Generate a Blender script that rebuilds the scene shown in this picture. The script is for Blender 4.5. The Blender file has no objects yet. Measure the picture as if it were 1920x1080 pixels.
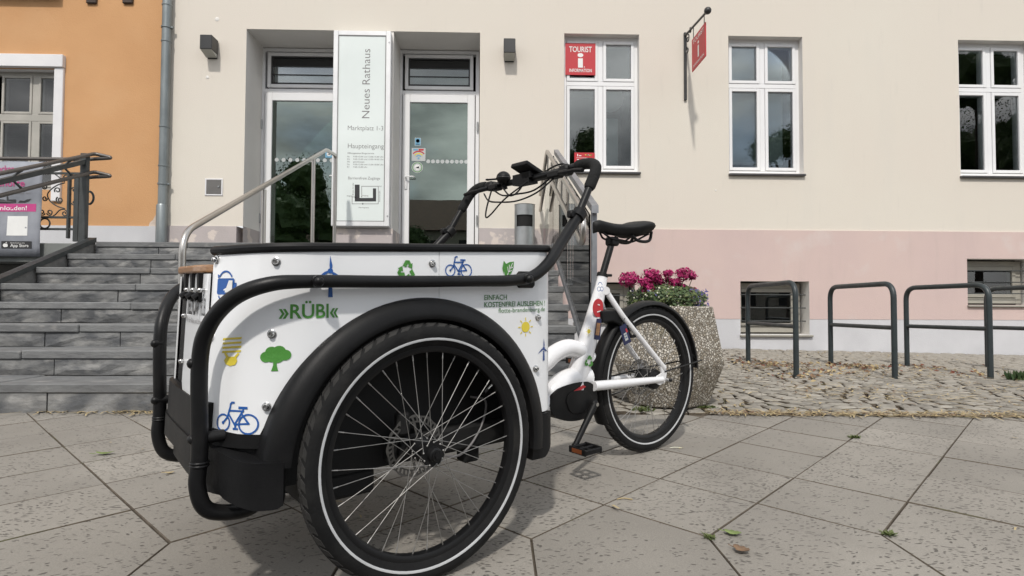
import bpy, bmesh, math, random
from mathutils import Vector, Matrix, noise
from mathutils.geometry import tessellate_polygon
R = math.radians
random.seed(7)
scene = bpy.context.scene
col = scene.collection

# ------------------------------------------------------------------ camera
CAMZ = 0.78
F_PX = 1120.0
RT = Vector((0.99965, -0.02597, 0.00436)); DN = Vector((0.00519, 0.03198, -0.99947)); FW = Vector((0.02581, 0.99915, 0.03211))
CAM = Vector((0, 0, CAMZ))
cam_d = bpy.data.cameras.new("camera"); cam = bpy.data.objects.new("camera", cam_d); col.objects.link(cam)
mw = Matrix((RT, -DN, -FW)).transposed().to_4x4(); mw.translation = CAM
cam.matrix_world = mw
cam_d.sensor_width = 36.0; cam_d.lens = F_PX / 1920 * 36.0
cam_d.clip_start = 0.05; cam_d.clip_end = 600
scene.camera = cam

# ------------------------------------------------------------------ light
SUN = Vector((-0.15, -1.0, 1.16)).normalized()          # direction towards the sun
sun_el = math.asin(SUN.z); sun_az = math.atan2(SUN.x, SUN.y)
world = bpy.data.worlds.new("World"); scene.world = world; world.use_nodes = True
wn = world.node_tree.nodes; wl = world.node_tree.links; wn.clear()
w_out = wn.new("ShaderNodeOutputWorld"); w_bg = wn.new("ShaderNodeBackground")
sky = wn.new("ShaderNodeTexSky"); sky.sky_type = 'NISHITA'; sky.sun_disc = False
sky.sun_elevation = sun_el; sky.sun_rotation = sun_az; sky.dust_density = 1.5; sky.air_density = 1.0
w_bg.inputs["Strength"].default_value = 0.14
tc = wn.new("ShaderNodeTexCoord"); mp = wn.new("ShaderNodeMapping"); mp.inputs["Scale"].default_value = (1, 1, 2.4)
ns = wn.new("ShaderNodeTexNoise"); ns.inputs["Scale"].default_value = 2.3; ns.inputs["Detail"].default_value = 7; ns.inputs["Roughness"].default_value = .55
rp = wn.new("ShaderNodeValToRGB"); rp.color_ramp.elements[0].position = .33; rp.color_ramp.elements[1].position = .50
ns2 = wn.new("ShaderNodeTexNoise"); ns2.inputs["Scale"].default_value = 3.7; ns2.inputs["Detail"].default_value = 6
rp2 = wn.new("ShaderNodeValToRGB"); rp2.color_ramp.elements[0].position = .35; rp2.color_ramp.elements[1].position = .68
rp2.color_ramp.elements[0].color = (1.7, 1.8, 1.95, 1); rp2.color_ramp.elements[1].color = (10.5, 10.6, 10.6, 1)
mx = wn.new("ShaderNodeMixRGB")
wl.new(tc.outputs["Generated"], mp.inputs[0]); wl.new(mp.outputs[0], ns.inputs["Vector"]); wl.new(mp.outputs[0], ns2.inputs["Vector"])
wl.new(ns.outputs["Fac"], rp.inputs[0]); wl.new(ns2.outputs["Fac"], rp2.inputs[0])
wl.new(rp.outputs[0], mx.inputs[0]); wl.new(sky.outputs[0], mx.inputs[1]); wl.new(rp2.outputs[0], mx.inputs[2])
wl.new(mx.outputs[0], w_bg.inputs[0]); wl.new(w_bg.outputs[0], w_out.inputs[0])
sun_d = bpy.data.lights.new("sun", 'SUN'); sun_d.energy = 2.0; sun_d.angle = R(2.4); sun_d.color = (1.0, 0.955, 0.89)
sun = bpy.data.objects.new("sun", sun_d); col.objects.link(sun)
sun.rotation_euler = (-SUN).to_track_quat('-Z', 'Y').to_euler(); sun.location = (0, 0, 20)
vs = scene.view_settings
vs.view_transform = 'Standard'; vs.look = 'None'; vs.exposure = 0.43; vs.gamma = 1.0; vs.use_curve_mapping = False

# ------------------------------------------------------------------ measuring helpers (photo pixel -> point on a real plane)
def ray(x, y): return RT * ((x - 960) / F_PX) + DN * ((y - 540) / F_PX) + FW
def onY(x, y, Y):
    d = ray(x, y); return CAM + d * (Y / d.y)
def onX(x, y, X):
    d = ray(x, y); return CAM + d * (X / d.x)
def onP(x, y, p0, n):
    d = ray(x, y); return CAM + d * ((p0 - CAM).dot(n) / d.dot(n))

# trike frame: a backwards, b towards the near side, c upwards (origin: outer face centre of the near front wheel)
U = Vector((0.8019, 0.5967, 0.0278)); N = Vector((0.5974, -0.8015, -0.0283)); UP = Vector((-0.0054, -0.0393, 0.9992))
O = Vector((-0.1638, 1.568, 0.3994)); TR = 0.338
def T(x, y, b):
    q = onP(x, y, O + N * b, N) - O; return (q.dot(U), b, q.dot(UP))
def L(a, b, c): return Vector((a, -b, c + TR))          # to the trike's own object space
def LP(x, y, b): return L(*T(x, y, b))
def ground_z(x, y): return 0.00025 + 0.0054 * x + 0.0394 * y
EDGE_Y = lambda x: 3.53 - 0.062 * (x - 1.3)
def cobble_z(x, y):
    ye = EDGE_Y(x); ze = ground_z(x, ye); zw = 0.266 - 0.0203 * (x - 2.94)
    return ze + (zw - ze) * (y - ye) / (7.7 - ye)

# ------------------------------------------------------------------ materials
def mat(name, c1, rough=.6, c2=None, scale=8., metal=0., bump=0., bscale=None, detail=5, stretch=(1, 1, 1), rvar=0., coat=0., lo=.35, hi=.65, objrand=0., spec=.5, coord='Object'):
    m = bpy.data.materials.new(name); m.use_nodes = True
    nt = m.node_tree; n = nt.nodes; l = nt.links
    b = n["Principled BSDF"]
    b.inputs["Base Color"].default_value = (*c1, 1); b.inputs["Roughness"].default_value = rough; b.inputs["Metallic"].default_value = metal
    b.inputs["Specular IOR Level"].default_value = spec
    if coat: b.inputs["Coat Weight"].default_value = coat; b.inputs["Coat Roughness"].default_value = .08
    if coord == 'World':
        g = n.new("ShaderNodeNewGeometry"); src = g.outputs["Position"]
    else:
        t = n.new("ShaderNodeTexCoord"); src = t.outputs[coord]
    mpn = n.new("ShaderNodeMapping"); mpn.inputs["Scale"].default_value = stretch; l.new(src, mpn.inputs[0])
    if c2 is not None or rvar:
        t1 = n.new("ShaderNodeTexNoise"); t1.inputs["Scale"].default_value = scale; t1.inputs["Detail"].default_value = detail
        l.new(mpn.outputs[0], t1.inputs["Vector"])
        rr = n.new("ShaderNodeMapRange"); rr.inputs[1].default_value = lo; rr.inputs[2].default_value = hi; l.new(t1.outputs["Fac"], rr.inputs[0])
        if c2 is not None:
            mxx = n.new("ShaderNodeMixRGB"); mxx.inputs[1].default_value = (*c1, 1); mxx.inputs[2].default_value = (*c2, 1)
            l.new(rr.outputs[0], mxx.inputs[0]); outc = mxx.outputs[0]
            if objrand:
                oi = n.new("ShaderNodeObjectInfo"); mr = n.new("ShaderNodeMapRange"); mr.inputs[3].default_value = 1 - objrand; mr.inputs[4].default_value = 1 + objrand
                l.new(oi.outputs["Random"], mr.inputs[0]); mm = n.new("ShaderNodeVectorMath"); mm.operation = 'SCALE'
                l.new(outc, mm.inputs[0]); l.new(mr.outputs[0], mm.inputs["Scale"]); outc = mm.outputs[0]
            l.new(outc, b.inputs["Base Color"])
        if rvar:
            r2 = n.new("ShaderNodeMapRange"); r2.inputs[3].default_value = max(.02, rough - rvar); r2.inputs[4].default_value = min(1, rough + rvar)
            l.new(t1.outputs["Fac"], r2.inputs[0]); l.new(r2.outputs[0], b.inputs["Roughness"])
    if bump:
        t2 = n.new("ShaderNodeTexNoise"); t2.inputs["Scale"].default_value = bscale or scale * 6; t2.inputs["Detail"].default_value = 4
        l.new(mpn.outputs[0], t2.inputs["Vector"])
        bp = n.new("ShaderNodeBump"); bp.inputs["Strength"].default_value = bump; bp.inputs["Distance"].default_value = .01
        l.new(t2.outputs["Fac"], bp.inputs["Height"]); l.new(bp.outputs[0], b.inputs["Normal"])
    m["col"] = 1
    return m
def tree_of(m): return m.node_tree, m.node_tree.nodes, m.node_tree.links, m.node_tree.nodes["Principled BSDF"]
def overlay(m, color, kind='noise', scale=3., lo=.55, hi=.7, amount=.5, stretch=(1, 1, 1), coord='Object'):
    """adds a second patchy layer of colour (stains, wear) over what drives Base Color"""
    nt, n, l, b = tree_of(m)
    cur = b.inputs["Base Color"].links[0].from_socket if b.inputs["Base Color"].links else None
    if coord == 'World': src = n.new("ShaderNodeNewGeometry").outputs["Position"]
    else: src = n.new("ShaderNodeTexCoord").outputs[coord]
    mpn = n.new("ShaderNodeMapping"); mpn.inputs["Scale"].default_value = stretch; l.new(src, mpn.inputs[0])
    if kind == 'noise':
        t = n.new("ShaderNodeTexNoise"); t.inputs["Scale"].default_value = scale; t.inputs["Detail"].default_value = 6; o = t.outputs["Fac"]
    else:
        t = n.new("ShaderNodeTexVoronoi"); t.inputs["Scale"].default_value = scale; o = t.outputs["Distance"]
    l.new(mpn.outputs[0], t.inputs["Vector"])
    r = n.new("ShaderNodeMapRange"); r.inputs[1].default_value = lo; r.inputs[2].default_value = hi; r.inputs[3].default_value = 0; r.inputs[4].default_value = amount
    l.new(o, r.inputs[0])
    x = n.new("ShaderNodeMixRGB"); l.new(r.outputs[0], x.inputs[0])
    if cur: l.new(cur, x.inputs[1])
    else: x.inputs[1].default_value = b.inputs["Base Color"].default_value
    x.inputs[2].default_value = (*color, 1); l.new(x.outputs[0], b.inputs["Base Color"])
    return m

M = {}
M['cream'] = overlay(mat('cream_render', (.68, .635, .56), .92, (.65, .60, .525), .55, bump=.25, bscale=110, coord='World', lo=.3, hi=.7), (.60, .57, .52), scale=1.3, lo=.55, hi=.75, amount=.35, stretch=(1.6, 1, .35), coord='World')
overlay(M['cream'], (.68, .62, .55), scale=.55, lo=.42, hi=.62, amount=.5, coord='World'); overlay(M['cream'], (.52, .49, .44), scale=7, lo=.62, hi=.8, amount=.22, stretch=(2.2, 1, .25), coord='World')
M['pink'] = overlay(mat('pink_render', (.60, .47, .435), .92, (.57, .445, .42), 1.5, bump=.25, bscale=110, coord='World'), (.62, .56, .53), scale=2.2, lo=.6, hi=.72, amount=.5, coord='World')
overlay(M['pink'], (.50, .40, .37), scale=5, lo=.55, hi=.78, amount=.3, stretch=(2, 1, .3), coord='World')
M['grey_base'] = mat('grey_plinth_paint', (.59, .59, .61), .9, (.54, .54, .56), 2.5, bump=.2, bscale=90, coord='World')
M['landing_dado'] = overlay(mat('worn_dado_render', (.46, .41, .40), .92, (.42, .38, .37), 3, bump=.3, bscale=90, coord='World'), (.66, .58, .52), scale=4, lo=.56, hi=.6, amount=.8, coord='World')
M['orange'] = overlay(mat('orange_render', (.58, .325, .155), .93, (.53, .29, .135), 1.1, bump=.3, bscale=80, coord='World'), (.60, .37, .20), scale=1.7, lo=.5, hi=.8, amount=.35, coord='World')
M['bare'] = overlay(mat('bare_plaster', (.62, .53, .46), .95, (.55, .46, .39), 14, bump=.5, bscale=60, coord='World'), (.58, .36, .2), scale=9, lo=.58, hi=.66, amount=.7, coord='World')
M['white_trim'] = mat('white_trim_paint', (.74, .73, .73), .75, (.68, .67, .68), 3, bump=.1, bscale=60)
M['pvc'] = mat('white_window_frame', (.80, .80, .80), .35, (.76, .76, .77), 2, rvar=.08)
M['old_frame'] = mat('aged_grey_window_frame', (.42, .40, .36), .6, (.36, .345, .31), 5)
M['sand_frame'] = mat('beige_basement_frame', (.33, .315, .27), .6, (.29, .275, .24), 5)  # beige darkened to stand in for the shade inside the reveals
M['reveal'] = mat('reveal_render', (.74, .715, .68), .92, (.70, .675, .64), 2, bump=.2, bscale=90, coord='World')
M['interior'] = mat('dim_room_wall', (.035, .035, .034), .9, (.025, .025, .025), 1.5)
M['blind'] = mat('pale_blind_fabric', (.66, .70, .70), .9, (.58, .62, .62), 1.2, stretch=(1, 1, 3))
M['zinc_sill'] = mat('dark_zinc_sill', (.13, .125, .125), .45, (.10, .098, .10), 8, metal=.6)
M['zinc'] = mat('weathered_zinc_pipe', (.26, .285, .29), .45, (.17, .19, .195), 5, metal=.6, rvar=.12, stretch=(1, 1, .4))
M['steel'] = mat('brushed_stainless', (.50, .475, .445), .30, (.44, .42, .395), 3, metal=1.)
M['dull_steel'] = mat('dull_brown_steel', (.16, .145, .135), .42, (.13, .12, .112), 4, metal=.6)
M['grey_steel'] = mat('grey_flat_steel', (.36, .37, .39), .45, (.25, .26, .28), 10, metal=.8)
M['iron'] = mat('dark_grey_painted_iron', (.055, .06, .06), .5, (.04, .045, .045), 12, rvar=.12)
M['rack'] = mat('anthracite_rack_paint', (.030, .040, .043), .42, (.022, .03, .033), 14, rvar=.12, bump=.05, bscale=120)
M['hatch'] = mat('grey_hatch_paint', (.14, .135, .13), .6, (.12, .115, .11), 9)
M['lamp_black'] = mat('black_lamp_housing', (.022, .022, .022), .4, (.03, .03, .03), 6)
M['lamp_glass'] = mat('frosted_lamp_glass', (.42, .42, .38), .5, (.38, .38, .35), 5)
M['slate'] = overlay(mat('slate_tread', (.13, .132, .134), .75, (.175, .178, .178), 9, bump=.45, bscale=34, coord='World', stretch=(.8, 1, 1.8), objrand=.16), (.29, .28, .265), scale=9, lo=.6, hi=.72, amount=.55, stretch=(1, 1, 2), coord='World')
M['slate_riser'] = overlay(mat('slate_riser_block', (.078, .081, .086), .8, (.18, .18, .177), 6, bump=.7, bscale=26, coord='World', stretch=(.9, 1, 1.4), objrand=.15, lo=.38, hi=.6), (.40, .39, .37), scale=6.5, lo=.54, hi=.70, amount=.55, stretch=(.8, 1, 1.8), coord='World')
M['mortar'] = mat('grey_mortar', (.20, .195, .185), .95, (.14, .137, .13), 12, bump=.4, bscale=60, coord='World')
M['joint'] = overlay(mat('joint_soil', (.085, .068, .050), .97, (.13, .106, .08), 18, bump=.5, bscale=90, coord='World'), (.10, .11, .045), scale=3.5, lo=.6, hi=.7, amount=.6, coord='World')
M['asphalt'] = mat('asphalt', (.055, .055, .056), .9, (.07, .07, .07), 30, bump=.4, bscale=120, coord='World')
M['steel_dark'] = mat('dark_rivet', (.1, .1, .1), .4, (.12, .12, .12), 5, metal=.6)

# concrete slab with pitted, elongated dark flecks
def slab_mat():
    m = mat('pitted_concrete_slab', (.262, .243, .214), .9, (.212, .196, .172), 2.2, coord='World', objrand=.11, lo=.3, hi=.7)
    nt, n, l, b = tree_of(m)
    g = n.new("ShaderNodeNewGeometry")
    wv = n.new("ShaderNodeTexNoise"); wv.inputs["Scale"].default_value = 9; l.new(g.outputs["Position"], wv.inputs["Vector"])
    ad = n.new("ShaderNodeVectorMath"); ad.operation = 'MULTIPLY_ADD'; ad.inputs[1].default_value = (.085, .085, 0)
    l.new(wv.outputs["Color"], ad.inputs[0]); l.new(g.outputs["Position"], ad.inputs[2])
    mp1 = n.new("ShaderNodeMapping"); mp1.inputs["Scale"].default_value = (52, 118, 25); mp1.inputs["Rotation"].default_value = (0, 0, .25); l.new(ad.outputs[0], mp1.inputs[0])
    v = n.new("ShaderNodeTexVoronoi"); v.inputs["Scale"].default_value = 1.0; v.inputs["Randomness"].default_value = 1; l.new(mp1.outputs[0], v.inputs["Vector"])
    r = n.new("ShaderNodeMapRange"); r.inputs[1].default_value = .40; r.inputs[2].default_value = .26; l.new(v.outputs["Distance"], r.inputs[0])
    # only some cells are pits, in patches
    sep = n.new("ShaderNodeSeparateColor"); l.new(v.outputs["Color"], sep.inputs[0])
    pt = n.new("ShaderNodeTexNoise"); pt.inputs["Scale"].default_value = 3.1; pt.inputs["Detail"].default_value = 3; l.new(g.outputs["Position"], pt.inputs["Vector"])
    th = n.new("ShaderNodeMapRange"); th.inputs[1].default_value = .3; th.inputs[2].default_value = .7; th.inputs[3].default_value = .02; th.inputs[4].default_value = .40; oi = n.new('ShaderNodeObjectInfo'); oa = n.new('ShaderNodeMath'); oa.operation = 'MULTIPLY_ADD'; oa.inputs[1].default_value = .3; oa.inputs[2].default_value = -.13; l.new(oi.outputs['Random'], oa.inputs[0]); ob_ = n.new('ShaderNodeMath'); ob_.operation = 'ADD'; l.new(pt.outputs['Fac'], ob_.inputs[0]); l.new(oa.outputs[0], ob_.inputs[1]); l.new(ob_.outputs[0], th.inputs[0])
    lt = n.new("ShaderNodeMath"); lt.operation = 'LESS_THAN'; l.new(sep.outputs[0], lt.inputs[0]); l.new(th.outputs[0], lt.inputs[1])
    mu0 = n.new("ShaderNodeMath"); mu0.operation = 'MULTIPLY'; l.new(r.outputs[0], mu0.inputs[0]); l.new(lt.outputs[0], mu0.inputs[1])
    mp2 = n.new("ShaderNodeMapping"); mp2.inputs["Scale"].default_value = (38, 130, 30); mp2.inputs["Rotation"].default_value = (0, 0, -.45); l.new(ad.outputs[0], mp2.inputs[0])
    v2 = n.new("ShaderNodeTexVoronoi"); v2.inputs["Scale"].default_value = 1.0; l.new(mp2.outputs[0], v2.inputs["Vector"])
    r2 = n.new("ShaderNodeMapRange"); r2.inputs[1].default_value = .36; r2.inputs[2].default_value = .22; l.new(v2.outputs["Distance"], r2.inputs[0])
    s2 = n.new("ShaderNodeSeparateColor"); l.new(v2.outputs["Color"], s2.inputs[0])
    lt2 = n.new("ShaderNodeMath"); lt2.operation = 'LESS_THAN'; l.new(s2.outputs[0], lt2.inputs[0]); l.new(th.outputs[0], lt2.inputs[1])
    mu2 = n.new("ShaderNodeMath"); mu2.operation = 'MULTIPLY'; l.new(r2.outputs[0], mu2.inputs[0]); l.new(lt2.outputs[0], mu2.inputs[1])
    mu = n.new("ShaderNodeMath"); mu.operation = 'MAXIMUM'; l.new(mu0.outputs[0], mu.inputs[0]); l.new(mu2.outputs[0], mu.inputs[1])
    cur = b.inputs["Base Color"].links[0].from_socket
    # fine sand grain
    gr = n.new("ShaderNodeTexNoise"); gr.inputs["Scale"].default_value = 260; gr.inputs["Detail"].default_value = 2; l.new(g.outputs["Position"], gr.inputs["Vector"])
    grr = n.new("ShaderNodeMapRange"); grr.inputs[1].default_value = .3; grr.inputs[2].default_value = .7; grr.inputs[3].default_value = .86; grr.inputs[4].default_value = 1.12; l.new(gr.outputs["Fac"], grr.inputs[0])
    sc = n.new("ShaderNodeVectorMath"); sc.operation = 'SCALE'; l.new(cur, sc.inputs[0]); l.new(grr.outputs[0], sc.inputs["Scale"])
    x = n.new("ShaderNodeMixRGB"); l.new(mu.outputs[0], x.inputs[0]); l.new(sc.outputs[0], x.inputs[1]); x.inputs[2].default_value = (.092, .083, .072, 1)
    l.new(x.outputs[0], b.inputs["Base Color"])
    inv = n.new("ShaderNodeMath"); inv.operation = 'SUBTRACT'; inv.inputs[0].default_value = 1; l.new(mu.outputs[0], inv.inputs[1])
    bp = n.new("ShaderNodeBump"); bp.inputs["Strength"].default_value = .6; bp.inputs["Distance"].default_value = .004; l.new(inv.outputs[0], bp.inputs["Height"]); l.new(bp.outputs[0], b.inputs["Normal"])
    return m
M['slab'] = overlay(slab_mat(), (.16, .148, .132), scale=1.6, lo=.52, hi=.75, amount=.45, coord='World')
M['cobble'] = overlay(mat('worn_cobblestone', (.215, .198, .170), .85, (.285, .265, .23), 14, bump=.22, bscale=45, coord='World', objrand=.22), (.12, .11, .10), scale=22, lo=.55, hi=.7, amount=.5, coord='World')

# exposed aggregate of the planter
def aggregate():
    m = mat('exposed_aggregate', (.2, .18, .15), .85)
    nt, n, l, b = tree_of(m)
    t = n.new("ShaderNodeTexCoord"); v = n.new("ShaderNodeTexVoronoi"); v.inputs["Scale"].default_value = 64; l.new(t.outputs["Object"], v.inputs["Vector"])
    s = n.new("ShaderNodeSeparateColor"); l.new(v.outputs["Color"], s.inputs[0])
    rp_ = n.new("ShaderNodeValToRGB"); e = rp_.color_ramp.elements; e[0].color = (.21, .175, .13, 1); e[1].color = (.64, .60, .53, 1); e.new(.3).color = (.31, .27, .21, 1); e.new(.6).color = (.46, .42, .36, 1)
    l.new(s.outputs[0], rp_.inputs[0])
    e2 = n.new("ShaderNodeTexVoronoi"); e2.feature = 'DISTANCE_TO_EDGE'; e2.inputs["Scale"].default_value = 64; l.new(t.outputs["Object"], e2.inputs["Vector"])
    mr = n.new("ShaderNodeMapRange"); mr.inputs[1].default_value = .02; mr.inputs[2].default_value = .16; l.new(e2.outputs["Distance"], mr.inputs[0])
    x = n.new("ShaderNodeMixRGB"); x.inputs[1].default_value = (.16, .14, .11, 1); l.new(mr.outputs[0], x.inputs[0]); l.new(rp_.outputs[0], x.inputs[2]); l.new(x.outputs[0], b.inputs["Base Color"])
    bp = n.new("ShaderNodeBump"); bp.inputs["Strength"].default_value = 1; bp.inputs["Distance"].default_value = .006; l.new(mr.outputs[0], bp.inputs["Height"]); l.new(bp.outputs[0], b.inputs["Normal"])
    return m
M['aggregate'] = overlay(aggregate(), (.12, .13, .06), scale=4, lo=.6, hi=.75, amount=.35)

def glass(name, tint, ior=1.55, rough=0.0, gloss_tint=(1, 1, 1)):
    m = bpy.data.materials.new(name); m.use_nodes = True
    nt = m.node_tree; n = nt.nodes; l = nt.links; n.clear()
    o = n.new("ShaderNodeOutputMaterial"); tr = n.new("ShaderNodeBsdfTransparent"); gl = n.new("ShaderNodeBsdfGlossy"); fr = n.new("ShaderNodeFresnel"); mxs = n.new("ShaderNodeMixShader")
    tr.inputs[0].default_value = (*tint, 1); gl.inputs["Roughness"].default_value = rough; gl.inputs[0].default_value = (*gloss_tint, 1); fr.inputs[0].default_value = ior
    t = n.new("ShaderNodeTexCoord"); nz = n.new("ShaderNodeTexNoise"); nz.inputs["Scale"].default_value = 1.3; bp = n.new("ShaderNodeBump"); bp.inputs["Strength"].default_value = .02; bp.inputs["Distance"].default_value = .02
    l.new(t.outputs["Object"], nz.inputs["Vector"]); l.new(nz.outputs["Fac"], bp.inputs["Height"]); l.new(bp.outputs[0], gl.inputs["Normal"])
    l.new(fr.outputs[0], mxs.inputs[0]); l.new(tr.outputs[0], mxs.inputs[1]); l.new(gl.outputs[0], mxs.inputs[2]); l.new(mxs.outputs[0], o.inputs[0])
    return m
M['glass'] = glass('window_glass', (.80, .85, .85), 1.85)
M['door_glass'] = glass('green_tinted_door_glass', (.30, .36, .33), 2.6, gloss_tint=(.84, .96, .88))
M['clear_glass'] = glass('clear_balustrade_glass', (.90, .93, .92), 1.5)

M['black_plastic'] = mat('black_moulded_plastic', (.0055, .0055, .006), .5, (.009, .009, .0095), 10, rvar=.08, bump=.06, bscale=240, spec=.22)
M['black_shade'] = mat('matt_black_tub', (.004, .004, .004), .8, (.006, .006, .006), 6)
M['black_tube'] = mat('black_powder_coat', (.0055, .0055, .006), .42, (.009, .009, .0095), 8, rvar=.07, bump=.05, bscale=220, spec=.26)
M['rubber'] = mat('tyre_rubber', (.0085, .0085, .009), .8, (.014, .014, .014), 16, rvar=.08, bump=.15, bscale=120, spec=.2)
M['tread'] = mat('dusty_tyre_tread', (.026, .0255, .025), .9, (.046, .0445, .042), 14, bump=.2, bscale=90, spec=.25)
M['rim_black'] = mat('black_anodised_rim', (.006, .006, .0065), .42, (.009, .009, .0095), 7, spec=.3)
M['reflex'] = mat('reflective_tyre_stripe', (.55, .56, .57), .5, (.48, .49, .5), 20)
M['spoke'] = mat('steel_spoke', (.46, .45, .43), .55, (.36, .35, .34), 20, metal=1.)
M['chrome'] = mat('bolt_steel', (.62, .61, .60), .22, (.5, .5, .49), 20, metal=1.)
M['disc'] = mat('brake_disc_steel', (.17, .165, .155), .45, (.13, .126, .12), 12, metal=.7)
M['white_panel'] = mat('glossy_white_panel', (.84, .85, .86), .28, (.82, .83, .845), 2, coat=.5)
M['white_frame'] = mat('white_frame_lacquer', (.78, .78, .79), .25, (.75, .75, .765), 4, coat=.6)
overlay(M['white_panel'], (.60, .58, .55), scale=4, lo=.55, hi=.8, amount=.22); overlay(M['black_plastic'], (.04, .038, .035), scale=6, lo=.52, hi=.75, amount=.25); overlay(M['black_tube'], (.035, .034, .032), scale=9, lo=.55, hi=.75, amount=.22); overlay(M['rubber'], (.05, .047, .042), scale=8, lo=.5, hi=.75, amount=.3)
M['wood'] = mat('varnished_plywood', (.36, .19, .085), .4, (.25, .125, .055), 6, stretch=(1, 14, 60), coat=.3)
M['seat'] = mat('black_saddle_vinyl', (.0065, .0065, .0065), .55, (.009, .009, .009), 20, bump=.1, bscale=160, spec=.28)
M['grip'] = mat('black_grip_tape', (.009, .009, .009), .8, (.014, .014, .014), 30, bump=.3, bscale=140, spec=.25)
M['orange_reflector'] = mat('orange_reflector', (.20, .055, .014), .4, (.15, .04, .01), 30)
def flat(name, c, rough=.45): return mat(name, c, rough, tuple(x * .93 for x in c), 6)
M['g_print'] = flat('green_print', (.075, .27, .045)); M['dk_green'] = flat('dark_green_print', (.06, .20, .06)); M['blue'] = flat('blue_print', (.018, .10, .36)); M['dkblue'] = flat('dark_blue_print', (.03, .075, .26))
M['navy'] = flat('navy_print', (.012, .017, .07)); M['yellow'] = flat('yellow_print', (.74, .60, .06)); M['red'] = flat('red_print', (.50, .026, .035)); M['black_ink'] = flat('black_ink', (.03, .03, .032)); M['grey_ink'] = flat('grey_ink', (.20, .19, .19)); M['white_ink'] = flat('white_ink', (.8, .8, .78))
M['pink_print'] = flat('magenta_print', (.52, .05, .22)); M['pale_ink'] = flat('pale_grey_print', (.50, .52, .52)); M['sky_print'] = flat('sky_blue_print', (.16, .38, .55))
M['sign_face'] = mat('pale_glass_sign_face', (.74, .79, .77), .3, (.66, .71, .69), 1.1, spec=.5)
M['alu'] = mat('white_aluminium', (.76, .76, .76), .4, (.7, .7, .7), 6, metal=.15)
M['banner'] = mat('silver_grey_banner', (.17, .18, .205), .6, (.33, .345, .385), 2.4, bump=.15, bscale=7)
M['concrete'] = overlay(mat('grey_concrete', (.20, .21, .20), .9, (.165, .175, .17), 4, bump=.3, bscale=60, coord='World'), (.12, .13, .11), scale=3, lo=.55, hi=.7, amount=.5, stretch=(2, 1, .5), coord='World')
M['galv'] = mat('galvanised_sheet', (.42, .43, .43), .42, (.33, .34, .345), 7, metal=.7, rvar=.1)
M['straw'] = mat('dry_straw', (.45, .36, .20), .85, (.33, .25, .13), 9)
M['leaf_brown'] = mat('dry_brown_leaf', (.21, .13, .075), .8, (.14, .085, .05), 30)
M['leaf_green'] = mat('fallen_green_leaf', (.20, .26, .085), .6, (.14, .20, .055), 40)
M['leaf_red'] = mat('dark_red_leaf', (.13, .03, .02), .7, (.19, .07, .03), 40)
M['fol'] = mat('planter_foliage', (.026, .055, .016), .6, (.055, .09, .026), 12)
M['fol2'] = mat('yellowish_planter_foliage', (.11, .135, .04), .6, (.07, .10, .028), 14)
M['petal'] = mat('magenta_petal', (.44, .010, .14), .6, (.24, .005, .065), 30)
M['petal_w'] = mat('white_petal', (.68, .68, .58), .6, (.6, .6, .42), 30)
M['petal_b'] = mat('violet_petal', (.11, .09, .30), .6, (.07, .06, .2), 30)
M['bark'] = mat('tree_bark', (.07, .055, .042), .9, (.045, .036, .028), 8)
M['tree_leaf'] = mat('lime_tree_leaf', (.045, .085, .022), .6, (.065, .11, .03), 3)
M['far_wall'] = mat('far_house_render', (.36, .33, .28), .9, (.32, .29, .25), 1)
M['far_roof'] = mat('far_tile_roof', (.11, .055, .04), .85, (.085, .045, .034), 3)
M['timber'] = mat('dark_timber', (.055, .035, .025), .7, (.04, .026, .019), 12, stretch=(1, 1, 6))

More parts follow.
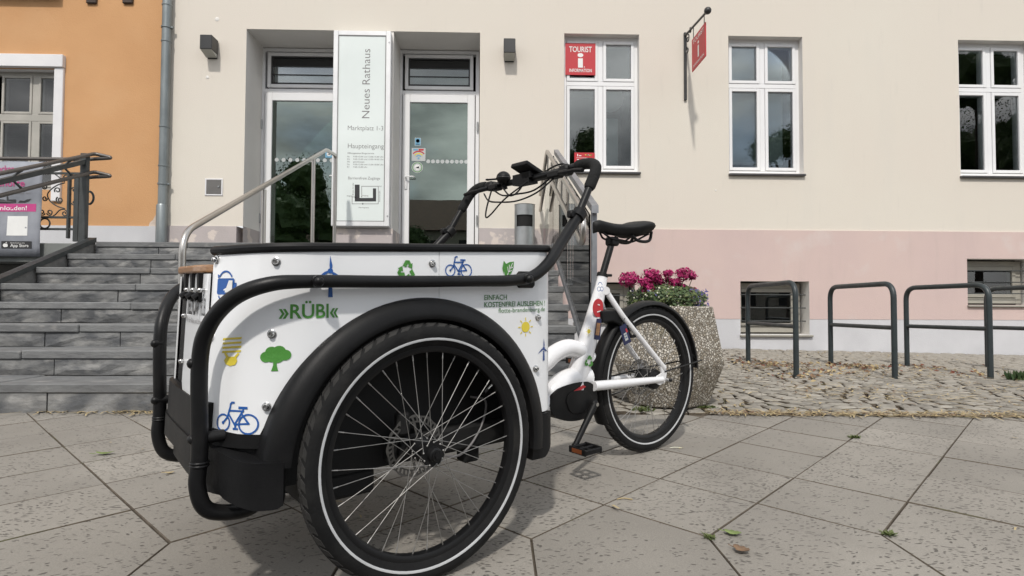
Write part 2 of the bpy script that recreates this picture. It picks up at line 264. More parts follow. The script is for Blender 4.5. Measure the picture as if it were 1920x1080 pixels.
# ------------------------------------------------------------------ mesh builder
class MB:
    def __init__(s): s.v = []; s.f = []; s.m = []; s.mats = []
    def mi(s, m):
        if m not in s.mats: s.mats.append(m)
        return s.mats.index(m)
    def add(s, vs_, fs, m):
        k = len(s.v); i = s.mi(m); s.v += [Vector(p) for p in vs_]
        for f in fs: s.f.append(tuple(j + k for j in f)); s.m.append(i)
        return s
    def box(s, lo, hi, m, X=None):
        x0, y0, z0 = lo; x1, y1, z1 = hi
        p = [(x0, y0, z0), (x1, y0, z0), (x1, y1, z0), (x0, y1, z0), (x0, y0, z1), (x1, y0, z1), (x1, y1, z1), (x0, y1, z1)]
        if X: p = [X @ Vector(q) for q in p]
        return s.add(p, [(0, 3, 2, 1), (4, 5, 6, 7), (0, 1, 5, 4), (1, 2, 6, 5), (2, 3, 7, 6), (3, 0, 4, 7)], m)
    def bbox(s, lo, hi, m, bev=.004):
        """bevelled box (chamfered edges)"""
        bm = bmesh.new(); bmesh.ops.create_cube(bm, size=1)
        lo = Vector(lo); hi = Vector(hi); d = hi - lo; c = (hi + lo) / 2
        for v in bm.verts: v.co = Vector((v.co.x * d.x, v.co.y * d.y, v.co.z * d.z)) + c
        bmesh.ops.bevel(bm, geom=list(bm.edges), offset=min(bev, min(d) * .45), segments=1, affect='EDGES')
        s.from_bm(bm, m); return s
    def from_bm(s, bm, m):
        bm.verts.index_update()
        s.add([v.co.copy() for v in bm.verts], [tuple(v.index for v in f.verts) for f in bm.faces], m); bm.free(); return s
    def quad(s, a, b, c, d, m): return s.add([a, b, c, d], [(0, 1, 2, 3)], m)
    def tube(s, path, r, m, seg=10, cap=True, closed=False):
        P = [Vector(p) for p in path]; n = len(P)
        rr = r if isinstance(r, (list, tuple)) else [r] * n
        vs_ = []; prev = None
        for i in range(n):
            if closed: t = (P[(i + 1) % n] - P[i - 1])
            else: t = (P[min(i + 1, n - 1)] - P[max(i - 1, 0)])
            t.normalize()
            if prev is None:
                a = t.orthogonal().normalized()
            else:
                a = (prev - t * prev.dot(t)); a = a.normalized() if a.length > 1e-6 else t.orthogonal().normalized()
            prev = a; b = t.cross(a)
            for k in range(seg):
                an = 2 * math.pi * k / seg; vs_.append(P[i] + (a * math.cos(an) + b * math.sin(an)) * rr[i])
        fs = []
        for i in range(n if closed else n - 1):
            j = (i + 1) % n
            for k in range(seg):
                k2 = (k + 1) % seg; fs.append((i * seg + k, i * seg + k2, j * seg + k2, j * seg + k))
        if cap and not closed:
            fs.append(tuple(range(seg - 1, -1, -1))); fs.append(tuple((n - 1) * seg + k for k in range(seg)))
        return s.add(vs_, fs, m)
    def cyl(s, p, q, r, m, seg=14): return s.tube([p, q], r, m, seg)
    def lathe(s, prof, c, axis, m, seg=32, ang0=0., ang1=2 * math.pi, ref=None):
        """prof: (radius, height along axis)"""
        axis = Vector(axis).normalized(); a = Vector(ref).normalized() if ref else axis.orthogonal().normalized(); b = axis.cross(a); c = Vector(c)
        full = abs(ang1 - ang0 - 2 * math.pi) < 1e-6; ns_ = seg if full else seg + 1
        vs_ = []; k = len(prof)
        for i in range(ns_):
            an = ang0 + (ang1 - ang0) * i / seg
            d = a * math.cos(an) + b * math.sin(an)
            for (r, h) in prof: vs_.append(c + d * r + axis * h)
        fs = []
        for i in range(seg):
            j = (i + 1) % ns_
            for q in range(k - 1): fs.append((i * k + q, j * k + q, j * k + q + 1, i * k + q + 1))
        return s.add(vs_, fs, m)
    def ball(s, c, r, m, seg=14, rings=8, sc=(1, 1, 1)):
        prof = [(math.sin(math.pi * i / rings) * 1, -math.cos(math.pi * i / rings)) for i in range(rings + 1)]
        k = len(s.v); s.lathe(prof, (0, 0, 0), (0, 0, 1), m, seg)
        for i in range(k, len(s.v)):
            v = s.v[i]; s.v[i] = Vector((v.x * sc[0], v.y * sc[1], v.z * sc[2])) * r + Vector(c)
        return s
    def prism(s, poly, ext, m, hole=None):
        """poly: list of 3-D points of one plane; ext: thickness vector"""
        n = len(poly); P = [Vector(p) for p in poly]; e = Vector(ext)
        tri = tessellate_polygon([P]); vs_ = P + [p + e for p in P]
        fs = [tuple(t) for t in tri] + [tuple(i + n for i in reversed(t)) for t in tri]
        for i in range(n): fs.append((i, (i + 1) % n, (i + 1) % n + n, i + n))
        return s.add(vs_, fs, m)
    def build(s, name, parent=None, smooth=False, angle=40, off=None):
        me = bpy.data.meshes.new(name)
        o_ = off or Vector((0, 0, 0))
        me.from_pydata([tuple(p - o_) for p in s.v], [], s.f)
        for m in s.mats: me.materials.append(m)
        me.polygons.foreach_set("material_index", s.m)
        bm = bmesh.new(); bm.from_mesh(me); bmesh.ops.recalc_face_normals(bm, faces=bm.faces); bm.to_mesh(me); bm.free()
        if smooth: me.polygons.foreach_set("use_smooth", [True] * len(me.polygons)); me.set_sharp_from_angle(angle=R(angle))
        me.update()
        o = bpy.data.objects.new(name, me); col.objects.link(o); o.location = o_ if parent is None else (0, 0, 0)
        if parent is not None: o.parent = parent; o.location = o_
        return o
def inst(name, me, parent, loc=(0, 0, 0), rot=(0, 0, 0), scale=(1, 1, 1)):
    o = bpy.data.objects.new(name, me); col.objects.link(o); o.parent = parent; o.location = loc; o.rotation_euler = rot; o.scale = scale; return o
def tag(o, label=None, cat=None, group=None, kind=None):
    if label: o["label"] = label
    if cat: o["category"] = cat
    if group: o["group"] = group
    if kind: o["kind"] = kind
    return o
def thing(name, label, cat, loc=(0, 0, 0), group=None):
    o = bpy.data.objects.new(name, None); o.empty_display_size = .2; col.objects.link(o); o.location = loc
    return tag(o, label, cat, group)
def copy_tree(o, parent=None):
    c = o.copy(); col.objects.link(c)
    if parent is not None: c.parent = parent
    for ch in list(o.children): copy_tree(ch, c)
    return c
class At:
    """builder whose children are given in world metres but stored relative to the thing's base"""
    def __init__(s, root): s.r = root; s.o = Vector(root.location)
    def put(s, mb, name, smooth=False, parent=None, angle=40):
        for i in range(len(mb.v)): mb.v[i] = mb.v[i] - s.o
        return mb.build(name, parent or s.r, smooth, angle)
def arc(c, r, a0, a1, n, fx, fy):
    return [Vector(c) + Vector(fx) * (r * math.cos(a0 + (a1 - a0) * i / n)) + Vector(fy) * (r * math.sin(a0 + (a1 - a0) * i / n)) for i in range(n + 1)]
def rounded(path, rad, n=6):
    """polyline with its inner corners rounded"""
    P = [Vector(p) for p in path]; out = [P[0]]
    for i in range(1, len(P) - 1):
        r_ = rad[i - 1] if isinstance(rad, (list, tuple)) else rad
        d0 = P[i - 1] - P[i]; d1 = P[i + 1] - P[i]; k = min(r_, d0.length * .49, d1.length * .49)
        a = P[i] + d0.normalized() * k; b = P[i] + d1.normalized() * k
        for j in range(n + 1):
            t = j / n; out.append(a * (1 - t) ** 2 + P[i] * 2 * t * (1 - t) + b * t * t)
    return out + [P[-1]]
def spline(P, n=6):
    P = [Vector(p) for p in P]; out = []
    Q = [P[0] * 2 - P[1]] + P + [P[-1] * 2 - P[-2]]
    for i in range(1, len(Q) - 2):
        for j in range(n):
            t = j / n; a, b, c, d = Q[i - 1:i + 3]
            out.append(.5 * ((2 * b) + (c - a) * t + (2 * a - 5 * b + 4 * c - d) * t * t + (3 * b - a - 3 * c + d) * t ** 3))
    return out + [P[-1]]

# text as flat polygons --------------------------------------------------
def text_tris(s, size, align='LEFT', sx=1.0, shear=0., off=0.):
    cu = bpy.data.curves.new("lettering", 'FONT'); cu.body = s; cu.size = size; cu.align_x = align; cu.resolution_u = 3; cu.shear = shear; cu.offset = off * size
    o = bpy.data.objects.new("lettering", cu); col.objects.link(o)
    me = bpy.data.meshes.new_from_object(o.evaluated_get(bpy.context.evaluated_depsgraph_get()))
    V = [(v.co.x * sx, v.co.y) for v in me.vertices]; Fc = [tuple(p.vertices) for p in me.polygons]
    bpy.data.objects.remove(o); bpy.data.curves.remove(cu); bpy.data.meshes.remove(me)
    return V, Fc
class Decal:
    """flat print: 2-D shapes mapped onto a surface by fn(x, y) -> point"""
    def __init__(s, fn): s.fn = fn; s.mb = MB()
    def tris(s, V, Fc, m): s.mb.add([s.fn(x, y) for x, y in V], Fc, m); return s
    def poly(s, P, m):
        P3 = [Vector((x, y, 0)) for x, y in P]; s.tris(P, [tuple(t) for t in tessellate_polygon([P3])], m); return s
    def circ(s, x, y, r, m, n=20, sy=1.): return s.poly([(x + r * math.cos(2 * math.pi * i / n), y + r * sy * math.sin(2 * math.pi * i / n)) for i in range(n)], m)
    def ring(s, x, y, r, w, m, n=24, a0=0., a1=2 * math.pi):
        V = []; Fc = []
        for i in range(n + 1):
            a = a0 + (a1 - a0) * i / n
            V += [(x + (r - w / 2) * math.cos(a), y + (r - w / 2) * math.sin(a)), (x + (r + w / 2) * math.cos(a), y + (r + w / 2) * math.sin(a))]
        for i in range(n): Fc.append((2 * i, 2 * i + 1, 2 * i + 3, 2 * i + 2))
        return s.tris(V, Fc, m)
    def line(s, P, w, m):
        for (x0, y0), (x1, y1) in zip(P, P[1:]):
            d = math.hypot(x1 - x0, y1 - y0) or 1; nx, ny = -(y1 - y0) / d * w / 2, (x1 - x0) / d * w / 2; ex, ey = (x1 - x0) / d * w * .35, (y1 - y0) / d * w * .35
            s.tris([(x0 + nx - ex, y0 + ny - ey), (x0 - nx - ex, y0 - ny - ey), (x1 - nx + ex, y1 - ny + ey), (x1 + nx + ex, y1 + ny + ey)], [(0, 1, 2, 3)], m)
        return s
    def rect(s, x0, y0, x1, y1, m): return s.tris([(x0, y0), (x1, y0), (x1, y1), (x0, y1)], [(0, 1, 2, 3)], m)
    def text(s, t, x, y, size, m, align='LEFT', sx=1., rot=0., off=0.):
        V, Fc = text_tris(t, size, align, sx, 0., off); c, q = math.cos(rot), math.sin(rot)
        return s.tris([(x + vx * c - vy * q, y + vx * q + vy * c) for vx, vy in V], Fc, m)
def wallfn(Y): return lambda x, y: Vector((x, Y, y))
# ================================================================== GROUND
WY = 7.70
mb = MB()
mb.quad((-150, -200, -.06), (150, -200, -.06), (150, 1.30, -.06), (-150, 1.30, -.06), M['asphalt'])
mb.quad((-150, 1.30, -.06), (150, 1.30, -.06), (150, 200, -.06), (-150, 200, -.06), M['asphalt'])
g = tag(mb.build('ground'), kind='structure')

# paving bed with slabs (diagonal grid, mitre row towards the street)
mb = MB()
def bedz(x, y): return ground_z(x, y) - .012
mb.quad((-9, 1.30, bedz(-9, 1.3)), (9, 1.30, bedz(9, 1.3)), (9, 3.58, bedz(9, 3.58)), (-9, 3.58, bedz(-9, 3.58)), M['joint']); mb.quad((-9, 3.58, bedz(-9, 3.58)), (.7, 3.58, bedz(.7, 3.58)), (.7, 3.80, bedz(.7, 3.8)), (-9, 3.80, bedz(-9, 3.8)), M['joint'])
pav = tag(mb.build('pavement'), kind='structure')
Q2 = math.sqrt(.5); MOD = .3845
def uv2xy(u, v): return ((u + v) * Q2, (u - v) * Q2)
U0, V0 = (.11 + 1.845) * Q2, (.11 - 1.845) * Q2
def clip(poly, a, b, c):     # keep a x + b y <= c
    out = []
    for (p, q) in zip(poly, poly[1:] + poly[:1]):
        fp = a * p[0] + b * p[1] - c; fq = a * q[0] + b * q[1] - c
        if fp <= 0: out.append(p)
        if fp * fq < 0: t = fp / (fp - fq); out.append((p[0] + (q[0] - p[0]) * t, p[1] + (q[1] - p[1]) * t))
    return out
def shrink(poly, d):
    n = len(poly); out = []
    ar = sum(poly[i][0] * poly[(i + 1) % n][1] - poly[(i + 1) % n][0] * poly[i][1] for i in range(n))
    if ar < 0: poly = poly[::-1]
    for i in range(n):
        p0 = Vector(poly[i - 1]); p = Vector(poly[i]); p1 = Vector(poly[(i + 1) % n])
        a = (p - p0).normalized(); b = (p1 - p).normalized(); na = Vector((-a.y, a.x)); nb = Vector((-b.y, b.x))
        k = na + nb; den = max(.35, 1 + na.dot(nb)); out.append(tuple(p + k * (d / den)))
    return out
def area(poly): return abs(sum(poly[i][0] * poly[(i + 1) % len(poly)][1] - poly[(i + 1) % len(poly)][0] * poly[i][1] for i in range(len(poly)))) / 2
slabs = []
for i in range(-22, 26):
    jit = 0.
    for j in range(-22, 26):
        u = U0 + i * MOD; v = V0 + j * MOD
        P = [(u + a * MOD, v + b * MOD + jit) for a, b in ((0, 0), (1, 0), (1, 1), (0, 1))]
        P = [uv2xy(*p) for p in P]
        cy = sum(p[1] for p in P) / 4; cx = sum(p[0] for p in P) / 4
        if not (-5.6 < cx < 6.2 and cy < 4.4): continue
        slabs.append(P)
def keep(P):
    q = clip(P, .062, 1, 3.53 + .062 * 1.3 - .004) if sum(p[0] for p in P) / len(P) > .2 else clip(P, 0, 1, 3.70)
    if min(p[1] for p in P) < 1.80: return []
    return q
done = []
for P in slabs:
    q = keep(P)
    if len(q) >= 3 and area(q) > .012: done.append(q)
# mitre row: straight joints down to the kerb line
W5 = MOD / Q2
for k in range(-10, 11):
    x0 = .11 + k * W5
    done.append([(x0, 1.42), (x0 + W5, 1.42), (x0 + W5, 1.845), (x0 + W5 / 2, 1.845 + W5 / 2), (x0, 1.845)])
for n_, q in enumerate(done):
    cx = sum(p[0] for p in q) / len(q); cy = sum(p[1] for p in q) / len(q)
    q = shrink(q, .0024 + random.uniform(-.0012, .0012)); q2 = shrink(q, .002)
    tl_ = [random.uniform(-.0012, .0012) for _ in range(3)]
    def zz(p, dz): return ground_z(*p) + dz + tl_[0] + tl_[1] * (p[0] - cx) * 2 + tl_[2] * (p[1] - cy) * 2
    n = len(q); c3 = Vector((cx, cy, ground_z(cx, cy)))
    vs_ = [(p[0], p[1], zz(p, -.045)) for p in q] + [(p[0], p[1], zz(p, -.004)) for p in q] + [(p[0], p[1], zz(p, 0)) for p in q2]
    fs = [(a, (a + 1) % n, (a + 1) % n + n, a + n) for a in range(n)] + [(a + n, (a + 1) % n + n, (a + 1) % n + 2 * n, a + 2 * n) for a in range(n)] + [tuple(range(2 * n, 3 * n))]
    mb = MB(); mb.add(vs_, fs[2 * n:], M['slab']); mb.f += [tuple(f) for f in fs[:2 * n]]; mb.m += [mb.mi(M['joint'])] * (2 * n); mb.build('paving_slab', pav, off=c3)

# cobbles -----------------------------------------------------------
mb = MB(); nx, ny = 16, 12
gv = []; gf = []
for i in range(nx + 1):
    for j in range(ny + 1):
        x = .62 + 8.2 * i / nx; y0 = EDGE_Y(x); y = y0 + (8.0 - y0) * j / ny; gv.append((x, y, cobble_z(x, y) - .030))
for i in range(nx):
    for j in range(ny): k = i * (ny + 1) + j; gf.append((k, k + ny + 1, k + ny + 2, k + 1))
mb.add(gv, gf, M['joint']); cob = tag(mb.build('cobbled_pavement'), kind='structure')
def stone_mesh(w, d, seed):
    rnd = random.Random(seed); b = .014
    def ring(s, z): return [(sx * (w / 2 - s) + rnd.uniform(-.006, .006), sy * (d / 2 - s) + rnd.uniform(-.005, .005), z) for sx, sy in ((-1, -1), (1, -1), (1, 1), (-1, 1))]
    v = ring(0, -.05) + ring(0, -.007) + ring(b * .8, 0 + rnd.uniform(-.001, .001)) + [(0, 0, .0015)]
    f = [(a, (a + 1) % 4, (a + 1) % 4 + 4, a + 4) for a in range(4)] + [(a + 4, (a + 1) % 4 + 4, (a + 1) % 4 + 8, a + 8) for a in range(4)] + [(a + 8, (a + 1) % 4 + 8, 12) for a in range(4)]
    return v, f
var = [stone_mesh(random.uniform(.095, .12), random.uniform(.082, .098), i) for i in range(14)]
meshes = []
for v, f in var:
    me = bpy.data.meshes.new('cobblestone'); me.from_pydata(v, [], f); me.materials.append(M['cobble']); me.materials.append(M['joint']); me.polygons.foreach_set('material_index', [1] * 4 + [0] * 8); me.update(); meshes.append(me)
spots = []
for r_ in range(60):
    x = .66 + random.uniform(0, .1)
    while x < 7.6:
        k = random.randrange(14); w = max(abs(p[0]) for p in var[k][0]) * 2
        xc = x + w / 2
        y = 3.02 + r_ * .108 + .11 * math.cos(2 * math.pi * xc / 1.15)
        sl = -.11 * math.sin(2 * math.pi * xc / 1.15) * 2 * math.pi / 1.15
        x += (w + .017) * math.cos(math.atan(sl)) if abs(sl) < 2 else w
        if EDGE_Y(xc) + .055 < y < 7.66: spots.append((xc, y, math.atan(sl) * .75 + random.uniform(-.06, .06), k))
def seen(s):
    c = Vector((s[0], s[1], cobble_z(s[0], s[1]))) - CAM; d = c.dot(FW); px = 960 + F_PX * c.dot(RT) / d
    return px < 1930 and px > 1290
spots.sort(key=lambda s: (not seen(s), s[1]))
rest = MB()
for i, (x, y, a, k) in enumerate(spots):
    z = cobble_z(x, y) + random.uniform(-.002, .002); tx, ty = random.uniform(-.018, .018), random.uniform(-.02, .02)
    if i < 295: inst('cobblestone', meshes[k], cob, (x, y, z), (tx, ty, a))
    else:
        X = Matrix.Translation((x, y, z)) @ Matrix.Rotation(a, 4, 'Z') @ Matrix.Rotation(tx, 4, 'X') @ Matrix.Rotation(ty, 4, 'Y')
        vv = [X @ Vector(p) for p in var[k][0]]; rest.add(vv, var[k][1][4:], M['cobble']); rest.f += [tuple(q + len(rest.v) - 13 for q in f) for f in var[k][1][:4]]; rest.m += [rest.mi(M['joint'])] * 4
o = rest.build('far_cobblestones', cob); o["kind"] = "stuff"

# ================================================================== TOWN HALL
hall = thing('town_hall', 'cream rendered town hall front with pink dado and white windows behind the trike', 'building', (1.0, WY, .25))
H = At(hall)
LZ = 1.465                                      # landing level
REC = (-3.248, -.232, LZ - .3, 4.362)
WINS = [(.87, 1.857, 2.548, 4.372), (3.041, 4.03, 2.545, 4.375), (6.133, 7.12, 2.545, 4.37)]
BASE = [(3.168, 4.076, .44, 1.133), (6.182, 7.09, .838, 1.445), (1.0, 1.79, .60, 1.11)]
def wall(mb, x0, x1, z0, z1, Y, holes, m, mr, depth, edge=None):
    xs = sorted({x0, x1, *[h[0] for h in holes if x0 < h[0] < x1], *[h[1] for h in holes if x0 < h[1] < x1]})
    zs = sorted({z0, z1, *[h[2] for h in holes if z0 < h[2] < z1], *[h[3] for h in holes if z0 < h[3] < z1]})
    for a, b in zip(xs, xs[1:]):
        for c, d in zip(zs, zs[1:]):
            mx_, mz = (a + b) / 2, (c + d) / 2
            if any(h[0] < mx_ < h[1] and h[2] < mz < h[3] for h in holes): continue
            mb.quad((a, Y, c), (b, Y, c), (b, Y, d), (a, Y, d), m)
    for h in holes:
        za, zb = max(h[2], z0), min(h[3], z1)
        if zb <= za: continue
        mb.quad((h[0], Y, za), (h[0], Y + depth, za), (h[0], Y + depth, zb), (h[0], Y, zb), mr)
        mb.quad((h[1], Y, za), (h[1], Y + depth, za), (h[1], Y + depth, zb), (h[1], Y, zb), mr)
        if zb == h[3]: mb.quad((h[0], Y, zb), (h[1], Y, zb), (h[1], Y + depth, zb), (h[0], Y + depth, zb), mr)
        if za == h[2]: mb.quad((h[0], Y, za), (h[1], Y, za), (h[1], Y + depth, za), (h[0], Y + depth, za), mr)
PX = -4.235                                     # boundary to the orange house
mb = MB(); wall(mb, PX, 12, 1.80, 8.2, WY, WINS, M['cream'], M['reveal'], .30) if False else None
wall(mb, PX, REC[0], 1.80, 8.2, WY, [], M['cream'], M['reveal'], .3)
wall(mb, REC[0], REC[1], REC[3], 8.2, WY, [], M['cream'], M['reveal'], .3)
wall(mb, REC[1], 12, 1.80, 8.2, WY, WINS, M['cream'], M['reveal'], .3)
mb.quad((PX, WY, 8.2), (12, WY, 8.2), (12, WY + 6, 8.2), (PX, WY + 6, 8.2), M['zinc'])
mb.quad((12, WY, 0), (12, WY + 6, 0), (12, WY + 6, 8.2), (12, WY, 8.2), M['cream'])
# recess cheeks and soffit
D0 = 8.25
mb.quad((REC[0], WY, 1.8), (REC[0], D0 + .05, 1.8), (REC[0], D0 + .05, REC[3]), (REC[0], WY, REC[3]), M['reveal'])
mb.quad((REC[1], WY, 1.8), (REC[1], D0 + .05, 1.8), (REC[1], D0 + .05, REC[3]), (REC[1], WY, REC[3]), M['reveal'])
mb.quad((REC[0], WY, REC[3]), (REC[1], WY, REC[3]), (REC[1], D0 + .05, REC[3]), (REC[0], D0 + .05, REC[3]), M['reveal'])
H.put(mb, 'wall')
# pink dado and grey plinth (right of the stairs), worn dado at landing level
DY = WY - .018
mb = MB(); wall(mb, .60, 12, .64, 1.80, DY, BASE, M['pink'], M['reveal'], .30)
mb.quad((.60, DY, 1.80), (12, DY, 1.80), (12, WY + .01, 1.80), (.60, WY + .01, 1.80), M['pink'])
H.put(mb, 'dado')
mb = MB(); wall(mb, .60, 12, -.1, .64, DY + .004, BASE, M['grey_base'], M['reveal'], .30); H.put(mb, 'plinth')
mb = MB()
for a, b in ((PX, REC[0] - .075), (REC[1], .60)):
    mb = MB(); mb.box((a, DY, LZ - .05), (b, WY + .2, 1.797), M['landing_dado']); H.put(mb, 'landing_dado')
mb = MB(); mb.quad((REC[0], WY, LZ), (REC[0], D0 + .05, LZ), (REC[0], D0 + .05, 1.8), (REC[0], WY, 1.8), M['landing_dado']); H.put(mb, 'landing_dado'); mb = MB()
mb.quad((REC[1], WY, LZ), (REC[1], D0 + .05, LZ), (REC[1], D0 + .05, 1.8), (REC[1], WY, 1.8), M['landing_dado'])
H.put(mb, 'landing_dado')
# pier between the doors
mb = MB(); mb.box((-2.085, WY + .01, 1.79), (-1.355, D0 + .1, REC[3] + .01), M['reveal']); H.put(mb, 'pier')
mb = MB(); mb.bbox((-2.10, WY - .008, LZ - .05), (-1.34, D0 + .1, 1.788), M['landing_dado'], .012); H.put(mb, 'pier_base')
# dark rooms behind the openings
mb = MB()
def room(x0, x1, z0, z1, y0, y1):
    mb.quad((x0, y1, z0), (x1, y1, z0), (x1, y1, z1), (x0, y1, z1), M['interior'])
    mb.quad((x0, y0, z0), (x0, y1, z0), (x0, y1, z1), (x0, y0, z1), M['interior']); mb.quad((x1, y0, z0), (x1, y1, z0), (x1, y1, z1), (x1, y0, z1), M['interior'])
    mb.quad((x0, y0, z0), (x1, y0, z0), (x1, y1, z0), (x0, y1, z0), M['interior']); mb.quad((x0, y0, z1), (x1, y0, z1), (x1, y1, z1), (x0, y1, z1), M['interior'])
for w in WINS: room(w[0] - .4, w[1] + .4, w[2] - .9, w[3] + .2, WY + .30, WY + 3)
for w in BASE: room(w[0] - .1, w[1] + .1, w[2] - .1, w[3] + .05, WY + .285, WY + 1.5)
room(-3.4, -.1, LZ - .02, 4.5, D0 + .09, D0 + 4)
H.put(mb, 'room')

def frame_rect(mb, x0, x1, z0, z1, t, y0, y1, m, bev=.004):
    mb.bbox((x0, y0, z0), (x0 + t, y1, z1), m, bev); mb.bbox((x1 - t, y0, z0), (x1, y1, z1), m, bev)
    mb.bbox((x0 + t - .001, y0 + .0015, z0), (x1 - t + .001, y1, z0 + t), m, bev); mb.bbox((x0 + t - .001, y0 + .0015, z1 - t), (x1 - t + .001, y1, z1), m, bev)
def window(x0, x1, z0, z1, Y, ztr, blind=None, fm=None, gm=None, depth=.11):
    """two over two casement: frame > sashes, panes, blind, sill"""
    fm = fm or M['pvc']; gm = gm or M['glass']
    y0, y1 = Y + depth, Y + depth + .07
    mb = MB(); frame_rect(mb, x0 - .02, x1 + .02, z0, z1 + .01, .062, y0, y1, fm)
    xm = (x0 + x1) / 2
    mb.bbox((x0 + .04, y0 - .006, ztr - .030), (x1 - .04, y1, ztr + .030), fm, .006)
    mb.bbox((xm - .034, y0 - .003, z0 + .05), (xm + .034, y1, ztr - .028), fm, .006); mb.bbox((xm - .034, y0 - .003, ztr + .028), (xm + .034, y1, z1 - .04), fm, .006)
    wpart = H.put(mb, 'window')
    for (a, b, c, d) in ((x0 + .045, xm - .036, z0 + .065, ztr - .034), (xm + .036, x1 - .045, z0 + .065, ztr - .034), (x0 + .045, xm - .036, ztr + .034, z1 - .055), (xm + .036, x1 - .045, ztr + .034, z1 - .055)):
        mb = MB(); frame_rect(mb, a, b, c, d, .040, y0 - .012, y1 - .02, fm); H.put(mb, 'sash', parent=wpart)
        mb = MB(); mb.box((a + .034, y0 + .012, c + .034), (b - .034, y0 + .030, d - .034), gm); H.put(mb, 'pane', parent=wpart)
    mb = MB(); mb.bbox((x0 - .012, Y - .045, z0 - .032), (x1 + .012, Y + depth + .02, z0 - .004), M['zinc_sill'], .006); H.put(mb, 'sill', parent=wpart)
    if blind:
        mb = MB(); zb = blind[0]
        mb.box((x0 + blind[1], y1 + .10, zb), (x1 - blind[2], y1 + .104, z1 + .03), M['blind'])
        mb.bbox((x0 + blind[1], y1 + .095, zb - .035), (x1 - blind[2], y1 + .115, zb), M['white_trim'], .004); H.put(mb, 'blind', parent=wpart)
    return wpart
ztr = lambda y, Y=WY + .1: onY(1430, y, Y).z
window(*WINS[0], WY, 3.745, None)
window(*WINS[1], WY, 3.745, (2.765, .02, .14))
window(*WINS[2], WY, 3.735, (2.765, -.05, .36))
# pale lamp shade and board seen in the first window
mb = MB(); c = onY(1143, 185, WY + .5); mb.ball(c, .19, M['white_trim'], 20, 12, (1, 1, 1)); mb.cyl(c, c + Vector((0, 0, .5)), .006, M['lamp_black'], 6); H.put(mb, 'pendant_lamp', smooth=True)
mb = MB(); p = onY(1131, 222, WY + .45); q = onY(1159, 312, WY + .45); mb.bbox((p.x, WY + .45, q.z - .1), (q.x, WY + .48, p.z), M['blind'], .004); H.put(mb, 'display_board')

# basement windows: single light with bars
for (x0, x1, z0, z1), nb in zip(BASE, (3, 3, 2)):
    mb = MB(); yb = DY + .17; frame_rect(mb, x0 - .05, x1 - .04, z0 + .02, z1 - .02, .075, yb, yb + .07, M['sand_frame'])
    wp = H.put(mb, 'basement_window')
    mb = MB(); frame_rect(mb, x0 + .03, x1 - .12, z0 + .10, z1 - .095, .045, yb - .015, yb + .04, M['sand_frame']); H.put(mb, 'sash', parent=wp)
    mb = MB(); mb.box((x0 + .065, yb + .005, z0 + .135), (x1 - .155, yb + .02, z1 - .13), M['glass']); H.put(mb, 'pane', parent=wp)
    for i in range(nb):
        zz_ = z0 + (z1 - z0) * (i + 1) / (nb + 1)
        mb = MB(); mb.cyl((x0 - .005, DY + .10, zz_), (x1 + .005, DY + .10, zz_), .007, M['iron'], 8); H.put(mb, 'bar', parent=wp)
    mb = MB(); mb.bbox((x0 - .01, DY - .035, z0 - .03), (x1 + .035, DY + .18, z0 - .004), M['sand_frame'], .006); H.put(mb, 'sill', parent=wp)

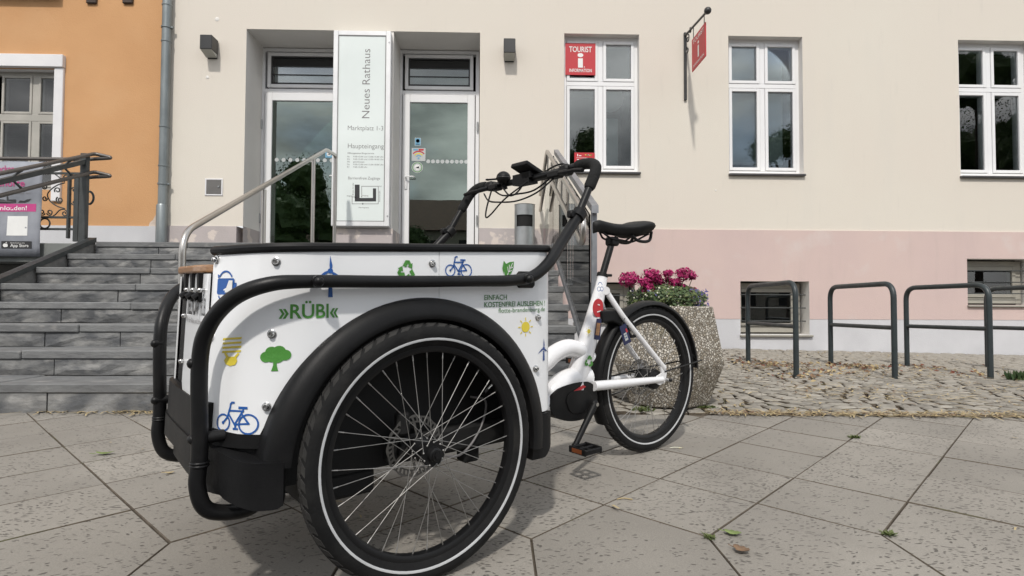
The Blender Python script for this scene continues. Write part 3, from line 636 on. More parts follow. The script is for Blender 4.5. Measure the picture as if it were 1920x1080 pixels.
# ---- entrance doors
def door(x0, x1, side):
    zt = 4.352; zl = 3.73; fm = M['pvc']
    mb = MB(); frame_rect(mb, x0, x1, LZ - .01, zt, .05, D0 - .01, D0 + .08, fm)
    mb.bbox((x0 + .04, D0 - .006, zl), (x1 - .04, D0 + .08, zl + .055), fm, .006); dp = H.put(mb, 'entrance_door')
    mb = MB(); a, b, c, d = x0 + .06, x1 - .06, LZ + .015, zl - .008
    t = .10
    for lo, hi in (((a, c), (a + t, d)), ((b - t, c), (b, d)), ((a + t, c), (b - t, c + .15)), ((a + t, d - .11), (b - t, d))):
        mb.bbox((lo[0] + (.0005 if lo[0] > a else 0), D0 - .03, lo[1]), (hi[0], D0 + .04, hi[1]), fm, .005)
    H.put(mb, 'leaf', parent=dp)
    mb = MB(); mb.box((a + t - .008, D0 - .004, c + .145), (b - t + .008, D0 + .016, d - .105), M['door_glass']); H.put(mb, 'pane', parent=dp)
    # louvred fanlight: frame, dark blind, three tilting panes
    f0, f1, g0, g1 = x0 + .085, x1 - .085, zl + .07, zt - .065
    mb = MB(); frame_rect(mb, f0, f1, g0, g1, .045, D0 - .022, D0 + .05, fm); H.put(mb, 'fanlight_frame', parent=dp)
    mb = MB(); frame_rect(mb, f0 + .048, f1 - .048, g0 + .048, g1 - .048, .018, D0 - .005, D0 + .03, M['lamp_black'], .002); H.put(mb, 'fanlight_gasket', parent=dp)
    hh = (g1 - g0 - .135) / 3
    for i in range(3):
        zc = g0 + .066 + hh * i
        mb = MB(); m_ = M['glass'] if i < 2 else M['interior']
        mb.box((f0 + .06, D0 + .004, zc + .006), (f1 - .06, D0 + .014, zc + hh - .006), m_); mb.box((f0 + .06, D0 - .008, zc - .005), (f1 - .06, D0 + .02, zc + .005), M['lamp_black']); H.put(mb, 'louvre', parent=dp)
    if True:
        mb = MB(); mb.box((f0 + .05, D0 + .12, g0), (f1 - .05, D0 + .125, g1), M['blind']); H.put(mb, 'fanlight_blind', parent=dp)
    # hinges
    for zz_ in (LZ + .45, LZ + 2.05 - .3):
        xh = x1 - .02 if side == 'R' else x0 + .02
        mb = MB(); mb.cyl((xh, D0 - .03, zz_), (xh, D0 - .03, zz_ + .13), .012, M['galv'], 10); H.put(mb, 'hinge', parent=dp, smooth=True)
    # handle with lock plate
    xk = x0 + .115 if side == 'R' else x1 - .115
    mb = MB(); mb.bbox((xk - .02, D0 - .042, LZ + .93), (xk + .02, D0 - .028, LZ + 1.16), M['alu'], .006)
    mb.cyl((xk, D0 - .03, LZ + 1.10), (xk, D0 - .085, LZ + 1.10), .009, M['alu'], 10)
    s_ = 1 if side == 'R' else -1
    mb.tube(rounded([(xk, D0 - .08, LZ + 1.10), (xk + .11 * s_, D0 - .085, LZ + 1.10), (xk + .12 * s_, D0 - .05, LZ + 1.095)], .02), .009, M['alu'], 10); H.put(mb, 'handle', parent=dp, smooth=True)
    # safety dots
    dec = Decal(wallfn(D0 - .0065)); zd = onY(820, 303, D0).z
    n_ = 9 if side == 'R' else 9
    xa, xb = (onY(803, 302, D0).x, onY(874, 302, D0).x) if side == 'R' else (onY(519, 300, D0).x, onY(622, 301, D0).x)
    for i in range(n_): dec.circ(xa + (xb - xa) * i / (n_ - 1), zd, .027, M['pale_ink'], 18)
    H.put(dec.mb, 'safety_dots', parent=dp)
    return dp
door(-3.262, -2.06, 'L'); door(-1.372, -.255, 'R')

# stickers on the right-hand door
def sticker(name, label, px, py, w, h, draw):
    c = onY(px, py, D0); mbx = MB(); mbx.box((c.x - w / 2, D0 - .0062, c.z - h / 2), (c.x + w / 2, D0 - .0045, c.z + h / 2), M['pale_ink'])
    r_ = thing(name, label, 'sticker', (c.x, D0 - .004, c.z)); A = At(r_); A.put(mbx, 'sheet')
    d = Decal(wallfn(D0 - .0075)); draw(d, c.x, c.z); A.put(d.mb, 'print'); return r_
def dr1(d, x, z): d.rect(x - .038, z - .05, x + .038, z + .05, M['sky_print']); d.circ(x, z + .012, .026, M['white_ink']); d.poly([(x - .015, z + .002), (x + .012, z), (x + .016, z + .022), (x + .004, z + .016), (x - .014, z + .018)], M['dkblue']); d.rect(x - .025, z - .04, x + .025, z - .03, M['white_ink'])
sticker('dog_sticker', 'small blue sticker with a white disc, topmost of three on the right entrance door', 783.5, 266, .085, .11, dr1)
def dr2(d, x, z):
    d.rect(x - .075, z + .055, x - .01, z + .08, M['sky_print']); d.rect(x, z + .055, x + .07, z + .08, M['red'])
    for i, m_ in enumerate((M['red'], M['yellow'], M['sky_print'])):
        d.ring(x, z - .055, .10 - .03 * i, .016, m_, 14, R(40), R(140))
    d.circ(x, z - .052, .014, M['sky_print'], 12)
sticker('wifi_sticker', 'square white sticker with a coloured wireless symbol on the right entrance door', 785, 290, .19, .18, dr2)
c = onY(782.5, 314, D0); r_ = thing('round_sticker', 'round pale green sticker below the square wireless sticker on the door', 'sticker', (c.x, D0 - .004, c.z)); A = At(r_)
d = Decal(wallfn(D0 - .0068)); d.circ(c.x, c.z, .078, M['pale_ink'], 28); A.put(d.mb, 'sheet')
d = Decal(wallfn(D0 - .0078)); d.ring(c.x, c.z, .064, .010, M['g_print'], 28); d.circ(c.x, c.z, .04, M['white_ink'], 20); d.poly([(c.x - .03, c.z - .01), (c.x + .03, c.z - .015), (c.x + .02, c.z + .015)], M['sky_print']); A.put(d.mb, 'print')
c = onY(617, 289, D0); r_ = thing('notice_sticker', 'small blue sticker on the left entrance door beside the sign', 'sticker', (c.x, D0 - .004, c.z)); A = At(r_)
d = Decal(wallfn(D0 - .0068)); d.rect(c.x - .05, c.z - .05, c.x + .05, c.z + .05, M['sky_print']); A.put(d.mb, 'sheet')
d = Decal(wallfn(D0 - .0078)); d.circ(c.x, c.z, .03, M['white_ink'], 20); d.poly([(c.x - .018, c.z - .01), (c.x + .015, c.z - .012), (c.x + .015, c.z + .012)], M['dkblue']); A.put(d.mb, 'print')

for px, py, r_ in ((407, 36, .028), (389, 145, .022), (1342, 357, .012), (1148, 502, .012)):
    q = onY(px, py, WY); mb = MB(); mb.lathe([(0, .004), (r_ * .8, .004), (r_, .001), (r_, 0)], (q.x, WY - .0005, q.z), (0, -1, 0), M['reveal'], 14); H.put(mb, 'wall_plug', smooth=True)
# ---- illuminated-box style name sign on the pier
SY = 7.60
sg = thing('entrance_sign', 'tall pale glass sign in white frame reading Neues Rathaus between two doors', 'sign', (-1.738, WY, 1.8)); A = At(sg)
sx0, sx1, sz0, sz1 = -2.104, -1.372, 1.80, 4.318
mb = MB(); mb.bbox((sx0 + .004, SY + .012, sz0 + .003), (sx1 - .004, WY + .009, sz1 - .003), M['alu'], .004); A.put(mb, 'box')
mb = MB(); frame_rect(mb, sx0, sx1, sz0, sz1, .062, SY, SY + .03, M['alu'], .006); A.put(mb, 'frame')
mb = MB(); frame_rect(mb, sx0 + .0625, sx1 - .0625, sz0 + .0625, sz1 - .0625, .007, SY + .001, SY + .02, M['grey_ink'], .001); A.put(mb, 'gasket')
mb = MB(); mb.box((sx0 + .065, SY + .008, sz0 + .065), (sx1 - .065, SY + .0115, sz1 - .065), M['sign_face']); A.put(mb, 'face')
d = Decal(wallfn(SY + .0066))
def fit(d, t, px0, py, px1, hpx, m, rot=0., Y=SY, off=0.):
    """lettering fitted to the width it has in the photograph (baseline left at px0, py)"""
    V, _ = text_tris(t, 1.0); wv = max(v[0] for v in V) - min(v[0] for v in V)
    cap = hpx * Y / F_PX / .69; p = onY(px0, py, Y); q = onY(px1[0], px1[1], Y); wd = math.hypot(q.x - p.x, q.z - p.z)
    d.text(t, p.x, p.z, cap, m, sx=wd / (wv * cap), rot=rot, off=off)
fit(d, "Neues Rathaus", 692.5, 223, (692.5, 93), 14.5, M['grey_ink'], rot=math.pi / 2, off=-.006)
A.put(d.mb, 'title_lettering'); d = Decal(wallfn(SY + .0066))
fit(d, "Marktplatz 1-3", 651, 243.5, (717.5, 243.5), 8.6, M['grey_ink'], off=-.008)
A.put(d.mb, 'address_lettering'); d = Decal(wallfn(SY + .0066))
fit(d, "Haupteingang", 651, 277.5, (718.5, 277.5), 9.0, M['grey_ink'], off=-.008)
A.put(d.mb, 'entrance_lettering'); d = Decal(wallfn(SY + .0066))
fit(d, "Öffnungszeiten Bürgerservice", 651, 288, (701, 288), 2.6, M['grey_ink'])
for i, (a, b) in enumerate((("Mo", "9.00-12.00 und 13.00-15.00 Uhr"), ("Di", "9.00-12.00 und 13.00-18.00 Uhr"), ("Mi", "geschlossen"), ("Do", "9.00-12.00 und 13.00-18.00 Uhr"), ("Fr", "9.00-12.00 Uhr"))):
    fit(d, a, 650.5, 294.5 + i * 4.9, (655, 294.5 + i * 4.9), 2.6, M['grey_ink']); fit(d, b, 662, 294.5 + i * 4.9, (662 + 57 * len(b) / 30, 294.5 + i * 4.9), 2.6, M['grey_ink'])
A.put(d.mb, 'opening_hours'); d = Decal(wallfn(SY + .0066))
fit(d, "Barrierefreie Zugänge", 652, 336, (712, 336), 5.2, M['grey_ink'], off=-.008)
A.put(d.mb, 'access_lettering'); d = Decal(wallfn(SY + .0066))
def sp(x, y): q = onY(x, y, SY); return (q.x, q.z)
d.poly([sp(665, 346), sp(674, 346), sp(674, 371), sp(699, 371), sp(699, 353), sp(705, 353), sp(705, 377.5), sp(665, 377.5)], M['black_ink'])
for P in ([(678, 349), (709, 349), (709, 382), (660, 382), (660, 369), (665, 369)], [(678, 349), (678, 369)]): d.line([sp(*p) for p in P], .006, M['grey_ink'])
d.circ(*sp(680, 382), .009, M['black_ink'], 10); d.circ(*sp(678, 369), .006, M['black_ink'], 8)
q = sp(666.5, 370); d.rect(q[0] - .008, q[1] - .012, q[0] + .008, q[1] + .012, M['white_ink'])
fit(d, "Eingang", 679, 367.5, (690, 367.5), 2.4, M['grey_ink']); fit(d, "Marktplatz", 672, 390, (691, 390), 2.2, M['grey_ink']); fit(d, "Eingang", 650, 368, (660, 368), 2.2, M['grey_ink']); fit(d, "Hof", 710, 350, (715, 350), 2.2, M['grey_ink'])
fit(d, "Breite Straße", 662.5, 366, (662.5, 343), 2.2, M['grey_ink'], rot=math.pi / 2); fit(d, "Ritterstraße", 712.5, 378, (712.5, 358), 2.2, M['grey_ink'], rot=math.pi / 2)
A.put(d.mb, 'site_plan')
for zz_ in (sz0 + .13, sz1 - .15):
    mb = MB(); mb.cyl((sx1 - .02, SY + .002, zz_), (sx1 - .02, SY - .004, zz_), .011, M['galv'], 10); A.put(mb, 'screw')

# ---- wall lamps
def lamp(xc, zc, label):
    r_ = thing('wall_lamp', label, 'lamp', (xc, WY, zc), 'black box lamps beside the entrance'); A = At(r_)
    mb = MB(); mb.bbox((xc - .075, WY - .19, zc - .06), (xc + .075, WY - .012, zc + .125), M['lamp_black'], .006)
    A.put(mb, 'housing')
    mb = MB(); y0 = WY - .19
    mb.add([(xc - .068, y0 + .004, zc - .061), (xc + .068, y0 + .004, zc - .061), (xc + .068, WY - .03, zc - .105), (xc - .068, WY - .03, zc - .105), (xc - .068, y0 + .03, zc - .059), (xc + .068, y0 + .03, zc - .059), (xc + .068, WY - .03, zc - .059), (xc - .068, WY - .03, zc - .059)], [(0, 1, 2, 3), (4, 5, 6, 7), (0, 1, 5, 4), (1, 2, 6, 5), (2, 3, 7, 6), (3, 0, 4, 7)], M['lamp_glass']); A.put(mb, 'diffuser')
    mb = MB(); mb.bbox((xc - .06, WY - .0125, zc - .11), (xc + .06, WY, zc + .09), M['lamp_black'], .003); A.put(mb, 'back_plate')
lamp(-3.675, 4.07, 'black box wall lamp left of the recessed town hall entrance')
lamp(.150, 4.085, 'black box wall lamp between the entrance and the tourist office window')
# meter hatch
r_ = thing('wall_hatch', 'small square grey metal hatch with white rim low on the cream wall', 'hatch', (-3.622, WY, 2.3)); A = At(r_)
mb = MB(); frame_rect(mb, -3.735, -3.510, 2.19, 2.41, .018, WY - .012, WY, M['white_trim'], .003); A.put(mb, 'rim')
mb = MB(); mb.bbox((-3.716, WY - .009, 2.21), (-3.529, WY - .002, 2.392), M['hatch'], .002); A.put(mb, 'lid')
mb = MB(); mb.cyl((-3.56, WY - .008, 2.305), (-3.56, WY - .02, 2.305), .011, M['chrome'], 10); A.put(mb, 'lock')
# plaster patches: round old fixings
# hanging tourist sign
hs = thing('hanging_sign', 'red tourist information sign hanging from a black wrought iron wall arm', 'sign', (2.46, WY, 3.5)); A = At(hs)
xs = 2.462
mb = MB(); mb.bbox((xs - .018, WY - .03, 3.50), (xs + .018, WY - .002, 4.40), M['lamp_black'], .004); A.put(mb, 'wall_bar')
p0 = Vector((xs, WY - .02, 4.36)); tip_d = ray(1327, 20); tip = CAM + tip_d * 1
# arm leaves the wall straight outwards and slightly up
arm_len = 1.0
for k in range(200):
    Y = WY - .3 - k * .006; q = onX(1327, 20, xs)
    arm_tip = q
    break
mb = MB(); mb.tube([p0, Vector((xs, arm_tip.y, arm_tip.z))], .014, M['lamp_black'], 8); A.put(mb, 'arm', smooth=True)
mb = MB(); mb.ball((xs, arm_tip.y, arm_tip.z), .043, M['lamp_black'], 16, 10); A.put(mb, 'finial', smooth=True)
yw = WY - .02
for (cy, cz, r0, tw) in ((yw - .10, 4.27, .062, 1), (yw - .085, 4.13, .055, -1), (yw - .20, 4.33, .04, 1)):
    P = [Vector((xs, cy + math.cos(a * tw + 1.2) * r0 * (1 - a / 9.5), cz + math.sin(a * tw + 1.2) * r0 * (1 - a / 9.5))) for a in [i * .35 for i in range(20)]]
    mb = MB(); mb.tube(P, .0075, M['lamp_black'], 6); A.put(mb, 'scroll', smooth=True)
ya = onX(1298, 90, xs).y; yb = onX(1323.5, 90, xs).y
ztop_a, zbot_a = onX(1298, 78, xs).z, onX(1297, 137, xs).z; ztop_b, zbot_b = onX(1324, 37, xs).z, onX(1323, 106, xs).z
zt_, zb_ = (ztop_a + ztop_b) / 2, (zbot_a + zbot_b) / 2
mb = MB(); mb.bbox((xs - .006, yb, zb_), (xs + .006, ya, zt_), M['red'], .002); A.put(mb, 'board')
for yy in (ya - .05, yb + .05):
    f_ = (yy - p0.y) / (arm_tip.y - p0.y); za = p0.z + (arm_tip.z - p0.z) * f_
    mb = MB(); mb.tube([(xs, yy, zt_ - .01), (xs, yy, za)], .005, M['lamp_black'], 6); A.put(mb, 'hanger')
def side(x, sgn): return lambda u, v: Vector((x, (ya - u) if sgn < 0 else (yb + u), v))
for sgn, xx in ((-1, xs - .0072), (1, xs + .0072)):
    d = Decal(side(xx, sgn)); wd = ya - yb; hg = zt_ - zb_
    V, _ = text_tris("TOURIST", 1.); w1 = max(v[0] for v in V); d.text("TOURIST", wd * .1, zt_ - hg * .2, hg * .17, M['white_ink'], sx=wd * .8 / (w1 * hg * .17), off=.006)
    d.circ(wd / 2, zt_ - hg * .32, hg * .06, M['white_ink'], 18, .7); d.rect(wd / 2 - hg * .055, zb_ + hg * .24, wd / 2 + hg * .055, zt_ - hg * .41, M['white_ink'])
    V, _ = text_tris("INFORMATION", 1.); w1 = max(v[0] for v in V); d.text("INFORMATION", wd * .1, zb_ + hg * .08, hg * .11, M['white_ink'], sx=wd * .8 / (w1 * hg * .11), off=.006)
    A.put(d.mb, 'lettering')
# poster in the window
def poster(name, label, px0, py0, px1, py1, Y, big=True):
    a = onY(px0, py0, Y); b = onY(px1, py1, Y); x0, x1, z1, z0 = a.x, b.x, a.z, b.z
    r_ = thing(name, label, 'sign', ((x0 + x1) / 2, Y, z0)); A = At(r_); mb = MB(); mb.box((x0, Y - .001, z0), (x1, Y + .003, z1), M['red']); A.put(mb, 'sheet')
    d = Decal(wallfn(Y - .003)); w, h = x1 - x0, z1 - z0
    if big:
        for t, yy, hh in (("TOURIST", z1 - h * .28, h * .245), ("INFORMATION", z0 + h * .09, h * .145)):
            V, _ = text_tris(t, 1.); w1 = max(v[0] for v in V); d.text(t, x0 + w * .125, yy, hh, M['white_ink'], sx=w * .75 / (w1 * hh), off=.012)
        d.circ(x0 + w * .5, z1 - h * .38, w * .095, M['white_ink'], 20, .72); d.rect(x0 + w * .42, z0 + h * .23, x0 + w * .58, z0 + h * .52, M['white_ink']); d.circ(x0 + w * .63, z0 + h * .25, w * .018, M['white_ink'], 8)
    else:
        d.rect(x0 + w * .14, z0 + h * .72, x0 + w * .18, z0 + h * .90, M['white_ink']); d.rect(x0 + w * .22, z0 + h * .74, x0 + w * .34, z0 + h * .80, M['white_ink'])
        for i in range(5): d.circ(x0 + w * (.55 + .07 * i), z0 + h * (.84 - .04 * (i % 2)), w * .03, M[('yellow', 'g_print', 'sky_print')[i % 3]], 8)
        d.line([(x0 + w * .1, z0 + h * .62), (x0 + w * .9, z0 + h * .60)], .004, M['white_ink'])
        for i in range(4):
            d.rect(x0 + w * .12, z0 + h * (.47 - .11 * i), x0 + w * .22, z0 + h * (.52 - .11 * i), M['white_ink']); d.rect(x0 + w * .3, z0 + h * (.47 - .11 * i), x0 + w * (.8 - .07 * (i % 3)), z0 + h * (.515 - .11 * i), M['white_ink'])
    A.put(d.mb, 'print')
poster('window_poster', 'red square poster reading TOURIST INFORMATION in the upper left window pane', 1060, 80.5, 1116.5, 141, WY + .088)
poster('window_notice', 'small red opening hours notice at the bottom of the tourist office window', 1077, 286, 1115, 312, WY + .088, False)

# ---- rain pipe
rpz = thing('rain_pipe', 'grey zinc rain pipe between the orange and the cream facade', 'pipe', (PX + .02, WY - .07, 1.46)); A = At(rpz)
xp = PX + .005
mb = MB(); mb.tube([(xp, WY - .068, 2.04), (xp, WY - .068, 8.2)], .055, M['zinc'], 16); A.put(mb, 'pipe', smooth=True)
mb = MB(); mb.tube([(xp - .005, WY - .07, LZ - .0), (xp - .005, WY - .07, 2.04), (xp - .005, WY - .07, 2.06)], [.066, .066, .058], M['zinc'], 16); A.put(mb, 'stand_pipe', smooth=True)
for zz_ in (1.9, 2.55, 3.05, 4.15, 4.62, 6.0):
    mb = MB(); mb.lathe([(.056, -.012), (.062, -.008), (.062, .008), (.056, .012)], (xp, WY - .068, zz_), (0, 0, 1), M['zinc'], 18); A.put(mb, 'joint_ring', smooth=True)
for zz_ in (2.32, 4.33):
    mb = MB(); mb.lathe([(.056, -.01), (.064, -.01), (.064, .01), (.056, .01)], (xp, WY - .068, zz_), (0, 0, 1), M['zinc'], 18); mb.bbox((xp + .05, WY - .085, zz_ - .012), (xp + .085, WY - .05, zz_ + .012), M['zinc'], .003); A.put(mb, 'clamp', smooth=True)

# ================================================================== ORANGE HOUSE
oh = thing('orange_house', 'orange rendered house with white framed window left of the rain pipe', 'building', (-6.5, WY, 1.45)); A = At(oh)
OW = (-6.75, -5.66, 2.25, 3.80)
mb = MB(); wall(mb, -12, PX, 1.795, 8.2, WY + .02, [OW], M['orange'], M['white_trim'], .14); mb.quad((-12, WY, 8.2), (PX, WY, 8.2), (PX, WY + 6, 8.2), (-12, WY + 6, 8.2), M['zinc']); mb.quad((-12, WY + .02, 0), (-12, WY + 6, 0), (-12, WY + 6, 8.2), (-12, WY + .02, 8.2), M['orange']); A.put(mb, 'wall')
mb = MB(); mb.box((-12, WY + .004, .2), (PX - .002, WY + .2, 1.793), M['grey_base']); A.put(mb, 'plinth')
bpatch = [(277, 429), (281, 417), (287, 412), (291, 404), (297, 398), (300, 396), (301, 430)]
mb = MB(); mb.prism([onY(x, y, WY + .0185) for x, y in bpatch], (0, .002, 0), M['bare']); A.put(mb, 'bare_plaster_patch')
mb = MB(); mb.bbox((-6.9, WY - .04, 3.815), (-5.545, WY + .03, 3.978), M['white_trim'], .006); A.put(mb, 'lintel')
for x0 in (-6.88, -5.665):
    mb = MB(); mb.bbox((x0, WY - .015, 2.10), (x0 + .115, WY + .03, 3.814), M['white_trim'], .006); A.put(mb, 'jamb')
yb = WY + .12
mb = MB(); frame_rect(mb, OW[0], OW[1], OW[2], OW[3], .05, yb, yb + .06, M['old_frame'])
xm = -5.985; mb.bbox((xm - .04, yb - .004, OW[2] + .04), (xm + .04, yb + .06, OW[3] - .04), M['old_frame'], .004); mb.bbox((OW[0] + .04, yb - .008, 3.155), (OW[1] - .04, yb + .06, 3.25), M['old_frame'], .006); wp = A.put(mb, 'window')
xm2 = -6.44
for a, b, c, d in ((xm + .04, OW[1] - .05, 2.30, 3.155), (xm + .04, OW[1] - .05, 3.25, 3.75), (xm2 + .03, xm - .04, 2.30, 3.155), (xm2 + .03, xm - .04, 3.25, 3.75)):
    mb = MB(); frame_rect(mb, a, b, c, d, .03, yb - .014, yb + .03, M['old_frame'], .003); A.put(mb, 'sash', parent=wp)
    mb = MB(); mb.box((a + .025, yb + .004, c + .025), (b - .025, yb + .016, d - .025), M['glass']); A.put(mb, 'pane', parent=wp)
mb = MB()
for i in range(9): mb.bbox((OW[0], yb + .14, 2.33 + i * .06), (OW[1], yb + .145, 2.37 + i * .06), M['blind'], .001)
A.put(mb, 'slatted_blind', parent=wp)
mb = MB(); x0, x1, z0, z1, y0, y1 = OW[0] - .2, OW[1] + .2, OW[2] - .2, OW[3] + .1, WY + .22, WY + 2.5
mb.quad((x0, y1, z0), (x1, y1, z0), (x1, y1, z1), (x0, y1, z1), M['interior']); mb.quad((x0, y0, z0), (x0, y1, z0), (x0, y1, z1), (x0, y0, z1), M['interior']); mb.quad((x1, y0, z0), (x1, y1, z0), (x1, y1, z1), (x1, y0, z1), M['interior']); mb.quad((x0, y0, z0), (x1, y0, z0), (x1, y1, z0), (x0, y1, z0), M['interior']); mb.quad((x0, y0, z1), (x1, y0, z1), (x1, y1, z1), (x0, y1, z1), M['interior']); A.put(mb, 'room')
# overhang added out of view to shade the wall's top corner, and bracket ends
mb = MB(); mb.bbox((-8, WY - .10, 4.74), (-5.62, WY + .015, 6.8), M['timber'], .01); A.put(mb, 'shade_overhang')
for px in (160, 229):
    q = onY(px, 2, WY - .12); mb = MB(); mb.bbox((q.x - .07, WY - .015, q.z + .03), (q.x + .06, WY + .0195, q.z + .12), M['timber'], .01); A.put(mb, 'bracket')

# ================================================================== STAIRS
RISE = (LZ - .144) / 8; TREAD = .405; SY0 = 3.68; SX0, SX1 = -4.33, .605; TH = .056
st = thing('stone_stairs', 'broad grey slate stairs with eight steps up to the town hall doors', 'stairs', (-1.86, SY0, .13)); A = At(st)
mb = MB()
for k in range(8):
    y0 = SY0 + .03 + k * TREAD; zt = .144 + (k + 1) * RISE - TH
    x0 = -5.6 if k < 0 else SX0 + .01
    mb.box((x0, y0 + .03, .02 + .002 * k), (SX1 - .01, (WY if k == 7 else y0 + TREAD + .06), zt - .003), M['mortar'])
A.put(mb, 'core')
rs = random.Random(5)
def rough_block(x0, x1, y0, y1, z0, z1, m, amp, name):
    """split-faced block: front face pushed about"""
    nx = max(3, int((x1 - x0) / .09)); nz = 3; vs_ = []; fs = []
    for i in range(nx + 1):
        for j in range(nz + 1):
            x = x0 + (x1 - x0) * i / nx; z = z0 + (z1 - z0) * j / nz
            e = (i in (0, nx)) or (j in (0, nz))
            yy = y0 + (.004 if e else rs.uniform(-amp, amp * .4)); vs_.append((x + (0 if i in (0, nx) else rs.uniform(-.01, .01)), yy, z + (rs.uniform(-.002, .002) if e else rs.uniform(-.008, .008))))
    for i in range(nx):
        for j in range(nz): k = i * (nz + 1) + j; fs.append((k, k + nz + 1, k + nz + 2, k + 1))
    b = len(vs_); vs_ += [(x0, y1, z0), (x1, y1, z0), (x1, y1, z1), (x0, y1, z1)]
    c00, c10, c11, c01 = 0, nx * (nz + 1), nx * (nz + 1) + nz, nz
    bot = [i * (nz + 1) for i in range(nx + 1)]; top = [i * (nz + 1) + nz for i in range(nx + 1)]; lf = list(range(nz + 1)); rt = [nx * (nz + 1) + j for j in range(nz + 1)]
    fs.append(tuple(bot) + (b + 1, b)); fs.append(tuple(reversed(top)) + (b + 3, b + 2)); fs.append(tuple(reversed(lf)) + (b, b + 3)); fs.append(tuple(rt) + (b + 2, b + 1)); fs.append((b, b + 1, b + 2, b + 3))
    mb = MB(); mb.add(vs_, fs, m); A.put(mb, name, smooth=False)
for k in range(8):
    zt = .144 + (k + 1) * RISE; y0 = SY0 + k * TREAD
    x = SX0 + (rs.uniform(0, .02))
    # tread slabs
    xe = x
    while xe < SX1 - .05:
        w = rs.uniform(.85, 1.45); x2 = min(SX1, xe + w)
        if SX1 - x2 < .35: x2 = SX1
        mb = MB(); dy = rs.uniform(-.006, .006); dz = rs.uniform(-.003, .003)
        mb.bbox((xe + .002, y0 + dy, zt - TH + dz), (x2 - .002, (WY + .56 if k == 7 else y0 + TREAD + .045), zt + dz), M['slate'], .006)
        A.put(mb, 'tread_slab'); xe = x2
    xe = SX0 + .01
    while xe < SX1 - .05:
        w = rs.uniform(.45, 1.05); x2 = min(SX1 - .01, xe + w)
        if SX1 - x2 < .25: x2 = SX1 - .01
        zb = .144 + k * RISE if k else .06
        rough_block(xe + .004, x2 - .004, y0 + .010 + rs.uniform(-.003, .004), y0 + .11, zb + .003, zt - TH - .0005, M['slate_riser'], .010, 'riser_block'); xe = x2

# ================================================================== LEFT BALCONY / RAMP HEAD
bal = thing('balcony', 'grey concrete terrace slab in front of the orange house', 'terrace', (-6, 7.0, 1.0)); A = At(bal)
mb = MB(); mb.bbox((-9, 6.60, 1.245), (SX0 - .12, WY, 1.455), M['concrete'], .008); A.put(mb, 'slab')
mb = MB(); mb.bbox((-9, 6.95, .1), (SX0 - .02, WY - .02, 1.244), M['mortar'], .01); A.put(mb, 'support_wall')
# side string of the stairs
sw = thing('stair_string', 'dark steel stringer running down the left edge of the stone stairs', 'stringer', (SX0 - .03, 5.2, .8)); A = At(sw)
def nose(y): return .144 + RISE + (y - SY0) * RISE / TREAD
xl = SX0 - .05
mb = MB(); ya_, yb_ = 3.6, 6.56
mb.add([(xl - .04, ya_, nose(ya_) - .02), (xl - .04, yb_, nose(yb_) - .02), (xl - .04, yb_, nose(yb_) + .03), (xl - .04, ya_, nose(ya_) + .03), (xl + .05, ya_, nose(ya_) - .02), (xl + .05, yb_, nose(yb_) - .02), (xl + .05, yb_, nose(yb_) + .03), (xl + .05, ya_, nose(ya_) + .03)], [(0, 1, 2, 3), (4, 5, 6, 7), (0, 1, 5, 4), (1, 2, 6, 5), (2, 3, 7, 6), (3, 0, 4, 7)], M['iron']); A.put(mb, 'flat_bar')
mb = MB(); mb.prism([(xl - .02, ya_, .1), (xl - .02, yb_, .1), (xl - .02, yb_, nose(yb_) - .022), (xl - .02, ya_, nose(ya_) - .022)], (.06, 0, 0), M['mortar']); A.put(mb, 'cheek')
# stair handrail on the left with two tubes
lr = thing('left_handrail', 'double tube handrail with dark flat rail climbing the left edge of the stairs', 'handrail', (xl, 5, .9)); A = At(lr)
hx = SX0 - .125
for off, nm in ((1.0, 'upper_tube'), (.80, 'lower_tube')):
    yt = 6.62; P = [(hx + .04, 3.5, nose(3.5) + off - .05), (hx + .04, yt, nose(6.5) + off - .015), (hx + .235, yt + .0, nose(6.5) + off - .06), (hx - .05, yt + .02, nose(6.5) + off - .075), (hx - 1.4, yt + .02, nose(6.5) + off - .075)] if off > .9 else [(hx + .04, 3.5, nose(3.5) + off - .05), (hx + .04, yt, nose(6.5) + off - .015), (hx + .235, yt, nose(6.5) + off - .06), (hx - .05, yt + .02, nose(6.5) + off - .075)]
    mb = MB(); mb.tube(rounded(P, .05), .020, M['dull_steel'], 10); A.put(mb, nm, smooth=True)
mb = MB()
def slope_bar(mb, x, y0, y1, z0, z1, w, h, m): mb.add([(x - w / 2, y0, z0), (x + w / 2, y0, z0), (x + w / 2, y1, z1), (x - w / 2, y1, z1), (x - w / 2, y0, z0 + h), (x + w / 2, y0, z0 + h), (x + w / 2, y1, z1 + h), (x - w / 2, y1, z1 + h)], [(0, 3, 2, 1), (4, 5, 6, 7), (0, 1, 5, 4), (1, 2, 6, 5), (2, 3, 7, 6), (3, 0, 4, 7)], m)
slope_bar(mb, hx, 3.5, 6.55, nose(3.5) + .82, nose(6.5) + .86, .05, .05, M['iron']); A.put(mb, 'flat_rail')
for yy in (4.2, 4.9, 5.55, 6.2):
    zz_ = nose(yy)
    mb = MB(); mb.tube([(hx + .04, yy + .08, zz_ + .96), (hx, yy, zz_ + .87), (hx + .04, yy + .12, zz_ + .77)], .012, M['iron'], 8); A.put(mb, 'bracket', smooth=True)
mb = MB(); mb.bbox((hx - .035, 6.50, 1.40), (hx + .035, 6.56, 2.42), M['iron'], .005); A.put(mb, 'post')
mb = MB(); mb.bbox((hx - .035, 4.05, .2), (hx + .035, 4.11, nose(4.08) + .85), M['iron'], .005); A.put(mb, 'post')
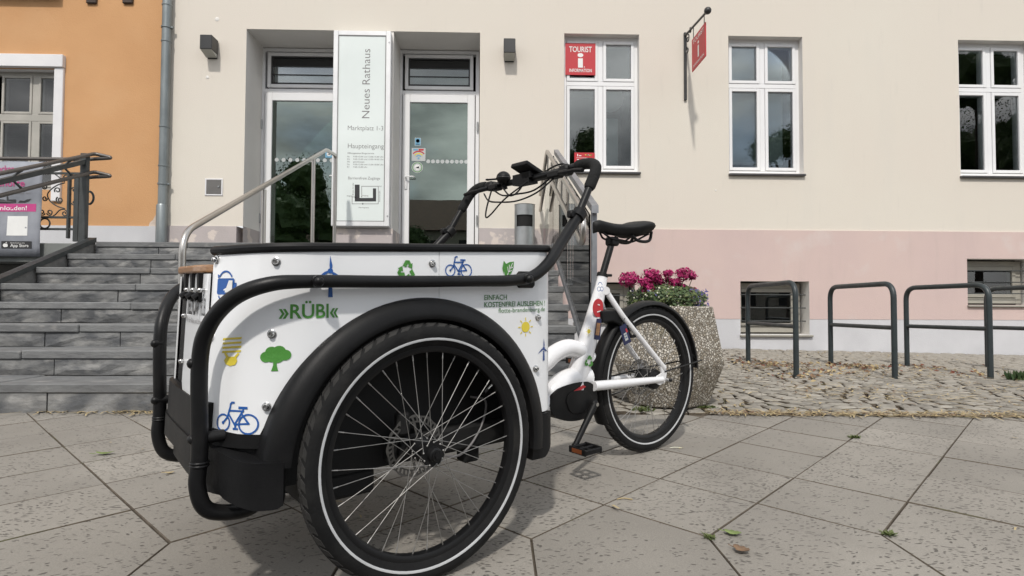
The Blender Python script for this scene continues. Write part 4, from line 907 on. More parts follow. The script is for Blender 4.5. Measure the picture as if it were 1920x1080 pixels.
# wrought iron balustrade
ib = thing('iron_balustrade', 'wrought iron balustrade with scrolls on the terrace edge left of the stairs', 'railing', (-5, 6.60, 1.46)); A = At(ib); IY = 6.655
def ip(x, y): q = onY(x, y, IY); return Vector((q.x, IY, q.z))
for y_ in (325.5, 408, 430): 
    mb = MB(); a = ip(-160, y_); b = ip(160, y_); mb.bbox((a.x, IY - .01, b.z - .012), (b.x, IY + .01, b.z + .012), M['iron'], .003); A.put(mb, 'rail')
for x0_, w_, y1_ in ((131, .026, 447), (146, .055, 453), (20, .026, 453), (-60, .055, 453)):
    a = ip(x0_, 325); b = ip(x0_, y1_); mb = MB(); mb.bbox((a.x - w_ / 2, IY - .02, b.z), (a.x + w_ / 2, IY + .02, a.z), M['iron'], .004); A.put(mb, 'baluster')
def scroll(pts, closed=False): mb = MB(); mb.tube(spline([ip(*p) for p in pts], 5), .0068, M['iron'], 6); A.put(mb, 'scroll', smooth=True)
def curl(cx, cy, r, a0, turns, sg): return [(cx + r * (1 - .72 * t / (turns * 6.283)) * math.cos(a0 + sg * t), cy + r * (1 - .72 * t / (turns * 6.283)) * math.sin(a0 + sg * t)) for t in [i * turns * 6.283 / 14 for i in range(15)]]
scroll([(121, 343), (108, 347), (95, 356), (89, 366), (95, 378), (108, 387), (121, 391)])
scroll(curl(123, 333, 6, 1.3, 1.3, -1)); scroll(curl(108, 357, 6, 2.6, 1.1, 1)); scroll(curl(112, 375, 7, -2.2, 1.3, -1)); scroll(curl(121, 400, 6, -1.4, 1.3, 1)); scroll(curl(93, 398, 6, 2.8, 1.3, -1)); scroll(curl(79, 398, 6, .4, 1.3, 1))
scroll([(122, 392), (112, 394), (104, 402), (97, 406), (91, 403)]); scroll([(121, 341), (113, 334), (104, 327)])
scroll(curl(84, 372, 5, 0, 1.2, 1)); scroll(curl(84, 350, 5, 3, 1.2, -1)); scroll(curl(139, 356, 5, 3.4, 1.1, 1)); scroll(curl(139, 380, 5, 3, 1.1, -1)); scroll(curl(152, 356, 5, 0, 1.1, -1)); scroll(curl(152, 380, 5, 0, 1.1, 1))
for x_ in (84, 40, 0): mb = MB(); q = ip(x_, 419); mb.tube([q + Vector((math.cos(i * .3927), 0, math.sin(i * .3927))) * .055 for i in range(16)], .009, M['iron'], 6, closed=True); A.put(mb, 'ring', smooth=True)
mb = MB(); q = ip(172, 371); mb.tube([q + Vector((-.03 + math.cos(a) * .05, 0, math.sin(a) * .07)) for a in [-1.5 + i * .25 for i in range(13)]], .012, M['iron'], 6); A.put(mb, 'scroll', smooth=True)
for k in range(11):
    x_ = -5.75 - k * .28; mb = MB(); mb.bbox((x_ - .01, IY - .01, 1.46), (x_ + .01, IY + .01, 2.2), M['iron'], .002); A.put(mb, 'baluster')
# banner
bn = thing('banner', 'grey printed banner with magenta strip hung on the iron balustrade', 'banner', (-5.15, 6.555, 1.3)); A = At(bn); BY = 6.555
P = [(-46, 302), (75, 303), (74, 478), (70, 481), (-46, 482)]
q0 = onY(-46, 302, BY); q1 = onY(75, 481, BY)
mb = MB(); n1, n2 = 14, 10; vs_ = []; fs = []
def bw(x, z): return BY + .006 * math.sin(x * 13 + z * 4) + .004 * math.sin(z * 11)
for i in range(n1 + 1):
    for j in range(n2 + 1):
        x = q0.x + (q1.x - q0.x) * i / n1; z = q1.z + (q0.z - q1.z) * j / n2; vs_.append((x, bw(x, z), z))
for i in range(n1):
    for j in range(n2): k = i * (n2 + 1) + j; fs.append((k, k + n2 + 1, k + n2 + 2, k + 1))
mb.add(vs_, fs, M['banner']); sh = A.put(mb, 'sheet', smooth=True); sm = sh.modifiers.new('thickness', 'SOLIDIFY'); sm.thickness = .002; sm.offset = 1
d = Decal(lambda x, z: Vector((x, bw(x, z) - .004, z)))
def bp_(x, y): q = onY(x, y, BY); return (q.x, q.z)
def brect(x0, y0, x1, y1, m):
    a = bp_(x0, y0); b = bp_(x1, y1); n = 6
    for i in range(n): xx0 = a[0] + (b[0] - a[0]) * i / n; xx1 = a[0] + (b[0] - a[0]) * (i + 1) / n; d.rect(xx0, b[1], xx1, a[1], m)
brect(-40, 381.5, 68, 397, M['pink_print']); brect(14, 405, 52, 442, M['white_ink']); 
def btext(t, x0, y, x1, h, m, off=0.):
    V, _ = text_tris(t, 1.); wv = max(v[0] for v in V); p = bp_(x0, y); q = bp_(x1, y); cap = h * BY / F_PX / .69; d.text(t, p[0], p[1], cap, m, sx=(q[0] - p[0]) / (wv * cap), off=off)
A.put(d.mb, "print"); d = Decal(lambda x, z: Vector((x, bw(x, z) - .0058, z)))
btext("downloaden!", -28, 393.5, 51, 8, M['white_ink'], .01); A.put(d.mb, "banner_lettering"); d = Decal(lambda x, z: Vector((x, bw(x, z) - .0058, z)))
btext("Ferienorte", -36, 349, 48, 12, M['pink_print'], .01); A.put(d.mb, "banner_lettering"); d = Decal(lambda x, z: Vector((x, bw(x, z) - .0058, z)))
btext("entdecken", -30, 322, 28, 12, M['pink_print'], .01)
A.put(d.mb, "banner_lettering"); d = Decal(lambda x, z: Vector((x, bw(x, z) - .0058, z)))
btext("kostenlos im", 10, 363.5, 58, 3.5, M['grey_ink'])
A.put(d.mb, "banner_lettering"); d = Decal(lambda x, z: Vector((x, bw(x, z) - .0058, z)))
d.poly([bp_(*p) for p in ((-30, 380), (-30, 376), (-5, 373), (6, 374), (12, 376), (12, 370), (13.5, 365), (15, 370), (15, 374), (30, 374), (30, 380))], M['black_ink']); A.put(d.mb, 'skyline_print'); d = Decal(lambda x, z: Vector((x, bw(x, z) - .0058, z))); d.poly([bp_(*p) for p in ((34, 380), (38, 376), (46, 377), (52, 374), (60, 373), (54, 378), (48, 380))], M['black_ink']); A.put(d.mb, 'skyline_print'); d = Decal(lambda x, z: Vector((x, bw(x, z) - .0058, z)))
brect(4, 452, 60, 466, M['black_ink'])
btext("App Store", 20, 463.5, 54, 6.0, M['white_ink'], .006) if False else None
A.put(d.mb, 'badge')
d = Decal(lambda x, z: Vector((x, bw(x, z) - .0085, z)))
btext("App Store", 20, 463.0, 54, 5.6, M['white_ink'], .01); btext("Download on the", 20, 456.5, 47, 2.2, M['white_ink'])
c = bp_(11.5, 459.5); d.circ(c[0] - .008, c[1] - .003, .018, M['white_ink'], 14, 1.1); d.circ(c[0] + .008, c[1] - .003, .017, M['white_ink'], 14, 1.1); d.poly([(c[0], c[1] + .018), (c[0] + .004, c[1] + .03), (c[0] + .014, c[1] + .034), (c[0] + .010, c[1] + .022)], M['white_ink']); d.circ(c[0] + .028, c[1] + .002, .009, M['black_ink'], 12)
A.put(d.mb, 'badge_lettering')

# ================================================================== HANDRAILS ON THE STAIRS
hr = thing('handrail', 'brushed steel handrail on three posts up the middle of the stairs', 'handrail', (-1.95, 5.2, .8)); A = At(hr); hx = -1.95
def hX(x, y): q = onX(x, y, hx); return Vector((hx, q.y, q.z))
bot = Vector((hx, 3.76, nose(3.76) - RISE)); tp_ = hX(612, 281); end = hX(629, 291)
mb = MB(); mb.tube(rounded([bot + Vector((0, 0, -.02)), hX(342.5, 437), tp_, end, Vector((hx, end.y, LZ - .02))], [.14, .06, .05], 8), .0212, M['steel'], 14); A.put(mb, 'tube', smooth=True)
for px, py in ((588, 298), (495, 356)):
    q = hX(px, py); mb = MB(); kf = max(0, min(7, math.floor((q.y - SY0) / TREAD))); zb = .144 + (kf + 1) * RISE; mb.tube([Vector((hx, q.y, zb - .01)), q], .0195, M['steel'], 12); A.put(mb, 'post', smooth=True)
# right rail with glass
rr = thing('glass_balustrade', 'clear glass balustrade with ladder shaped steel handrail on the right edge of the stairs', 'balustrade', (.62, 5.6, .9)); A = At(rr); hx = .605
def hX(x, y): q = onX(x, y, hx); return Vector((hx, q.y, q.z))
apex = hX(1035, 283)
sl = RISE / TREAD
def railz(y, off): return apex.z - off + (min(y, apex.y) - apex.y) * sl
yl = 3.86
up = [Vector((hx - .055, 7.55, apex.z - .30)), Vector((hx - .055, apex.y, apex.z)), Vector((hx - .055, yl, railz(yl, 0)))]
loop_lo = [Vector((hx - .055, yl - .10, railz(yl, 0) - .10)), Vector((hx - .055, yl - .06, railz(yl, .2) - .03)), Vector((hx - .055, yl + .06, railz(yl + .06, .22)))]
lo_ = [Vector((hx - .055, apex.y + .03, apex.z - .22)), Vector((hx - .055, 7.55, apex.z - .50))]
mb = MB(); mb.tube(rounded(up + loop_lo + lo_, .07, 6), .0205, M['steel'], 12); A.put(mb, 'rail_tube', smooth=True)
for i in range(8):
    yy = yl + .25 + i * .46
    if yy < apex.y: mb = MB(); mb.tube([(hx - .055, yy, railz(yy, .0)), (hx - .055, yy + .05, railz(yy + .05, .22))], .008, M['steel'], 8); A.put(mb, 'rung', smooth=True)
mb = MB(); slope_bar(mb, hx + .035, yl + .0, apex.y - .1, railz(yl, .02), railz(apex.y - .1, .02), .045, .05, M['grey_steel']); A.put(mb, 'flat_rail')
mb = MB(); mb.bbox((hx + .02, 3.90, .16), (hx + .055, 3.95, railz(3.9, .0)), M['grey_steel'], .004); A.put(mb, 'post')
mb = MB(); slope_bar(mb, hx + .02, 3.7, 6.5, nose(3.7) - .03, nose(6.5) - .03, .05, .05, M['grey_steel']); A.put(mb, 'bottom_rail')
def gpanel(y0, y1, zb0, zb1, zt0, zt1): mb = MB(); mb.prism([(hx + .010, y0, zb0), (hx + .010, y1, zb1), (hx + .010, y1, zt1), (hx + .010, y0, zt0)], (.012, 0, 0), M['clear_glass']); A.put(mb, 'glass_pane')
gpanel(6.52, 7.66, LZ + .02, LZ + .02, apex.z - .06, apex.z - .06)
gpanel(5.28, 6.49, nose(5.28) + .03, nose(6.49) + .03, railz(5.28, .06), railz(6.49, .06)); gpanel(3.97, 5.25, nose(3.97) + .03, nose(5.25) + .03, railz(3.97, .06), railz(5.25, .06))

# ================================================================== BIN
c = onY(983.5, 458, 7.32); bx, by = c.x, 7.32
bi = thing('litter_bin', 'round galvanised ash and litter bin beside the glass balustrade on the landing', 'bin', (bx, by, LZ)); A = At(bi)
rb = .125; zt = onY(983, 385, 7.32).z; z1 = onY(983, 424, 7.2).z; z2 = onY(983, 402, 7.2).z
mb = MB(); mb.lathe([(0, LZ + .004), (rb, LZ + .004), (rb, z1)], (bx, by, 0), (0, 0, 1), M['galv'], 32); A.put(mb, 'body', smooth=True)
fr_ = math.atan2(-by, -bx)
mb = MB(); mb.lathe([(rb, z1), (rb, z2)], (bx, by, 0), (0, 0, 1), M['galv'], 28, fr_ + .88, fr_ + 2 * math.pi - .88, ref=(1, 0, 0)); mb.lathe([(rb, z2), (rb, zt), (rb + .006, zt + .004), (rb - .01, zt + .004), (rb - .02, zt - .03), (0, zt - .03)], (bx, by, 0), (0, 0, 1), M['galv'], 32); A.put(mb, 'hood', smooth=True)
mb = MB(); mb.lathe([(rb - .012, z1 - .02), (rb - .012, z2 + .02)], (bx, by, 0), (0, 0, 1), M['black_shade'], 28); A.put(mb, 'liner', smooth=True)

# ================================================================== PLANTER
pc = Vector((1.125, 3.93, 0)); pz = cobble_z(1.1, 3.8)
pl = thing('concrete_planter', 'large octagonal planter of exposed pebble concrete behind the rear wheel', 'planter', (pc.x, pc.y, pz)); A = At(pl)
ztop = onY(1250, 574, 3.62).z
Hh = ztop - pz
prof = [(.0, .004), (.262, .004), (.272, .02), (.368, Hh * .42), (.368, Hh * .46), (.302, Hh - .01), (.296, Hh), (.245, Hh), (.24, Hh - .07), (0, Hh - .07)]
mb = MB(); mb.lathe([(r, h + pz) for r, h in prof], pc, (0, 0, 1), M['aggregate'], 8, R(12), R(372), ref=(1, 0, 0)); o = A.put(mb, 'bowl')
bv = o.modifiers.new('edge', 'BEVEL'); bv.width = .01; bv.segments = 2; bv.limit_method = 'ANGLE'
mb = MB(); mb.lathe([(0, pz + Hh - .05), (.24, pz + Hh - .055)], pc, (0, 0, 1), M['joint'], 12); A.put(mb, 'soil')
rf = random.Random(11)
def leafcard(mb, c, nrm, size, m, rot=None):
    nrm = Vector(nrm).normalized(); a = nrm.orthogonal().normalized(); a = Matrix.Rotation(rf.uniform(0, 6.28), 3, nrm) @ a; b = nrm.cross(a); c = Vector(c); k = nrm * size * .15
    mb.add([c - a * size, c - a * size * .2 + b * size * .5 + k, c + a * size, c - a * size * .2 - b * size * .5 + k], [(0, 1, 2), (0, 2, 3)], m)
fl = thing('flower_bed', 'low green foliage with white and violet flowers filling the pebble planter', 'plants', (pc.x, pc.y, ztop - .05)); A2 = At(fl)
mb = MB()
for i in range(3600):
    a = rf.uniform(0, 6.283); r = math.sqrt(rf.random()) * .258; h = .10 * (1 - (r / .30) ** 2) + rf.uniform(-.05, .07)
    leafcard(mb, (pc.x + r * math.cos(a), pc.y + r * math.sin(a), ztop - .015 + h), (math.cos(a) * r * 3 + rf.uniform(-.6, .6), math.sin(a) * r * 3 + rf.uniform(-.8, .2), 1), rf.uniform(.009, .020), M['fol'] if rf.random() < .6 else M['fol2'])
o = A2.put(mb, 'foliage'); o["kind"] = "stuff"
mb = MB()
for i in range(120):
    a = rf.uniform(2.4, 5.0); r = rf.uniform(.08, .255); h = .105 * (1 - (r / .30) ** 2) + rf.uniform(-.03, .06); mb.ball((pc.x + r * math.cos(a) - .02, pc.y + r * math.sin(a), ztop - .01 + h), rf.uniform(.005, .008), M['petal_w'], 6, 4)
o = A2.put(mb, 'white_blossoms'); o["kind"] = "stuff"
mb = MB()
for i in range(150):
    a = rf.uniform(5.3, 6.7); r = rf.uniform(.16, .27); leafcard(mb, (pc.x + r * math.cos(a), pc.y + r * math.sin(a), ztop + rf.uniform(-.03, .11)), (rf.uniform(-1, 1), -1, rf.uniform(0, 1)), rf.uniform(.008, .014), M['petal_b'])
for i in range(30):
    a = rf.uniform(3.3, 4.2); r = rf.uniform(.16, .25); leafcard(mb, (pc.x + r * math.cos(a), pc.y + r * math.sin(a), ztop + rf.uniform(.0, .1)), (rf.uniform(-1, 1), -1, rf.uniform(0, 1)), rf.uniform(.008, .013), M['petal_b'])
o = A2.put(mb, 'violet_blossoms'); o["kind"] = "stuff"
heads = [(1181, 524, 0.073), (1207, 530, 0.043), (1222, 517, 0.065), (1235, 531, 0.051), (1252, 513, 0.037), (1253, 524, 0.026), (1266, 530, 0.039), (1283, 515, 0.065), (1299, 519, 0.031), (1276, 540, 0.043), (1294, 547, 0.048), (1214, 540, 0.043), (1226, 521, 0.048)]
PYc = 3.88
gg = 0
GL = ['large full magenta geranium head furthest left in the planter', 'small magenta geranium just right of the large left head', 'large magenta geranium head at the top left of centre', 'magenta geranium low in the middle of the planter', 'small magenta geranium bud standing highest in the middle', 'tiny magenta geranium below the highest bud', 'small magenta geranium left of the big right hand head', 'big magenta geranium head at the top right', 'tiny magenta geranium at the right of the big right head', 'magenta geranium below the big right head', 'lowest magenta geranium at the right edge above the violet flowers', 'magenta geranium half sunk in foliage at the left', 'magenta geranium behind the top left head']
for gi, (px, py, r) in enumerate(heads):
    q = onY(px, py, PYc + rf.uniform(-.10, .06)); base = Vector((pc.x + (q.x - pc.x) * .6, q.y, ztop - .02))
    gp_ = thing('geranium', GL[gi], 'flower', base, 'magenta geraniums in the planter'); A3 = At(gp_)
    mb = MB(); mb.tube(spline([base, base.lerp(q, .55) + Vector((rf.uniform(-.01, .01), 0, 0)), q], 4), .0026, M['fol'], 5); A3.put(mb, 'stem', smooth=True)
    mb = MB()
    for i in range(int(150 * (r / .046) ** 1.5)):
        n_ = Vector((rf.gauss(0, 1), rf.gauss(0, 1), rf.gauss(0, 1) + .3)).normalized(); leafcard(mb, q + Vector((n_.x, n_.y, n_.z * .72)) * r * rf.uniform(.5, 1.05), n_ + Vector((rf.uniform(-.5, .5), rf.uniform(-.5, .5), rf.uniform(-.5, .5))), rf.uniform(.010, .016), M['petal'])
    A3.put(mb, 'flower_head')
    mb = MB()
    for i in range(4):
        an = rf.uniform(0, 6.28); leafcard(mb, base + Vector((math.cos(an) * .035, math.sin(an) * .03, rf.uniform(.03, .09))), (rf.uniform(-.5, .5), -.6, 1), rf.uniform(.020, .03), M['fol'])
    A3.put(mb, 'leaves')

# ================================================================== BIKE RACKS
RK = [(2.609, 6.141, 2.587, 5.106), (3.423, 6.045, 3.411, 5.046), (4.150, 5.95, 4.225, 5.02), (4.941, 5.90, 4.93, 4.95)]
RL = ['grey tube bike stand nearest the planter, before the first basement window', 'grey tube bike stand second from the planter in the row', 'grey tube bike stand third from the planter in the row', 'grey tube bike stand cut by the right edge of the photo']
for (xf, yf, xn, yn), lb in zip(RK, RL):
    zf, zn = cobble_z(xf, yf), cobble_z(xn, yn); rk = thing('bike_rack', lb, 'bike rack', ((xf + xn) / 2, (yf + yn) / 2, (zf + zn) / 2), 'tube bike stands in a row on the cobbles'); A = At(rk)
    zt = (zf + zn) / 2 + .795
    if xf > 4.8: xt = 0
    mb = MB(); mb.tube(rounded([(xf, yf, zf - .05), (xf, yf, zt), (xn, yn, zt), (xn, yn, zn - .05)], .13, 9), .0235, M['rack'], 16); A.put(mb, 'hoop', smooth=True)
    mb = MB(); mb.cyl((xf, yf, zf + .40), (xn, yn, zn + .425), .0195, M['rack'], 14); A.put(mb, 'crossbar', smooth=True)
# ================================================================== CARGO TRIKE
tk = thing('cargo_trike', 'white and black electric cargo tricycle with printed box parked on the slabs', 'cargo bike', O - UP * TR)
tk.matrix_world = Matrix(((U.x, -N.x, UP.x, tk.location.x), (U.y, -N.y, UP.y, tk.location.y), (U.z, -N.z, UP.z, tk.location.z), (0, 0, 0, 1)))
BC = -.453                                      # centre plane (b)
# plan of the box: near half, from the rear corner to the middle of the front
PLAN = spline([(.470, -.30, 0), (.470, -.13, 0), (.464, -.085, 0), (.447, -.060, 0), (.418, -.052, 0)], 5)[:-1] + [Vector((a, -.05, 0)) for a in (.40, .35, .30, .2, .1, 0, -.1, -.2)] + spline([(-.25, -.05, 0), (-.31, -.058, 0), (-.365, -.082, 0), (-.405, -.120, 0), (-.436, -.168, 0), (-.457, -.216, 0), (-.466, -.26, 0), (-.469, -.34, 0), (-.470, -.453, 0)], 5)
SL = [0.]
for p, q in zip(PLAN, PLAN[1:]): SL.append(SL[-1] + (q - p).length)
i0 = min(range(len(PLAN)), key=lambda i: abs(PLAN[i].x) + abs(PLAN[i].y + .05)); S_OFF = SL[i0]
def plan(s):          # s = a on the flat side; larger s -> rear
    t = S_OFF - s
    if t <= 0: return PLAN[0], Vector((0, 1, 0))
    for i in range(len(SL) - 1):
        if SL[i + 1] >= t: break
    f = min(1, (t - SL[i]) / (SL[i + 1] - SL[i])); p = PLAN[i].lerp(PLAN[i + 1], f); d = (PLAN[i + 1] - PLAN[i]).normalized()
    return p, Vector((d.y * -1, d.x, 0)) * -1
def smoothstep(x): x = max(0, min(1, x)); return x * x * (3 - 2 * x)
def surf(s, c, off=0.):
    p, n = plan(s)
    if n.y < 0 and p.x > -.25 and p.x < .42: n = -n
    n = n if n.dot(Vector((0, 1, 0)) if p.x > -.3 else Vector((-1, .4, 0))) > 0 else -n
    dr = -.06 * (.52 - c) * smoothstep((-.25 - p.x) / .2)
    return (p.x + dr + n.x * off, p.y + n.y * off, c)
def SP(s, c, off=0.): return L(*surf(s, c, off))
def mir(P): a, b, c = P; return (a, 2 * BC - b, c)
S_FRONT = S_OFF - SL[-1]
S_REAR = S_OFF - 0.0
def find_s(a, side='f'):
    lo, hi = S_FRONT, 0.
    for _ in range(40):
        m_ = (lo + hi) / 2
        if plan(m_)[0].x < a: lo = m_
        else: hi = m_
    return lo
ARC_R, ARC_C = .414, -.010
def top_c(s): return .516 + .030 * (max(-.5, min(.45, s)) + .5) / .95
def panel_bottom(s):
    a = plan(s)[0].x
    fl_ = .092 if s < 0 else .045
    ar = ARC_R - .020 * smoothstep((-.15 - a) / .15)
    if abs(a) < ar: fl_ = max(fl_, ARC_C + math.sqrt(ar ** 2 - a * a))
    return fl_
def ribbon(s0, s1, cb, ct, off, th, m, n=60, nz=8):
    """curved sheet over the box plan between heights cb(s) and ct(s), with thickness"""
    mb = MB(); vs_ = []; fs = []
    for i in range(n + 1):
        s = s0 + (s1 - s0) * i / n; b_, t_ = cb(s), ct(s)
        for j in range(nz + 1): vs_.append(SP(s, b_ + (t_ - b_) * j / nz, off(s) if callable(off) else off))
    k0 = len(vs_)
    for i in range(n + 1):
        s = s0 + (s1 - s0) * i / n; b_, t_ = cb(s), ct(s)
        for j in range(nz + 1): vs_.append(SP(s, b_ + (t_ - b_) * j / nz, (off(s) if callable(off) else off) - th))
    for i in range(n):
        for j in range(nz):
            k = i * (nz + 1) + j; fs.append((k, k + 1, k + nz + 2, k + nz + 1)); fs.append((k0 + k, k0 + k + nz + 1, k0 + k + nz + 2, k0 + k + 1))
        for j in (0, nz): k = i * (nz + 1) + j; fs.append((k, k + nz + 1, k0 + k + nz + 1, k0 + k))
    for i in (0, n):
        for j in range(nz): k = i * (nz + 1) + j; fs.append((k, k + 1, k0 + k + 1, k0 + k))
    mb.add(vs_, fs, m); return mb
def mirror_mb(mb):
    q = MB(); q.mats = list(mb.mats); q.m = list(mb.m); q.f = [tuple(reversed(f)) for f in mb.f]; yc = -BC
    q.v = [Vector((v.x, 2 * yc - v.y, v.z)) for v in mb.v]; return q
def both(mb, name, smooth=True, angle=35, near=None):
    mm = mirror_mb(mb); o = mb.build(name, tk, smooth, angle); o2 = mm.build(name, tk, smooth, angle); return o, o2

SF0 = find_s(-.463); S_R1 = .462
# tub: black shell behind the panels, full outline
sf = find_s(-.464)
def tub_bottom(s):
    a = plan(s)[0].x; r_ = .372
    v = -.055
    if abs(a) < r_ and plan(s)[0].y > -.1: v = max(v, ARC_C + math.sqrt(r_ * r_ - a * a))
    return v
ribbon(S_FRONT, S_REAR - .001, tub_bottom, lambda s: (top_c(s) + .002 if s > SF0 else .466), -.006, .012, M['black_plastic'], 120, 8).build('tub_shell', tk, True, 35)
mirror_mb(ribbon(S_FRONT, S_REAR - .001, tub_bottom, lambda s: .462 + (top_c(s) - .460) * smoothstep((plan(s)[0].x + .36) / .06), -.006, .012, M['black_plastic'], 120, 8)).build('tub_shell', tk, True, 35)
# wheel housings
for sgn in (0, 1):
    mb = MB(); cc = L(0, -.058, ARC_C); n = 30; prof = []
    vs_ = []; fs = []
    for i in range(n + 1):
        an = R(-8) + R(196) * i / n
        for b_ in (-.058, -.165): vs_.append(L(.372 * math.cos(an), b_, ARC_C + .372 * math.sin(an)))
    for i in range(n): fs.append((2 * i, 2 * i + 1, 2 * i + 3, 2 * i + 2))
    k = len(vs_); vs_ += [L(.372 * math.cos(R(-8) + R(196) * i / n), -.165, ARC_C + .372 * math.sin(R(-8) + R(196) * i / n)) for i in range(n + 1)]; fs.append(tuple(range(k, k + n + 1)))
    mb.add(vs_, fs, M['black_shade'])
    if sgn: mb = mirror_mb(mb)
    mb.build('wheel_housing', tk, True)
# floor, chassis beams, batteries and steering gear under the box
mb = MB(); Z = lambda a, b, c: L(a, b, c)
mb.bbox(L(-.45, -.17, -.065), L(.44, -.74, -.045), M['black_shade'], .006); mb.build('floor', tk)
mb = MB(); mb.bbox(L(-.28, -.17, -.13), L(-.08, -.74, -.06), M['black_shade'], .01); mb.build('battery_case', tk)
mb = MB(); mb.bbox(L(-.035, -.10, -.035), L(.035, -.80, .03), M['black_tube'], .008); mb.build('axle_beam', tk)
mb = MB(); mb.bbox(L(-.06, -.13, -.05), L(.45, -.20, .02), M['black_shade'], .008); mb.bbox(L(-.06, -.70, -.05), L(.45, -.77, .02), M['black_shade'], .008); mb.build('chassis_rail', tk)
mb = MB(); mb.bbox(L(.20, -.15, -.10), L(.255, -.20, -.03), M['black_shade'], .006); mb.build('bump_stop', tk)
mb = MB(); mb.tube(spline([L(.05, -.11, -.03), L(.16, -.12, -.06), L(.24, -.13, .0), L(.27, -.14, .08), L(.22, -.15, .1)], 6), .0035, M['grey_ink'], 6); mb.build('brake_hose', tk, True)
# rear wall and bench inside
mb = MB(); mb.bbox(L(.447, -.10, -.05), L(.462, 2 * BC + .10, .53), M['black_plastic'], .004); mb.build('rear_wall', tk)
mb = MB(); mb.bbox(L(.05, -.19, .20), L(.40, 2 * BC + .19, .225), M['wood'], .004); mb.build('bench', tk)
# white side panels: front half and rear half, meeting at a seam
SEAM = T(822, 495, -.05)[0]
def ptop(s):
    t = top_c(s) - .002
    e = s - SF0
    if e < .03: t -= .03 - math.sqrt(max(0, .03 ** 2 - (.03 - max(0, e)) ** 2))
    return t
def pbot(s):
    b_ = panel_bottom(s)
    for e, rr_ in ((S_R1 - s, .03),):
        if e < rr_: b_ += rr_ - math.sqrt(max(0, rr_ ** 2 - (rr_ - max(0, e)) ** 2))
    a = plan(s)[0].x
    if s < 0:
        b_ = b_ + .012 * smoothstep((-.40 - a) / .08)
    return b_
SF0 = find_s(-.463); S_R1 = .462
pn1 = [ribbon(SF0, SEAM - .0008, pbot, ptop, .004, .004, M['white_panel'], 110, 8).build('side_panel', tk, True, 60)]
mirror_mb(ribbon(SF0, SEAM - .0008, pbot, lambda s: min(ptop(s), .462 + .06 * smoothstep((plan(s)[0].x + .36) / .06)), .004, .004, M['white_panel'], 110, 8)).build('side_panel', tk, True, 60)
pn2 = both(ribbon(SEAM + .0008, S_R1, pbot, ptop, .004, .004, M['white_panel'], 60, 8), 'side_panel', True, 60)
# rear white face of the box
mb = MB(); 
# front plate, black pillars behind it
fp = MB(); nb = 12; vs_ = []; fs = []
def fsurf(b_, c, off):
    # front face follows the plan: find s for this b on near half or mirrored half
    bb = b_ if b_ >= BC else 2 * BC - b_
    lo, hi = S_FRONT, find_s(-.40)
    for _ in range(30):
        m_ = (lo + hi) / 2
        if plan(m_)[0].y < bb: lo = m_
        else: hi = m_
    P = surf(lo, c, 0); return L(P[0] - off, b_, c)
FB0, FB1 = -.240, -.455
def fbox(b0, b1, c0, c1, off, th, m, rad=0.):
    mb = MB(); vs_ = []; fs = []; n, nz = 14, 8
    for k in (0, 1):
        for i in range(n + 1):
            b_ = b0 + (b1 - b0) * i / n; e = min(abs(b_ - b0), abs(b_ - b1)); lift = 0
            if e < rad: lift = rad - math.sqrt(rad * rad - (rad - e) ** 2)
            for j in range(nz + 1): vs_.append(fsurf(b_, c0 + lift + (c1 - lift * .0 - c0 - lift) * j / nz, off - k * th))
    h = (n + 1) * (nz + 1)
    for i in range(n):
        for j in range(nz): k = i * (nz + 1) + j; fs += [(k, k + nz + 1, k + nz + 2, k + 1), (h + k, h + k + 1, h + k + nz + 2, h + k + nz + 1)]
        for j in (0, nz): k = i * (nz + 1) + j; fs.append((k, k + 1 + nz, h + k + nz + 1, h + k))
    for i in (0, n):
        for j in range(nz): k = i * (nz + 1) + j; fs.append((k, k + 1, h + k + 1, h + k))
    mb.add(vs_, fs, m); return mb
fpl = fbox(FB0, FB1, .155, .465, .012, .005, M['white_panel'], .025).build('front_plate', tk, True, 60)
# wooden front shelf with rounded nose
mb = MB(); sh = []
for i in range(25):
    b_ = -.20 + (2 * (BC + .20)) * i / 24; u = (b_ - BC) / .253; sh.append((-.494 + .085 * max(0, abs(u) - .35) ** 2.2 / .65 ** 2.2, b_))
poly = [L(a, b_, .468) for a, b_ in sh] + [L(-.36, sh[-1][1], .468), L(-.36, sh[0][1], .468)]
mb.prism(poly, (0, 0, .020), M['wood']); o = mb.build('wooden_shelf', tk); bv = o.modifiers.new('edge', 'BEVEL'); bv.width = .005; bv.segments = 2
# shelf hooks and bolts on the front
for b_ in (-.29, -.375, -.46):
    mb = MB(); mb.bbox(L(-.478, b_ - .011, .395), L(-.494, b_ + .011, .467), M['black_plastic'], .004); mb.tube([L(-.491, b_, .415), L(-.504, b_, .405)], .009, M['black_plastic'], 8); mb.build('hook', tk)
    mb = MB(); mb.tube([L(-.478, b_ + .03, .425), L(-.494, b_ + .03, .425)], .005, M['chrome'], 10); mb.ball(L(-.495, b_ + .03, .425), .006, M['chrome'], 10, 6); mb.build('bolt', tk, True)
